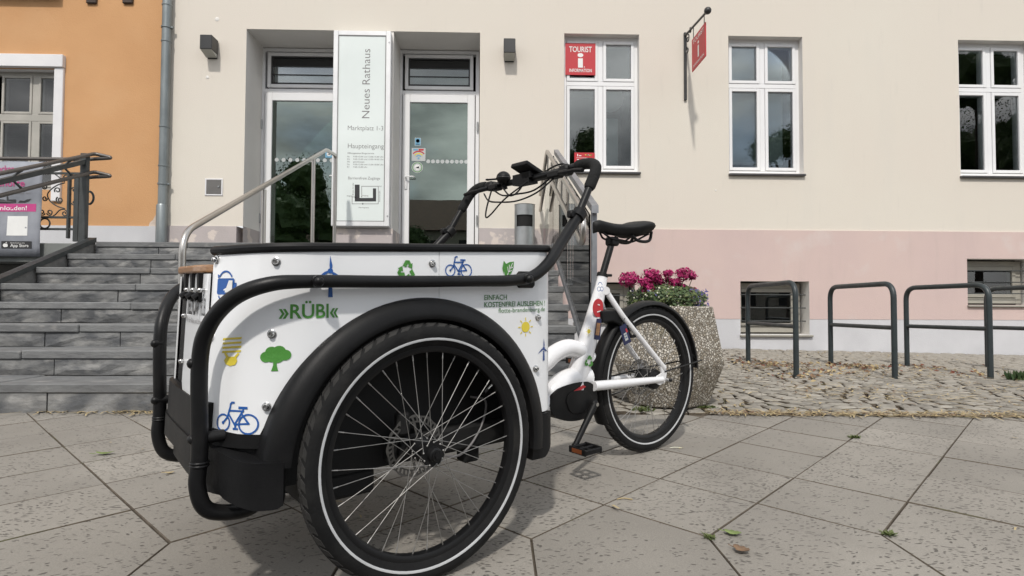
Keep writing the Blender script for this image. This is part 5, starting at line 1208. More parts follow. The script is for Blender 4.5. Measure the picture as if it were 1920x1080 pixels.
# graphics on the front plate (reads from the front: +x is towards -b ... left end at the far side)
dF = Decal(lambda x, y: fsurf(x, y, .0135))
def ftext(t, b0, b1, c, h, m, off=0.):
    V, _ = text_tris(t, 1.); wv = max(v[0] for v in V); k = h / .69
    Vt, Fc = text_tris(t, k, sx=(b1 - b0) / (wv * k), off=off); dF.tris([(b0 + x, c + y) for x, y in Vt], Fc, m)
TELC = .363
ftext("TELTOW", -.440, -.300, TELC, .043, M['black_ink'], .025); ftext("(RÜB", -.290, -.245, TELC, .043, M['black_ink']); ftext("Wir für Klima und Umwelt", -.440, -.250, TELC - .022, .013, M['grey_ink'])
dF.mb.build('front_lettering', fpl)
for b_, c in ((-.447, .356), (-.447, .235)):
    q = fsurf(b_, c, .012); q2 = fsurf(b_, c, .019); mb = MB(); mb.tube([q, q2], .0055, M['chrome'], 10); mb.ball(q2, .0062, M['chrome'], 10, 6); mb.build('bolt', tk, True)
# top rim
rim = [L(*surf(s, top_c(s) + .004, .002)) for s in [S_REAR - .002 - (S_REAR - SF0) * i / 90 for i in range(91)]]
mb = MB(); mb.tube(rim, .0115, M['black_plastic'], 10); mb.build('top_rim', tk, True, 35)
mb = MB(); mb.tube([p for p in rim if p.x > -.30], .0115, M['black_plastic'], 10); mirror_mb(mb).build('top_rim', tk, True, 35)
mb = MB(); mb.bbox(L(.459, -.12, .53), L(.482, 2 * BC + .12, .558), M['black_plastic'], .008); mb.build('top_rim', tk)
# mudguard arches
prof = [(.412, -.14), (.4145, -.056), (.413, -.040), (.407, -.030), (.397, -.022), (.386, -.017), (.374, -.0135), (.364, -.0125), (.358, -.016), (.357, -.03), (.36, -.16)]
mb = MB(); vs_ = []; fs = []; n = 64; kk = len(prof)
for i in range(n + 1):
    an = R(-7) + R(181) * i / n
    for r_, b_ in prof: vs_.append(L(r_ * math.cos(an), b_, ARC_C + r_ * math.sin(an)))
for i in range(n):
    for q in range(kk - 1): fs.append((i * kk + q, i * kk + q + 1, (i + 1) * kk + q + 1, (i + 1) * kk + q))
for i in (0, n): fs.append(tuple(i * kk + q for q in range(kk)))
mb.add(vs_, fs, M['black_plastic']); both(mb, 'mudguard_arch', True, 50)
# lower skirts: ledge under the panel and the big front corner moulding
sA, sB = S_FRONT, find_s(-.385)
def led_t(s): return pbot(s) + .001
both(ribbon(SF0 - .012, find_s(-.36), lambda s: .062, lambda s: max(.094, pbot(s) + .001) if s > SF0 else .100, .007, .03, M['black_plastic'], 40, 3), 'ledge')
def sk_b(s):
    a = surf(s, 0.)[0]; P_ = [(-.60, .07), (-.53, .045), (-.505, .012), (-.475, -.022), (-.44, -.045), (-.39, -.060), (-.36, -.060), (-.345, -.048), (-.33, -.02)]
    for (x0, y0), (x1, y1) in zip(P_, P_[1:]):
        if x0 <= a <= x1: return y0 + (y1 - y0) * (a - x0) / (x1 - x0)
    return .07 if a < -.5 else -.03
def sk_o(s): a = plan(s)[0].x; return .020 + .042 * smoothstep((a + .455) / .09)
mb = ribbon(S_FRONT, find_s(-.338), sk_b, lambda s: .066 - .022 * smoothstep((plan(s)[0].x + .47) / .1), sk_o, .05, M['black_plastic'], 60, 6)
both(mb, 'corner_skirt', True, 45)
mb = ribbon(.372, .4615, lambda s: -.095 + .05 * smoothstep((s - .42) / .06), lambda s: .041, .012, .06, M['black_plastic'], 14, 4); both(mb, 'rear_skirt', True, 45)
# rounded front of the tub below the plate
mb = fbox(-.20, 2 * BC + .20, .02, .16, .016, .02, M['black_plastic'], .03); mb.build('front_bumper_moulding', tk, True, 50)
# crash bars / side rails / handle: one long tube per side
RAIL = [(-.35, -.27, -.085), (-.385, -.18, -.092), (-.43, -.165, -.098), (-.498, -.162, -.078), (-.520, -.160, -.02), (-.515, -.160, .06), (-.514, -.160, .26), (-.500, -.135, .345), (-.462, -.080, .408), (-.40, -.036, .439), (-.31, -.020, .446), (-.10, -.020, .446), (.15, -.020, .448), (.27, -.020, .450), (.355, -.022, .462), (.425, -.026, .505), (.50, -.046, .575), (.592, -.062, .670)]
rails = []
for mf in (lambda p: p, mir):
    P = spline([L(*mf(p)) for p in RAIL], 7); n = len(P)
    rad = []
    for p in P: rad.append(.0182 if p.x < -.45 else (.0182 - .0028 * smoothstep((p.x + .45) / .15) if p.x < .1 else .0154 + .0026 * smoothstep((p.x - .1) / .35)))
    mb = MB(); mb.tube(P, rad, M['black_tube'], 16); ob = mb.build('side_rail', tk, True)
    for a, b_, c, ax in ((-.5155, -.16, .035, 2), (-.5155, -.16, .028, 2)):
        q = L(*mf((a, b_, c))); mb = MB(); mb.lathe([(.0195, -.003), (.0212, -.001), (.0212, .001), (.0195, .003)], q, (0, 0, 1), M['black_tube'], 18); mb.build('sleeve_ring', ob, True)
    for (a, b_, c), d_ in (((-.528, -.165, .26), (.02, .0, 0)), ((-.528, -.165, .088), (.066, .0, 0)), ((.325, .002, .455), (0, -.05, 0)), ((-.30, .006, .446), (0, -.045, 0))):
        q = L(*mf((a, b_, c))); q2 = L(*mf((a + d_[0], b_ + d_[1], c + d_[2]))); mb = MB(); mb.tube([q, q2], .014, M['black_tube'], 12); mb.ball(q, .0125, M['black_tube'], 10, 6); mb.build('mount_bolt', ob, True)
    mb = MB(); mb.bbox(tuple(min(x, y) for x, y in zip(L(*mf((.315, -.036, .428))), L(*mf((.385, -.054, .478))))), tuple(max(x, y) for x, y in zip(L(*mf((.315, -.036, .428))), L(*mf((.385, -.054, .478))))), M['black_plastic'], .008); mb.build('mount_plate', ob)
    q = L(*mf((.588, -.0615, .666))); dr_ = (L(*mf((.592, -.062, .670))) - L(*mf((.50, -.046, .575)))).normalized()
    mb = MB(); mb.lathe([(.018, -.018), (.0245, -.016), (.0245, .014), (.018, .018)], q, dr_, M['black_plastic'], 18); mb.bbox(q + Vector((-.045, -.012, -.012)), q + Vector((-.012, .012, .012)), M['black_plastic'], .004); mb.build('clamp', tk, True)
    mb = MB(); mb.tube([L(*mf((-.375, -.21, -.082))), L(*mf((-.395, -.21, -.0)))], .012, M['grey_ink'], 10); mb.build('bar_strut', ob, True)
HB = [(.578, -.060, .655), (.640, -.066, .758), (.672, -.070, .812), (.690, -.085, .843), (.697, -.125, .858), (.694, -.18, .857), (.688, -.26, .850), (.684, -.36, .846), (.683, BC, .845)]
HBf = HB + [mir(p) for p in reversed(HB[:-1])]
mb = MB(); mb.tube(spline([L(*p) for p in HBf], 6), .0128, M['black_tube'], 12); hb = mb.build('handlebar', tk, True)
for mf in (lambda p: p, mir):
    P = spline([L(*mf(p)) for p in HB[1:6]], 7); mb = MB(); n = len(P); mb.tube(P, [.0195 if 0 < i < n - 1 else .016 for i in range(n)], M['grip'], 14); gr = mb.build('grip', hb, True)
    # brake lever with clamp
    mb = MB(); q = L(*mf((.688, -.225, .850))); mb.bbox(q + Vector((-.022, -.022, -.02)), q + Vector((.022, .022, .018)), M['black_plastic'], .008); mb.tube(spline([L(*mf(p)) for p in ((.665, -.235, .838), (.650, -.19, .832), (.644, -.14, .830), (.640, -.095, .824))], 5), [.010] * 6 + [.0075] * 10, M['black_plastic'], 8); mb.build('brake_lever', hb, True)
    mb = MB(); q = L(*mf((.675, -.27, .838))); mb.bbox(q + Vector((-.02, -.03, -.014)), q + Vector((.02, .03, .014)), M['black_plastic'], .006); mb.build('switch_pod', hb)
# stem block, display, bell
mb = MB(); mb.bbox(L(.66, BC - .05, .825), L(.705, BC + .05, .866), M['black_plastic'], .01); mb.build('stem_clamp', hb)
def hbp(px, py, b): return LP(px, py, b)
q = L(.683, BC + .03, .872)
X = Matrix.Translation(q) @ Matrix.Rotation(R(22), 4, 'Y') @ Matrix.Rotation(R(0), 4, 'Z')
mb = MB(); mb.box((-.062, -.048, -.009), (.062, .048, .009), M['black_plastic'], X); o = mb.build('display', hb); bv = o.modifiers.new('edge', 'BEVEL'); bv.width = .005; bv.segments = 2
X2 = Matrix.Translation(q) @ Matrix.Rotation(R(22), 4, 'Y')
mb = MB(); mb.box((-.050, -.040, .0092), (.050, .040, .0098), M['rim_black'], X2); mb.build('screen', o)
mb = MB(); mb.tube([L(.683, BC + .03, .84), L(.683, BC + .03, .868)], .014, M['black_plastic'], 10); mb.bbox(L(.66, BC + .005, .845), L(.71, BC + .06, .868), M['black_plastic'], .006); mb.build('display_bracket', hb, True)
q = L(.665, BC - .115, .866)
mb = MB(); mb.ball(q, .029, M['black_plastic'], 18, 12, (1, 1, .92)); mb.lathe([(.0292, -.002), (.0303, 0), (.0292, .002)], q, (0, 0, 1), M['lamp_black'], 20); mb.tube([q - Vector((0, 0, .02)), q - Vector((-.01, 0, .045))], .010, M['black_plastic'], 8); mb.tube([q + Vector((-.02, .02, -.004)), q + Vector((-.045, .045, -.006))], .004, M['black_plastic'], 6); mb.ball(q + Vector((-.046, .046, -.006)), .009, M['black_plastic'], 8, 6, (1, 1, .5)); mb.build('bell', hb, True)
# cables
for P in (((.675, -.27, .83), (.63, -.32, .775), (.60, -.40, .75), (.59, -.50, .755), (.60, -.58, .77), (.635, -.66, .81)),
          ((.675, -.28, .835), (.65, -.36, .79), (.64, -.45, .785), (.64, -.54, .79), (.66, -.63, .825)),
          ((.66, -.64, .83), (.62, -.62, .75), (.59, -.585, .705), (.575, -.53, .71), (.58, -.45, .76), (.62, -.36, .82)),
          ((.68, -.43, .86), (.65, -.45, .80), (.645, -.50, .785), (.66, -.57, .83)), ((.68, -.21, .86), (.69, -.25, .875), (.69, -.3, .872), (.68, -.36, .85))):
    mb = MB(); mb.tube(spline([L(*p) for p in P], 6), .0034, M['black_plastic'], 6); mb.build('cable', hb, True)

# ---------------------------------------------------------------- wheels
def wheel(c, R_, tw, spokes, hubw, name, disc=None, side=1, hub_r=.026, spoke_n=36, rim_r=.272, stripe=(.3005, .2945), valve=True):
    """c: (a, b, c) of the wheel centre; rim mesh with tyre, hub, spokes ... as sub-parts.  local y = -b"""
    ctr = L(*c); ax = Vector((0, 1, 0)); ref = (1, 0, 0)
    mb = MB(); mb.lathe([(rim_r - .009, -.0115), (rim_r - .012, 0), (rim_r - .009, .0115), (rim_r - .002, .0150), (rim_r + .006, .0150), (rim_r + .007, .0120), (rim_r + .007, -.0120), (rim_r + .006, -.0150), (rim_r - .002, -.0150), (rim_r - .009, -.0115)], ctr, ax, M['rim_black'], 64, ref=ref)
    rim_o = mb.build(name, tk, True, 30)
    h = tw / 2; rm = (R_ + rim_r + .006) / 2
    mb = MB(); pr = [(rim_r + .002, -.0118), (rim_r + .008, -.0155), (rim_r + .020, -h * .86), (R_ - .030, -h * .995), (R_ - .018, -h * .93), (R_ - .008, -h * .72), (R_ - .003, -h * .42), (R_ - .0015, 0), (R_ - .003, h * .42), (R_ - .008, h * .72), (R_ - .018, h * .93), (R_ - .030, h * .995), (rim_r + .020, h * .86), (rim_r + .008, .0155), (rim_r + .002, .0118)]
    mb.lathe(pr, ctr, ax, M['rubber'], 96, ref=ref); mb.build('tyre', rim_o, True, 50)
    # tread: offset slanted blocks following the crown
    mb = MB(); NB = 58
    def tp_(an, y, lift):
        y_ = abs(y) / h; rr_ = R_ - .0015 - .0045 * (y_ / .6) ** 2 - (.018 * max(0, y_ - .72) / .2 if y_ > .72 else 0)
        return ctr + Vector((math.cos(an) * (rr_ + lift), y, math.sin(an) * (rr_ + lift)))
    for i in range(NB):
        for sg in (-1, 1):
            a0 = 2 * math.pi * (i + (.25 if sg > 0 else .75) * 1) / NB; dl = 2 * math.pi / NB
            for (ya, yb, sh0, sh1, wd) in ((.05, .40, 0, .25, .80), (.46, .74, .30, .62, .62), (.78, .95, .5, .6, .42)):
                Q = [(a0 + dl * sh0, ya), (a0 + dl * (sh0 + wd), ya), (a0 + dl * (sh1 + wd), yb), (a0 + dl * sh1, yb)]
                lo = [tp_(a, sg * y * h, -.003) for a, y in Q]; hi = [tp_(a, sg * y * h, .0026) for a, y in Q]
                mb.add(lo + hi, [(4, 5, 6, 7), (0, 1, 5, 4), (1, 2, 6, 5), (2, 3, 7, 6), (3, 0, 4, 7)], M['tread'])
    o = mb.build('tread', rim_o); o["kind"] = "stuff"
    for sg in (-1, 1):
        mb = MB(); y0 = sg * (h * .975 + .0006); mb.lathe([(stripe[1], y0 - sg * .0030), (stripe[1], y0 - sg * .0006), ((stripe[0] + stripe[1]) / 2, y0 + sg * .0004), (stripe[0], y0 + sg * .0002), (stripe[0], y0 - sg * .003)], ctr, ax, M['reflex'], 96, ref=ref); mb.build('reflective_stripe', rim_o, True, 60)
    # hub
    mb = MB(); w = hubw / 2
    mb.lathe([(.009, -w - .022), (.014, -w - .022), (.014, -w - .016), (.018, -w - .014), (.020, -w), (hub_r + .008, -w), (hub_r + .008, -w + .005), (hub_r - .006, -w + .010), (hub_r - .008, w - .010), (hub_r + .008, w - .005), (hub_r + .008, w), (.020, w), (.018, w + .014), (.014, w + .016), (.014, w + .022), (.009, w + .022)], ctr, ax, M['rim_black'], 30, ref=ref); mb.cyl(ctr - ax * (w + .026), ctr + ax * (w + .026), .0085, M['black_plastic'], 12)
    mb.build('hub', rim_o, True, 35)
    # spokes (crossed), nipples
    sp_me = None
    for i in range(spoke_n):
        sg = 1 if i % 2 else -1; k = i // 2; out = 1 if k % 2 else -1
        ar = 2 * math.pi * i / spoke_n; ah = ar + out * R(68)
        p = ctr + Vector((math.cos(ah) * (hub_r + .004), sg * (w - .0025 + .003 * out), math.sin(ah) * (hub_r + .004))); q = ctr + Vector((math.cos(ar) * (rim_r - .011), sg * .003, math.sin(ar) * (rim_r - .011)))
        mb = MB(); d_ = (q - p).normalized(); n1 = q - d_ * .016
        mb.tube([p, n1], .00105, M['spoke'], 6, cap=False); mb.tube([n1, q], .0019, M['spoke'], 6); mb.ball(p, .0028, M['spoke'], 6, 4); mb.build('spoke', rim_o, True, 80)
    if disc is not None:
        yc = disc; mb = MB(); r0, r1 = .068, .083; NN = 36
        def dp(r, an, y): return ctr + Vector((math.cos(an) * r, yc + y, math.sin(an) * r))
        for y_ in (-.001, .001): pass
        vs_ = []; fs = []
        nseg = 108
        def ring2(ra, rb_, wav=0.):
            b0 = len(vs_)
            for i in range(nseg):
                an = 2 * math.pi * i / nseg; rb2 = rb_ + wav * math.cos(12 * an)
                for r_, y_ in ((ra, -.001), (ra, .001), (rb2, .001), (rb2, -.001)): vs_.append(dp(r_, an, y_))
            for i in range(nseg):
                j = (i + 1) % nseg
                for q_ in range(4): fs.append((b0 + i * 4 + q_, b0 + i * 4 + (q_ + 1) % 4, b0 + j * 4 + (q_ + 1) % 4, b0 + j * 4 + q_))
        ring2(.0635, .0675); ring2(.078, .0835, .0018)
        for i in range(NN):
            an = 2 * math.pi * i / NN
            A0 = [(.0665, an), (.0665, an + .075), (.079, an + .135), (.079, an + .06)]
            k = len(vs_); vs_ += [dp(r_, a_, -.001) for r_, a_ in A0] + [dp(r_, a_, .001) for r_, a_ in A0]; fs += [(k, k + 1, k + 2, k + 3), (k + 4, k + 5, k + 6, k + 7), (k, k + 1, k + 5, k + 4), (k + 1, k + 2, k + 6, k + 5), (k + 2, k + 3, k + 7, k + 6), (k + 3, k, k + 4, k + 7)]
        for i in range(6):
            an = 2 * math.pi * i / 6
            A0 = [(.022, an), (.022, an + .25), (.065, an + .62), (.065, an + .50)]
            k = len(vs_); vs_ += [dp(r_, a_, -.001) for r_, a_ in A0] + [dp(r_, a_, .001) for r_, a_ in A0]; fs += [(k, k + 1, k + 2, k + 3), (k + 4, k + 5, k + 6, k + 7), (k, k + 1, k + 5, k + 4), (k + 1, k + 2, k + 6, k + 5), (k + 2, k + 3, k + 7, k + 6), (k + 3, k, k + 4, k + 7)]
        mb.add(vs_, fs, M['disc']); mb.build('brake_disc', rim_o)
    if valve:
        an = R(36); r_ = rim_r - .011; mb = MB(); p = ctr + Vector((math.cos(an) * r_, 0, math.sin(an) * r_)); q = ctr + Vector((math.cos(an) * (r_ - .018), 0, math.sin(an) * (r_ - .018))); q2 = ctr + Vector((math.cos(an) * (r_ - .032), 0, math.sin(an) * (r_ - .032)))
        mb.tube([p, q], .0035, M['chrome'], 8); mb.tube([q, q2], .0045, M['black_plastic'], 8); mb.build('valve', rim_o, True)
    return rim_o
wheel((0, -.027, 0), TR, .056, True, .062, 'front_wheel', disc=.068)
wheel((0, 2 * BC + .027, 0), TR, .056, True, .062, 'front_wheel', disc=-.068, valve=False)
mb = MB(); mb.bbox(L(-.05, -.093, .03), L(-.01, -.125, .095), M['black_shade'], .008); mb.build('brake_caliper', tk)
wheel((1.4236, BC, 0), TR, .050, True, .070, 'rear_wheel', disc=.05, hub_r=.040, valve=False)

# ---------------------------------------------------------------- rear frame
RX = 1.4236
def CP(px, py, b=BC): return LP(px, py, b)
# seat tube: flattened, widening downwards
ST = [CP(1131, 514), CP(1122, 556), CP(1110, 606), CP(1097, 655), CP(1083, 703), CP(1070, 740)]
mb = MB(); mb.tube(spline(ST, 5), [.0215, .0225, .0235, .0245, .026, .028, .0295, .031, .0325, .034, .0355, .037, .0385, .040, .041, .042, .043, .044, .045, .046, .047, .048, .049, .050, .051, .052], M['white_frame'], 18); mb.build('seat_tube', tk, True)
# curved main tube from under the box
MT = [L(.44, BC, -.0), L(.60, BC, .035), CP(1018, 683), CP(1040, 663), CP(1066, 652), CP(1092, 660), CP(1104, 672)]
mb = MB(); mb.tube(spline(MT, 6), .036, M['white_frame'], 18); mb.build('main_tube', tk, True)
# lower cradle and motor
MC = [L(.44, BC, -.03), L(.62, BC, -.04), CP(1022, 757), CP(1040, 730), CP(1066, 712), CP(1100, 706)]
mb = MB(); mb.tube(spline(MC, 6), .046, M['white_frame'], 18); mb.build('cradle', tk, True)
bm = BC + .048
mb = MB()
pts = [(1031, 762), (1036, 745), (1047, 730), (1064, 722), (1085, 717), (1103, 716), (1115, 724), (1120, 740), (1119, 758), (1110, 775), (1094, 786), (1072, 790), (1052, 787), (1038, 778)]
ptsM = [(v.x, v.y) for v in spline([Vector((x, y, 0)) for x, y in pts + pts[:1]], 3)][:-1]
mb.prism([LP(x, y, bm) for x, y in ptsM], (0, .096, 0), M['black_plastic']); o = mb.build('motor', tk, True, 50); bv = o.modifiers.new('edge', 'BEVEL'); bv.width = .012; bv.segments = 3; bv.limit_method = 'ANGLE'
mb = MB(); pts2 = [(1062, 752), (1066, 740), (1078, 733), (1096, 732), (1108, 740), (1110, 755), (1102, 768), (1086, 775), (1070, 772)]
pts2 = [(v.x, v.y) for v in spline([Vector((x, y, 0)) for x, y in pts2 + pts2[:1]], 3)][:-1]
mb.prism([LP(x, y, bm + .004) for x, y in pts2], (0, .008, 0), M['black_plastic']); o2 = mb.build('motor_cover', o, True, 50); bv = o2.modifiers.new('edge', 'BEVEL'); bv.width = .004; bv.segments = 2
mb = MB(); mb.prism([LP(x, y, bm + .0035) for x, y in ((1077, 733), (1094, 722), (1099, 725), (1081, 737))], (0, .006, 0), M['red']); o3 = mb.build('motor_badge', o)
# chain stays and seat stays
drp = Vector(L(RX + .0, BC + .062, 0))
for sg in (1, -1):
    b_ = BC + sg * .058
    a1 = LP(1113, 724, BC + .05); a1 = Vector((a1.x, -(BC + sg * .050), a1.z))
    d1 = LP(1240, 711, BC + .062); d1 = Vector((d1.x, -(BC + sg * .066), d1.z))
    s1 = LP(1136, 547, BC + .02); s1 = Vector((s1.x, -(BC + sg * .024), s1.z)); s2 = LP(1164, 592, BC + .04); s2 = Vector((s2.x, -(BC + sg * .050), s2.z))
    d2 = LP(1244, 690, BC + .062); d2 = Vector((d2.x, -(BC + sg * .066), d2.z))
    mb = MB(); mb.tube(spline([a1, a1.lerp(d1, .5), d1], 4), [.021, .021, .020, .019, .018, .017, .016, .015, .014], M['white_frame'], 14); mb.build('chain_stay', tk, True)
    mb = MB(); mb.tube(spline([s1, s2, s2.lerp(d2, .5), d2], 4), .0125, M['white_frame'], 12); mb.build('seat_stay', tk, True)
    dp_ = [(1226, 716), (1232, 705), (1240, 700), (1238, 688), (1247, 684), (1249, 700), (1246, 716), (1236, 722)]
    mb = MB(); P = [LP(x, y, BC + .066) for x, y in dp_]; P = [Vector((p.x, -(BC + sg * .066) - .004, p.z)) for p in P]; mb.prism(P, (0, .008, 0), M['white_frame']); mb.build('dropout', tk)
mb = MB(); mb.tube([LP(1136, 545, BC + .03), LP(1136, 545, BC - .05)], .018, M['white_frame'], 12); mb.build('stay_bridge', tk, True)
# hub gear, axle nut, cables at the rear hub
mb = MB(); hc = L(RX, BC, 0); mb.lathe([(.01, -.055), (.03, -.055), (.045, -.045), (.047, -.01), (.042, .02), (.047, .04), (.03, .055), (.01, .055)], hc, (0, 1, 0), M['rim_black'], 26, ref=(1, 0, 0)); mb.build('hub_gear', tk, True, 35)
mb = MB(); q = LP(1250, 712, BC + .075); mb.tube([q + Vector((0, .02, 0)), q + Vector((0, -.018, 0))], .009, M['chrome'], 8); mb.ball(q + Vector((.004, -.02, 0)), .008, M['rim_black'], 8, 6); mb.build('axle_nut', tk, True)
mb = MB(); mb.tube(spline([L(RX - .02, BC + .055, .02), L(RX - .10, BC + .05, .0), L(RX - .25, BC + .05, -.01)], 5), .004, M['black_plastic'], 6); mb.build('gear_cable', tk, True)
# belt / chain line on far side
mb = MB(); mb.tube([L(.98, BC - .05, .005), L(RX, BC - .05, .035)], .004, M['black_shade'], 6); mb.tube([L(.98, BC - .05, -.10), L(RX, BC - .05, -.035)], .004, M['black_shade'], 6); mb.build('belt', tk)
mb = MB(); bb = LP(1112, 757, BC + .062); bbc = Vector((bb.x, -(BC), bb.z)); mb.lathe([(.02, .045), (.085, .046), (.088, .049), (.085, .052), (.02, .053)], bbc, (0, 1, 0), M['rim_black'], 32, ref=(1, 0, 0)); mb.build('chainring', tk, True, 40)
# cranks and pedals
cr0 = Vector((bb.x, -(BC + .072), bb.z)); cr1 = LP(1078, 836, BC + .085)
def crank(p, q): mb = MB(); mb.tube([p, p.lerp(q, .5), q], [.0155, .0125, .0115], M['black_plastic'], 12); mb.ball(p, .019, M['black_plastic'], 12, 8, (1, .7, 1)); mb.ball(q, .014, M['black_plastic'], 12, 8); mb.build('crank', tk, True)
crank(cr0, cr1)
mb = MB(); mb.cyl(cr0 + Vector((0, -.013, 0)), cr0 + Vector((0, -.016, 0)), .008, M['chrome'], 12); mb.build('crank_bolt', tk, True)
cr2 = Vector((2 * bbc.x - cr1.x, -(BC - .085), 2 * bbc.z - cr1.z)); crank(Vector((bb.x, -(BC - .072), bb.z)), cr2)
def pedal(c, sg):
    mb = MB(); y0, y1 = (c.y - .105, c.y - .012) if sg > 0 else (c.y + .012, c.y + .105)
    for x_ in (-.047, .038): mb.bbox((c.x + x_, y0, c.z - .013), (c.x + x_ + .009, y1, c.z + .013), M['black_plastic'], .003)
    for y_ in (y0, (y0 + y1) / 2 - .006, y1 - .012): mb.bbox((c.x - .040, y_, c.z - .010), (c.x + .040, y_ + .012, c.z + .010), M['black_plastic'], .003)
    mb.cyl((c.x, y0 + .002, c.z), (c.x, c.y + (.0 if sg > 0 else 0), c.z), .008, M['black_plastic'], 10); pd = mb.build('pedal', tk)
    for x_ in (-.0485, .0465):
        mb = MB(); mb.bbox((c.x + x_, y0 + .02, c.z - .008), (c.x + x_ + .002, y1 - .02, c.z + .008), M['orange_reflector'], .0005); mb.build('reflector', pd)
pedal(cr1, 1); pedal(cr2, -1)
# seat post, clamp and saddle
sp0, sp1 = CP(1129, 518), CP(1148, 452)
mb = MB(); mb.tube([sp0, sp1], .0150, M['black_tube'], 14); mb.build('seat_post', tk, True)
mb = MB(); d_ = (sp1 - sp0).normalized(); mb.lathe([(.0155, -.004), (.0245, -.002), (.0245, .012), (.0155, .016)], sp0, d_, M['black_plastic'], 18); mb.bbox(sp0 + Vector((.015, -.02, -.002)), sp0 + Vector((.045, -.008, .010)), M['black_plastic'], .003); mb.build('seat_clamp', tk, True)
mb = MB(); q = sp1; mb.bbox(q + Vector((-.028, -.022, -.022)), q + Vector((.028, .022, .018)), M['black_plastic'], .008); mb.build('post_head', tk, True)
sn, sr = CP(1112, 424), CP(1207, 428)
Ls = sr.x - sn.x; zc = sn.z
mb = MB(); n, kx = 20, 20; vs_ = []; fs = []
for i in range(n + 1):
    t = i / n; x = sn.x + Ls * t
    hw = .018 + .012 * smoothstep(t / .25) + .062 * smoothstep((t - .38) / .42); hw *= math.sqrt(max(.02, 1 - max(0, (t - .9) / .1) ** 2 * .75)) * math.sqrt(max(.05, min(1, t / .06)))
    zt = zc + .016 - .030 * math.sin(math.pi * min(1, max(0, t - .08) / .72)) * .38 + .010 * smoothstep((t - .6) / .3) - .012 * smoothstep((t - .9) / .1) - .012 * (1 - min(1, t / .1)); th = .036 + .014 * math.sin(math.pi * min(1, t / .5)) * .3 + .020 * smoothstep((t - .35) / .4) - .030 * smoothstep((t - .88) / .12)
    for k in range(kx):
        an = 2 * math.pi * k / kx; cx_, sz = math.cos(an), math.sin(an)
        vs_.append(Vector((x, sn.y + math.copysign(abs(cx_) ** .75, cx_) * hw, zt + (sz * .014 if sz > 0 else sz * th) - (cx_ * cx_ * .006 if sz > 0 else 0))))
for i in range(n):
    for k in range(kx): fs.append((i * kx + k, i * kx + (k + 1) % kx, (i + 1) * kx + (k + 1) % kx, (i + 1) * kx + k))
fs.append(tuple(range(kx))); fs.append(tuple(n * kx + k for k in reversed(range(kx))))
mb.add(vs_, fs, M['seat']); sd = mb.build('saddle', tk, True, 60)
for sg in (1, -1):
    mb = MB(); mb.tube(spline([sn + Vector((.05, sg * .008, -.025)), sp1 + Vector((-.03, sg * .022, .010)), sp1 + Vector((.04, sg * .022, .004)), sp1 + Vector((.10, sg * .03, .0)), Vector((sr.x - .02, sr.y + sg * .045, sr.z - .03))], 5), .0045, M['black_plastic'], 8); mb.build('saddle_rail', sd, True)
    mb = MB(); mb.tube(spline([Vector((sr.x - .14, sr.y + sg * .05, sr.z - .045)), Vector((sr.x - .10, sr.y + sg * .055, sr.z - .066)), Vector((sr.x - .03, sr.y + sg * .055, sr.z - .062)), Vector((sr.x - .006, sr.y + sg * .05, sr.z - .02))], 5), .007, M['black_plastic'], 8); mb.build('saddle_bumper', sd, True)
# rear mudguard with stays
mb = MB(); vs_ = []; fs = []; n = 48; pr = [(.344, -.033), (.355, -.030), (.361, -.017), (.3625, 0), (.361, .017), (.355, .030), (.344, .033)]
pr2 = [(r_ - .003, y_ * .92) for r_, y_ in reversed(pr)]; pa = pr + pr2; kk = len(pa)
ce = L(RX, BC, 0)
for i in range(n + 1):
    an = R(3) + R(205) * i / n
    for r_, y_ in pa: vs_.append(ce + Vector((math.cos(an) * r_, y_, math.sin(an) * r_)))
for i in range(n):
    for q in range(kk): fs.append((i * kk + q, i * kk + (q + 1) % kk, (i + 1) * kk + (q + 1) % kk, (i + 1) * kk + q))
for i in (0, n): fs.append(tuple(i * kk + q for q in range(kk)))
mb.add(vs_, fs, M['black_plastic']); mg = mb.build('rear_mudguard', tk, True, 50)
for sg in (1, -1):
    a = LP(1246, 697, BC + .07); a = Vector((a.x, -(BC + sg * .07), a.z)); an = R(9); b_ = ce + Vector((math.cos(an) * .356, -sg * .034, math.sin(an) * .356)); mb = MB(); mb.tube([a, b_ + (b_ - a).normalized() * .03], .004, M['black_tube'], 8); mb.build('mudguard_stay', mg, True)
an = R(14); mb = MB(); q = ce + Vector((math.cos(an) * .365, 0, math.sin(an) * .365)); mb.bbox(q + Vector((-.006, -.018, -.02)), q + Vector((.010, .018, .02)), M['lamp_black'], .005); mb.build('tail_light', mg)
# frame lock with hanging tag
mb = MB(); lk = [(1128, 583), (1163, 581), (1172, 590), (1176, 604), (1168, 612), (1150, 603), (1130, 606)]
mb.prism([LP(x, y, BC + .045) for x, y in lk], (0, .09, 0), M['black_plastic']); lo_ = mb.build('frame_lock', tk); bv = lo_.modifiers.new('edge', 'BEVEL'); bv.width = .006; bv.segments = 2
mb = MB(); mb.tube([LP(*p, BC + .052) for p in ((1178, 601), (1188, 608), (1192, 620), (1190, 630), (1183, 631), (1174, 618))], .008, M['black_plastic'], 8, closed=True); mb.build('lock_ring', lo_, True)
tg = thing('key_tag', 'dark blue paper tag hanging from the frame lock by the rear wheel', 'tag')
Pt = [(1162, 613), (1173, 606), (1184, 640), (1171, 648)]
to_w = lambda p: tk.matrix_world @ p
Pw = [to_w(LP(x, y, BC + .066)) for x, y in Pt]; tg.location = Pw[2]; A = At(tg)
mb = MB(); mb.prism(Pw, -N * .002, M['navy']); A.put(mb, 'card')
def tgf(u, v): return Pw[0].lerp(Pw[1], u).lerp(Pw[3].lerp(Pw[2], u), v) + N * .0012
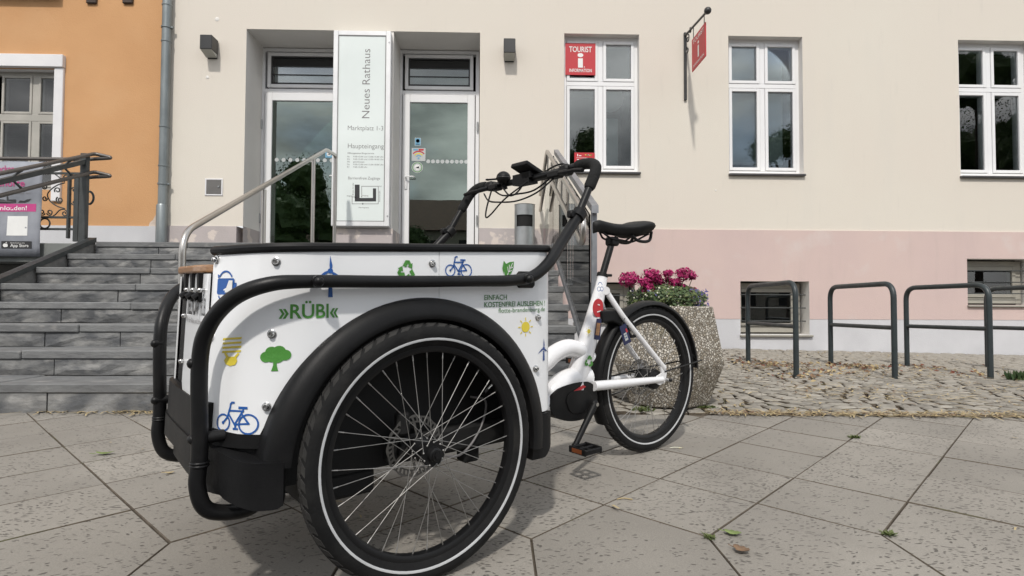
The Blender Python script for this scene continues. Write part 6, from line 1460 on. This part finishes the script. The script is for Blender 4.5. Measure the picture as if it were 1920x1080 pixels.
d = Decal(tgf); d.rect(.25, .42, .68, .82, M['pale_ink']); d.rect(.68, .25, .9, .45, M['red']); d.rect(.3, .5, .62, .56, M['dkblue']); d.rect(.3, .64, .62, .70, M['dkblue']); A.put(d.mb, 'print')
mb = MB(); mb.tube(spline([to_w(LP(1166, 611, BC + .065)), to_w(LP(1169, 602, BC + .066)), to_w(LP(1173, 594, BC + .06))], 4), .0015, M['lamp_black'], 5); A.put(mb, 'loop', smooth=True)

# ---------------------------------------------------------------- bolts on the panels and printed graphics
def find_sc(px, py, off=.004):
    """point of the side panel seen at a photo pixel -> (s, c)"""
    best = None; w0 = ray(px, py)
    inv = tk.matrix_world.inverted(); o_ = inv @ CAM; d_ = inv.to_3x3() @ w0
    n = 400; prev = None
    for i in range(n + 1):
        s = .475 - (.475 - S_FRONT) * i / n; p, _ = plan(s)
        # ray to the vertical line at s: solve in plan
        den = d_.x * 1.0; 
        c = .3
        for _ in range(3):
            q = Vector(L(*surf(s, c, off))); t = ((q.x - o_.x) * d_.x + (q.y - o_.y) * d_.y) / (d_.x ** 2 + d_.y ** 2)
            c = o_.z + d_.z * t - TR
        q = Vector(L(*surf(s, c, off))); e = (q.x - o_.x) * d_.y - (q.y - o_.y) * d_.x
        if prev is not None and prev[0] * e <= 0:
            f_ = prev[0] / (prev[0] - e + 1e-12); return (prev[1] + (s - prev[1]) * f_, prev[2] + (c - prev[2]) * f_)
        prev = (e, s, c)
    return (prev[1], prev[2])
for px, py in ((518, 490), (810, 494), (1017, 496), (510, 626), (500, 762), (1004, 691), (1008, 595), (407, 487), (384, 770), (397, 632)):
    s, c = find_sc(px, py); q = SP(s, c, .0045); nrm = (SP(s, c, .02) - SP(s, c, .004)).normalized()
    mb = MB(); mb.lathe([(.0105, 0), (.0105, .0018), (.0085, .0030), (.0075, .0032), (.0070, .0085), (.0055, .0105), (.0032, .0108), (.0030, .0075), (0, .0075)], q, nrm, M['chrome'], 18); mb.build('panel_bolt', tk, True, 40)
def flush(name):
    global dec
    if dec.mb.v: dec.mb.build(name, pn1[0])
    dec = Decal(lambda x, y: SP(x, y, .0055))
dec = Decal(lambda x, y: SP(x, y, .0055))
def bike(s, c, w, m):           # w: overall width
    k = w / 1.0; X_ = lambda x: s + x * k; Y_ = lambda y: c + y * k; lw = .036 * k
    r = .20 * k; dec.ring(X_(-.30), Y_(-.1), r * .86, lw, m, 22); dec.ring(X_(.30), Y_(-.1), r, lw, m, 24)
    f = [(-.30, -.1), (-.17, .05), (-.155, .17), (.17, .19), (.20, .15)]
    for P in ([(-.30, -.1), (-.19, .02), (-.13, .24), (-.125, .30), (-.09, .335), (-.04, .335)], [(-.16, .16), (.17, .165)], [(-.17, .10), (.0, -.12), (.18, .18)], [(.15, .11), (.31, -.09), (.0, -.12)], [(.02, -.1), (.02, -.20), (-.02, -.21), (.07, -.21)]): dec.line([(X_(x), Y_(y)) for x, y in P], lw * 1.15, m)
    dec.line([(X_(.09), Y_(.235)), (X_(.25), Y_(.235))], lw * 1.5, m); dec.line([(X_(.18), Y_(.16)), (X_(.18), Y_(.23))], lw, m); dec.circ(X_(-.30), Y_(-.1), .035 * k, m, 10)
s, c = find_sc(441, 785); s1, _ = find_sc(479, 785); s0, _ = find_sc(403, 785); bike(s, c, abs(s1 - s0), M['blue'])
flush('bicycle_print')
s, c = find_sc(859, 500); s1, _ = find_sc(884, 500); s0, _ = find_sc(834, 500); bike(s, c - .002, abs(s1 - s0), M['blue'])
flush('bicycle_print')
def turbine(s, c, r, m, mast=1.5):
    for a in (90, 210, 330):
        A_ = R(a); ca, sa = math.cos(A_), math.sin(A_); P = [(.16, -.10), (.35, -.13), (1, 0), (.35, .05), (.16, .03)]
        dec.poly([(s + r * (x * ca - y * sa), c + r * (x * sa + y * ca)) for x, y in P], m)
    dec.circ(s, c, r * .17, m, 12); dec.poly([(s - r * .09, c - r * .25), (s + r * .09, c - r * .25), (s + r * .14, c - r * mast), (s - r * .14, c - r * mast)], m)
s, c = find_sc(619, 508); turbine(s, c, find_sc(619, 479)[1] - c, M['blue'], 1.7)
flush('wind_turbine_print')
s, c = find_sc(1019, 653); turbine(s, c, find_sc(1019, 634)[1] - c, M['dkblue'], 1.2)
flush('wind_turbine_print')
# three recycling arrows
def recycle(fn, s, c, r, m):
    for k in range(3):
        A_ = R(120 * k)
        def t_(x, y): return fn(s + r * (x * math.cos(A_) - y * math.sin(A_)), c + r * (x * math.sin(A_) + y * math.cos(A_)))
        for P in ([(-.42, .42), (-.12, .95), (.30, .95), (.02, .42), (-.05, .30)], [(.30, .95), (.48, .62), (.62, .72), (.58, .16), (.10, .38), (.24, .47), (.06, .80)]):
            P3 = [Vector((x, y, 0)) for x, y in P]; dec.mb.add([t_(x, y) for x, y in P], [tuple(q) for q in tessellate_polygon([P3])], m)
idf = lambda x, y: SP(x, y, .0055)
s, c = find_sc(762, 507); recycle(idf, s, c, find_sc(762, 487)[1] - c, M['g_print'])
flush('recycling_print')
# leaf pair
s, c = find_sc(953, 503); h = find_sc(953, 489)[1] - find_sc(953, 517)[1]
dec.poly([(s + h * x, c + h * y) for x, y in ((-.30, -.5), (-.42, -.1), (-.18, .30), (.10, .42), (.46, .46), (.42, .05), (.22, -.35), (-.05, -.52))], M['g_print'])
dec.poly([(s + h * x, c + h * y) for x, y in ((-.42, -.40), (-.52, .0), (-.40, .50), (-.16, .25), (-.38, -.02))], M['g_print'])
d2 = Decal(lambda x, y: SP(x, y, .0065))
for P in ([(-.14, -.5), (.32, .34)], [(-.02, -.28), (-.10, .08)], [(.08, -.1), (.04, .22)], [(.0, -.25), (.24, -.14)], [(.12, -.02), (.34, .08)]): d2.line([(s + h * x, c + h * y) for x, y in P], h * .05, M['white_ink'])
flush('leaf_print')
# name
def stext(t, px0, py, px1, hpx, m, off=0., dd=None):
    s0, c0 = find_sc(px0, py); s1, c1 = find_sc(px1, py); _, ct = find_sc(px0, py - hpx); V, _ = text_tris(t, 1.); wv = max(v[0] for v in V); k = (ct - c0) / .69
    (dd or dec).text(t, s0, c0, k, m, sx=(s1 - s0) / (wv * k), off=off)
stext("»RÜBI«", 523, 597, 633, 26, M['g_print'], .018)
flush('name_lettering')
stext("EINFACH", 907, 562.5, 950, 9.5, M['dk_green'], .008); flush('slogan_lettering')
stext("KOSTENFREI AUSLEIHEN !", 907, 576, 1021, 9.5, M['dk_green'], .008); flush('slogan_lettering')
stext("flotte-brandenburg.de", 934, 586.5, 1021, 8.5, M['dk_green'])
flush('web_lettering')
# tree
s, c = find_sc(516, 672); u = find_sc(516, 648)[1] - c
for x, y, r in ((-.62, .12, .42), (-.25, .48, .45), (.25, .52, .47), (.66, .25, .42), (.15, .15, .5), (-.2, .1, .4)): dec.circ(s + u * x, c + u * y, u * r, M['g_print'], 18)
dec.poly([(s + u * x, c + u * y) for x, y in ((-.24, -.98), (.24, -.98), (.13, -.55), (.12, -.2), (.5, .1), (.42, .16), (.06, -.06), (0, .1), (-.06, -.06), (-.40, .16), (-.46, .1), (-.12, -.2), (-.12, -.55))], M['g_print'])
flush('tree_print')
# lamp (energy saving bulb)
s, c = find_sc(434, 657); u = find_sc(434, 630)[1] - c
for k in range(4): y = .72 - .30 * k; dec.poly([(s + u * x, c + u * q) for x, q in ((-.85, y - .04), (.80, y + .10), (.86, y + .24), (-.80, y + .11))], M['yellow'])
dec.poly([(s + u * x, c + u * y) for x, y in ((-.62, -.24), (-.42, -.50), (-.60, -.72), (-.42, -.98), (.0, -1.08), (.42, -.98), (.58, -.72), (.50, -.48), (.75, -.18), (.58, -.14), (.32, -.42), (-.2, -.44), (-.46, -.16))], M['yellow'])
flush('bulb_print')
# sun
s, c = find_sc(985, 613); u = find_sc(985, 603)[1] - c; dec.circ(s, c, u, M['yellow'], 24)
for k in range(8):
    A_ = R(45 * k); dec.line([(s + u * 1.28 * math.cos(A_), c + u * 1.28 * math.sin(A_)), (s + u * 1.7 * math.cos(A_), c + u * 1.7 * math.sin(A_))], u * .2, M['yellow'])
flush('sun_print')
# battery with turning arrows
s, c = find_sc(421, 537); u = find_sc(421, 521)[1] - c
dec.poly([(s + u * 1.45 * x, c + u * y) for x, y in ((-.72, .95), (1.0, .95), (1.12, .8), (1.12, .45), (1.35, .42), (1.35, -.35), (1.12, -.38), (1.12, -.8), (1.0, -.95), (-.72, -.95), (-.86, -.8), (-.86, .8))], M['blue'])
d2.poly([(s + u * 1.45 * x, c + u * y) for x, y in ((.55, .70), (.95, .70), (.95, -.70), (.15, -.70))], M['white_ink'])
dec.ring(s + u * .15, c + u * .62, u * 1.15, u * .2, M['blue'], 14, R(25), R(150)); dec.poly([(s + u * 1.45 * x, c + u * y) for x, y in ((-.9, 1.45), (-.82, .95), (-.45, 1.2))], M['blue']); dec.ring(s + u * .15, c - u * .62, u * 1.15, u * .2, M['blue'], 14, R(205), R(330))
flush('battery_print'); d2.mb.build('print_highlights', pn1[0])
# stickers on the seat tube
def tube_dec(pts, b_off, m, name, par=tk, lift=0.): mb = MB(); mb.prism([LP(x, y, b_off + lift) for x, y in pts], (0, .0012, 0), m); return mb.build(name, par)
cx_, cy_ = 1122, 577.5
sk = [(cx_ + 10.5 * math.cos(i * .3142) * 1., cy_ + 17.5 * math.sin(i * .3142)) for i in range(20)]
tube_dec([(min(x, 1131), y) for x, y in sk], BC + .034, M['red'], 'round_sticker')
tube_dec([(1119, 597), (1128, 598), (1125, 638), (1114, 636)], BC + .041, M['navy'], 'photo_sticker'); tube_dec([(1119.5, 605), (1126, 606), (1123.5, 629), (1116.5, 628)], BC + .0425, M['wood'], 'photo_sticker')
for P in (((1121, 570), (1125, 571)), ((1120, 584), (1127, 582))): tube_dec([(P[0][0], P[0][1]), (P[1][0], P[1][1]), (P[1][0], P[1][1] + 2), (P[0][0], P[0][1] + 2)], BC + .0355, M['white_ink'], 'sticker_print')
dec = Decal(lambda x, y: Vector((x, -(BC + .0395), y)))
q = LP(1104, 678, BC + .045); recycle(lambda x, y: Vector((x, -(BC + .0470), y)), q.x, q.z, .027, M['g_print'])
q = LP(1101, 621, BC + .03); dec.circ(q.x, q.z, .010, M['yellow'], 14)
for k in range(8): dec.line([(q.x + .013 * math.cos(R(45 * k)), q.z + .013 * math.sin(R(45 * k))), (q.x + .018 * math.cos(R(45 * k)), q.z + .018 * math.sin(R(45 * k)))], .002, M['yellow'])
q = LP(1121, 540, BC + .026)
for dx, dz in ((-.008, .0), (.010, .0)): dec.ring(q.x + dx, q.z + dz - .004, .009, .0025, M['blue'], 14)
dec.ring(q.x, q.z + .012, .012, .003, M['blue'], 10, 0, 3.1)
dec.mb.build('frame_stickers', tk)
dec = Decal(lambda x, y: Vector((x, -(BC + .0705), y)))
p = LP(1176, 722.5, BC + .0705); q = LP(1206, 718.5, BC + .0705); V, _ = text_tris("CARGO BIKE", 1.) if False else text_tris("MAXI BIKE", 1.)
tk["label"] = 'white and black electric cargo tricycle with printed box parked on the slabs'

# ================================================================== SMALL THINGS ON THE GROUND
rg = random.Random(21)
def gpt(px, py): d = ray(px, py); p0 = O - UP * TR; return CAM + d * ((p0 - CAM).dot(UP) / d.dot(UP))
def cpt(px, py):
    d = ray(px, py); t = 3.0
    for _ in range(60): P = CAM + d * t; t += (P.z - cobble_z(P.x, P.y)) / max(.05, -d.z + .03) * .6
    P = CAM + d * t; P.z = cobble_z(P.x, P.y); return P
def leaf_thing(label, px, py, ln, wd, ang, m, curl=.25, cobbles=False, grp=None):
    c = cpt(px, py) if cobbles else gpt(px, py); r_ = thing('fallen_leaf', label, 'leaf', c, grp); A = At(r_)
    mb = MB(); n = 8; vs_ = []; fs = []; ca, sa = math.cos(ang), math.sin(ang)
    for i in range(n + 1):
        t = i / n; w = wd * math.sin(math.pi * min(.99, t * .93 + .05)) ** .8 * (1 + .18 * math.sin(i * 2.4)); x = (t - .5) * ln; z = .006 + curl * ln * (2 * t - 1) ** 2 * .5
        for sgn, lift in ((-1, .35), (0, 0), (1, .3)): y = sgn * w / 2; vs_.append(c + Vector((x * ca - y * sa, x * sa + y * ca, z + lift * curl * w)))
    for i in range(n):
        for q in (0, 1): k = i * 3 + q; fs.append((k, k + 1, k + 4, k + 3))
    mb.add(vs_, fs, m); o = A.put(mb, 'blade', smooth=True); sm = o.modifiers.new('thickness', 'SOLIDIFY'); sm.thickness = .0008
    mb = MB(); e = c + Vector((-ln * .5 * ca, -ln * .5 * sa, .008)); mb.tube([e, e + Vector((-ca * ln * .35, -sa * ln * .35, .003))], .0012, m, 5); A.put(mb, 'stalk')
leaf_thing('pale green leaf lying on a slab joint at the left, near the stairs', 197, 853, .075, .035, .2, M['leaf_green'])
leaf_thing('small dry yellow leaf on the slab just left of the front bumper', 318, 889, .035, .022, .4, M['straw'])
leaf_thing('bright green torn leaf on the slabs in the right foreground', 1374, 1003, .05, .035, -.5, M['leaf_green'])
leaf_thing('dry brown leaf lying beside the bright green leaf in the foreground', 1391, 1036, .05, .040, -.9, M['leaf_brown'], .35)
LL = ['dark red leaf at the foot of the first bike stand', 'brown leaf just right of the first stand foot', 'dark red leaf left of the first bike stand', 'brown curled leaf alone on the cobbles in front of the first stand', 'dark red leaf left of the near foot of the third bike stand', 'brown leaf under the first bike stand hoop', 'dark red leaf under the second bike stand', 'brown leaf beside the red one under the second bike stand', 'dark red leaf under the first stand, nearer its front foot']
for i, (px, py) in enumerate(((1392, 682), (1402, 684), (1384, 676), (1402, 711), (1848, 687), (1440, 690), (1608, 686), (1625, 689), (1419, 690))):
    leaf_thing(LL[i], px, py, rg.uniform(.05, .08), rg.uniform(.035, .05), rg.uniform(0, 6), M['leaf_red'] if i % 2 == 0 else M['leaf_brown'], .4, True, 'dry leaves on the cobbles')
# dry stalks and straw
def stalks(name, label, pts, n, m, lmin, lmax, cobbles):
    mb = MB(); sp_ = MB()
    for i in range(n):
        P = pts(); a = rg.uniform(0, 6.28); ln = rg.uniform(lmin, lmax); w = rg.uniform(.002, .0055); d_ = Vector((math.cos(a), math.sin(a), 0)); e = Vector((-d_.y, d_.x, 0)) * w
        z = Vector((0, 0, rg.uniform(.004, .013))); z2 = Vector((0, 0, rg.uniform(.004, .016)))
        mid = P + d_ * ln * .5 + e * rg.uniform(-3, 3) + (z + z2) * .6
        mb.add([P - e + z, P + e + z, mid + e, mid - e, P + d_ * ln + e * .6 + z2, P + d_ * ln - e * .6 + z2], [(0, 1, 2, 3), (3, 2, 4, 5)], m)
    o = mb.build(name); tag(o, label, 'litter', kind='stuff'); return o
def on_cob():
    r = rg.random()
    if r < .35: x = rg.uniform(1.3, 3.6); y = EDGE_Y(x) + abs(rg.gauss(0, .07)) - .02
    elif r < .62:
        x0, y0 = rg.choice(((2.55, 5.7), (2.75, 5.6), (3.4, 5.6), (4.1, 5.3), (2.4, 4.3), (3.1, 4.0), (2.9, 4.3), (3.7, 4.6), (3.3, 5.2))); x = x0 + rg.gauss(0, .28); y = y0 + rg.gauss(0, .2)
    else: x = rg.uniform(1.4, 5.2); y = rg.uniform(3.6, 7.4)
    y = max(y, EDGE_Y(x) - .03); return Vector((x, y, cobble_z(x, y)))
stalks('straw', 'dry straw and chaff scattered over the cobbles', on_cob, 1500, M['straw'], .03, .13, True)
stalks('leaf_crumbs', 'brown and green crumbs of dry leaves scattered on the cobbles', on_cob, 1200, M['leaf_brown'], .015, .045, True)
def at_feet():
    x0, y0 = rg.choice(((2.62, 6.0), (2.7, 5.9), (2.9, 5.95), (3.45, 5.9), (3.6, 5.8), (4.2, 5.8), (2.6, 5.1), (4.3, 5.3), (3.0, 5.4))); x = x0 + rg.gauss(0, .16); y = y0 + rg.gauss(0, .14); return Vector((x, y, cobble_z(x, y) + rg.uniform(0, .012)))
mbl = MB()
for i in range(420):
    P = at_feet(); nrm = Vector((rg.uniform(-.7, .7), rg.uniform(-1, .3), 1)).normalized(); a = nrm.orthogonal().normalized(); a = Matrix.Rotation(rg.uniform(0, 6.28), 3, nrm) @ a; q = nrm.cross(a); s_ = rg.uniform(.014, .032)
    mbl.add([P - a * s_, P + q * s_ * .55 + nrm * s_ * .3, P + a * s_, P - q * s_ * .55 + nrm * s_ * .2], [(0, 1, 2), (0, 2, 3)], M[rg.choice(('leaf_brown', 'straw', 'straw', 'leaf_brown', 'leaf_red'))])
tag(mbl.build('leaf_litter'), 'drifts of small dry leaves around the feet of the bike stands', 'litter', kind='stuff')
def at_stairs():
    x = rg.choice((rg.uniform(-3.3, -.6), rg.gauss(-2.05, .28))); y = SY0 + .03 - abs(rg.gauss(0, .025)); return Vector((x, y, ground_z(x, y)))
stalks('straw_drift', 'dry straw blown against the foot of the stone stairs', at_stairs, 230, M['straw'], .03, .14, False)
def on_slab(): x = rg.uniform(-2.5, 3); y = rg.uniform(1.6, 3.5); return Vector((x, y, ground_z(x, y)))
stalks('slab_litter', 'few pale stalks lying on the paving slabs', on_slab, 16, M['straw'], .02, .06, False)
def tuft(name, label, px, py, n, sz, m, h, cobbles):
    c = cpt(px, py) if cobbles else gpt(px, py); r_ = thing(name, label, 'weed', c); A = At(r_); mb = MB()
    for i in range(n):
        a = rg.uniform(0, 6.28); r = rg.uniform(0, sz); p = c + Vector((r * math.cos(a), r * math.sin(a) * .6, 0)); q = p + Vector((rg.gauss(0, .012), rg.gauss(0, .012), rg.uniform(.3, 1) * h)); w = Vector((rg.uniform(-1, 1), rg.uniform(-1, 1), 0)).normalized() * rg.uniform(.003, .008) * (h / .03) ** .6
        mb.add([p - w * .4, p + w * .4, p.lerp(q, .6) + w, q, p.lerp(q, .6) - w], [(0, 1, 2, 3, 4)], m)
    A.put(mb, 'leaves')
tuft('moss_tuft', 'small yellow green moss tuft in a slab joint right of the rear wheel', 1601, 821, 70, .035, M['fol2'], .016, False)
tuft('moss_tuft', 'moss tuft in the joint beside the bright green leaf in the foreground', 1331, 1009, 50, .022, M['fol2'], .012, False)
tuft('moss_tuft', 'brown green tuft at a slab corner near the right edge of the photo', 1668, 1003, 50, .016, M['fol2'], .014, False)
tuft('weed', 'green leafy weed growing among the cobbles at the right edge of the photo', 1906, 712, 80, .10, M['fol'], .085, True)
tuft('moss_tuft', 'green moss along the foot of the pebble planter behind the rear wheel', 1205, 770, 120, .07, M['fol2'], .03, True)
tuft('moss_tuft', 'brown green growth at the right foot of the pebble planter', 1325, 765, 90, .07, M['fol2'], .02, True)
# short dry white stalk pieces
for px, py, a, lb in ((1266, 841, .0, 'short white straw on the slab just right of the rear tyre'), (1170, 938, .35, 'curved pale stalk on the slab in front of the pedal')):
    c = gpt(px, py); r_ = thing('straw_piece', lb, 'straw', c); A = At(r_); mb = MB(); mb.tube(spline([c + Vector((-.025, 0, .004)), c + Vector((0, .006 * (a > 0), .006)), c + Vector((.03, -.004, .004))], 3), .0022, M['straw'] if a else M['petal_w'], 5); A.put(mb, 'stem')

# ================================================================== THE OTHER SIDE OF THE SQUARE (seen in the panes)
def house(x0, x1, y, h, rh, lb, m1, m2):
    r_ = thing('square_house', lb, 'building', ((x0 + x1) / 2, y, 0)); A = At(r_); mb = MB(); mb.box((x0, y - 9, -.1), (x1, y, h), m1); A.put(mb, 'wall')
    mb = MB(); mb.add([(x0 - .3, y + .4, h), (x1 + .3, y + .4, h), (x1 + .3, y - 4.5, h + rh), (x0 - .3, y - 4.5, h + rh), (x0 - .3, y - 9.4, h), (x1 + .3, y - 9.4, h)], [(0, 1, 2, 3), (3, 2, 5, 4), (0, 3, 4), (1, 5, 2), (0, 4, 5, 1)], m2); A.put(mb, 'roof')
    n = int((x1 - x0) / 2.4)
    for i in range(n):
        for z in (.9, 3.6):
            if z + 1.5 > h: continue
            xc = x0 + (x1 - x0) * (i + .5) / n; mb = MB(); mb.box((xc - .5, y + .02, z), (xc + .5, y + .06, z + 1.5), M['interior']); frame_rect(mb, xc - .55, xc + .55, z - .05, z + 1.55, .08, y + .01, y + .09, M['far_wall']); A.put(mb, 'window')
house(-19, -8.6, -19, 4.3, 2.2, 'low house with dark tiled roof across the square on the left', M['far_wall'], M['far_roof'])
house(-8.0, 6.5, -22, 5.7, 2.8, 'low house with tiled roof across the square in the middle', M['far_wall'], M['far_roof'])
house(7.2, 24, -21, 6.0, 3.4, 'house with tiled roof across the square on the right', M['far_wall'], M['far_roof'])
rt = random.Random(3)
def tree(x, y, h, cr, lb, nl=17000, zoff=0., leaf=.05):
    r_ = thing('lime_tree', lb, 'tree', (x, y, -.06)); A = At(r_); mb = MB(); P = [(x, y, -.06), (x + .05, y, h * .3), (x - .05, y + .1, h * .6), (x, y, h * .9)]
    mb.tube(spline(P, 4), [.22 - .014 * i for i in range(13)], M['bark'], 10); A.put(mb, 'trunk', smooth=True)
    cl = []
    for k in range(9):
        a = rt.uniform(0, 6.28); z = h * rt.uniform(.4, .95); q = Vector((x + math.cos(a) * cr * rt.uniform(.4, .85), y + math.sin(a) * cr * rt.uniform(.4, .85), z)); mb = MB(); mb.tube(spline([(x, y, z * .7), tuple(Vector((x, y, z * .8)).lerp(q, .5)), tuple(q)], 3), [.09, .08, .07, .06, .045, .03, .02], M['bark'], 6); A.put(mb, 'limb', smooth=True); cl.append(q)
    cl.append(Vector((x, y, h)))
    mb = MB()
    for c in cl:
        bm = bmesh.new(); bmesh.ops.create_icosphere(bm, subdivisions=3, radius=1)
        for v in bm.verts: v.co = c + v.co * cr * (.30 + .16 * noise.noise(v.co * 2.2 + c) + .06 * noise.noise(v.co * 7 + c))
        mb.from_bm(bm, M['tree_leaf'])
    for i in range(nl):
        c = rt.choice(cl); v = Vector((rt.gauss(0, 1), rt.gauss(0, 1), rt.gauss(0, 1))).normalized() * rt.uniform(.22, .41) * (1 + .35 * noise.noise(Vector((i * .37, 0, 0)))); p = c + v * cr * 1.05; nrm = Vector((rt.uniform(-1, 1), rt.uniform(-1, 1), rt.uniform(.1, 1))).normalized(); a = nrm.orthogonal().normalized(); b = nrm.cross(a); s_ = leaf * rt.uniform(.6, 1.3)
        mb.add([p - a * s_, p + b * s_ * .6, p + a * s_, p - b * s_ * .6], [(0, 1, 2, 3)], M['tree_leaf'])
    o = A.put(mb, 'crown'); o["kind"] = "stuff"
tree(-9.5, -13, 7.0, 3.0, 'broad lime tree across the square on the left, in front of the low house')
tree(-5.6, -14.5, 5.4, 2.0, 'smaller lime tree across the square, second from the left')
tree(4.3, -12, 8.4, 2.0, 'slim lime tree across the square opposite the tourist office window', 15000)
tree(15.3, -15, 9.5, 2.2, 'tall lime tree across the square on the right')
tree(24.5, -14, 12.5, 5.0, 'large lime tree across the square at the far right', 26000)
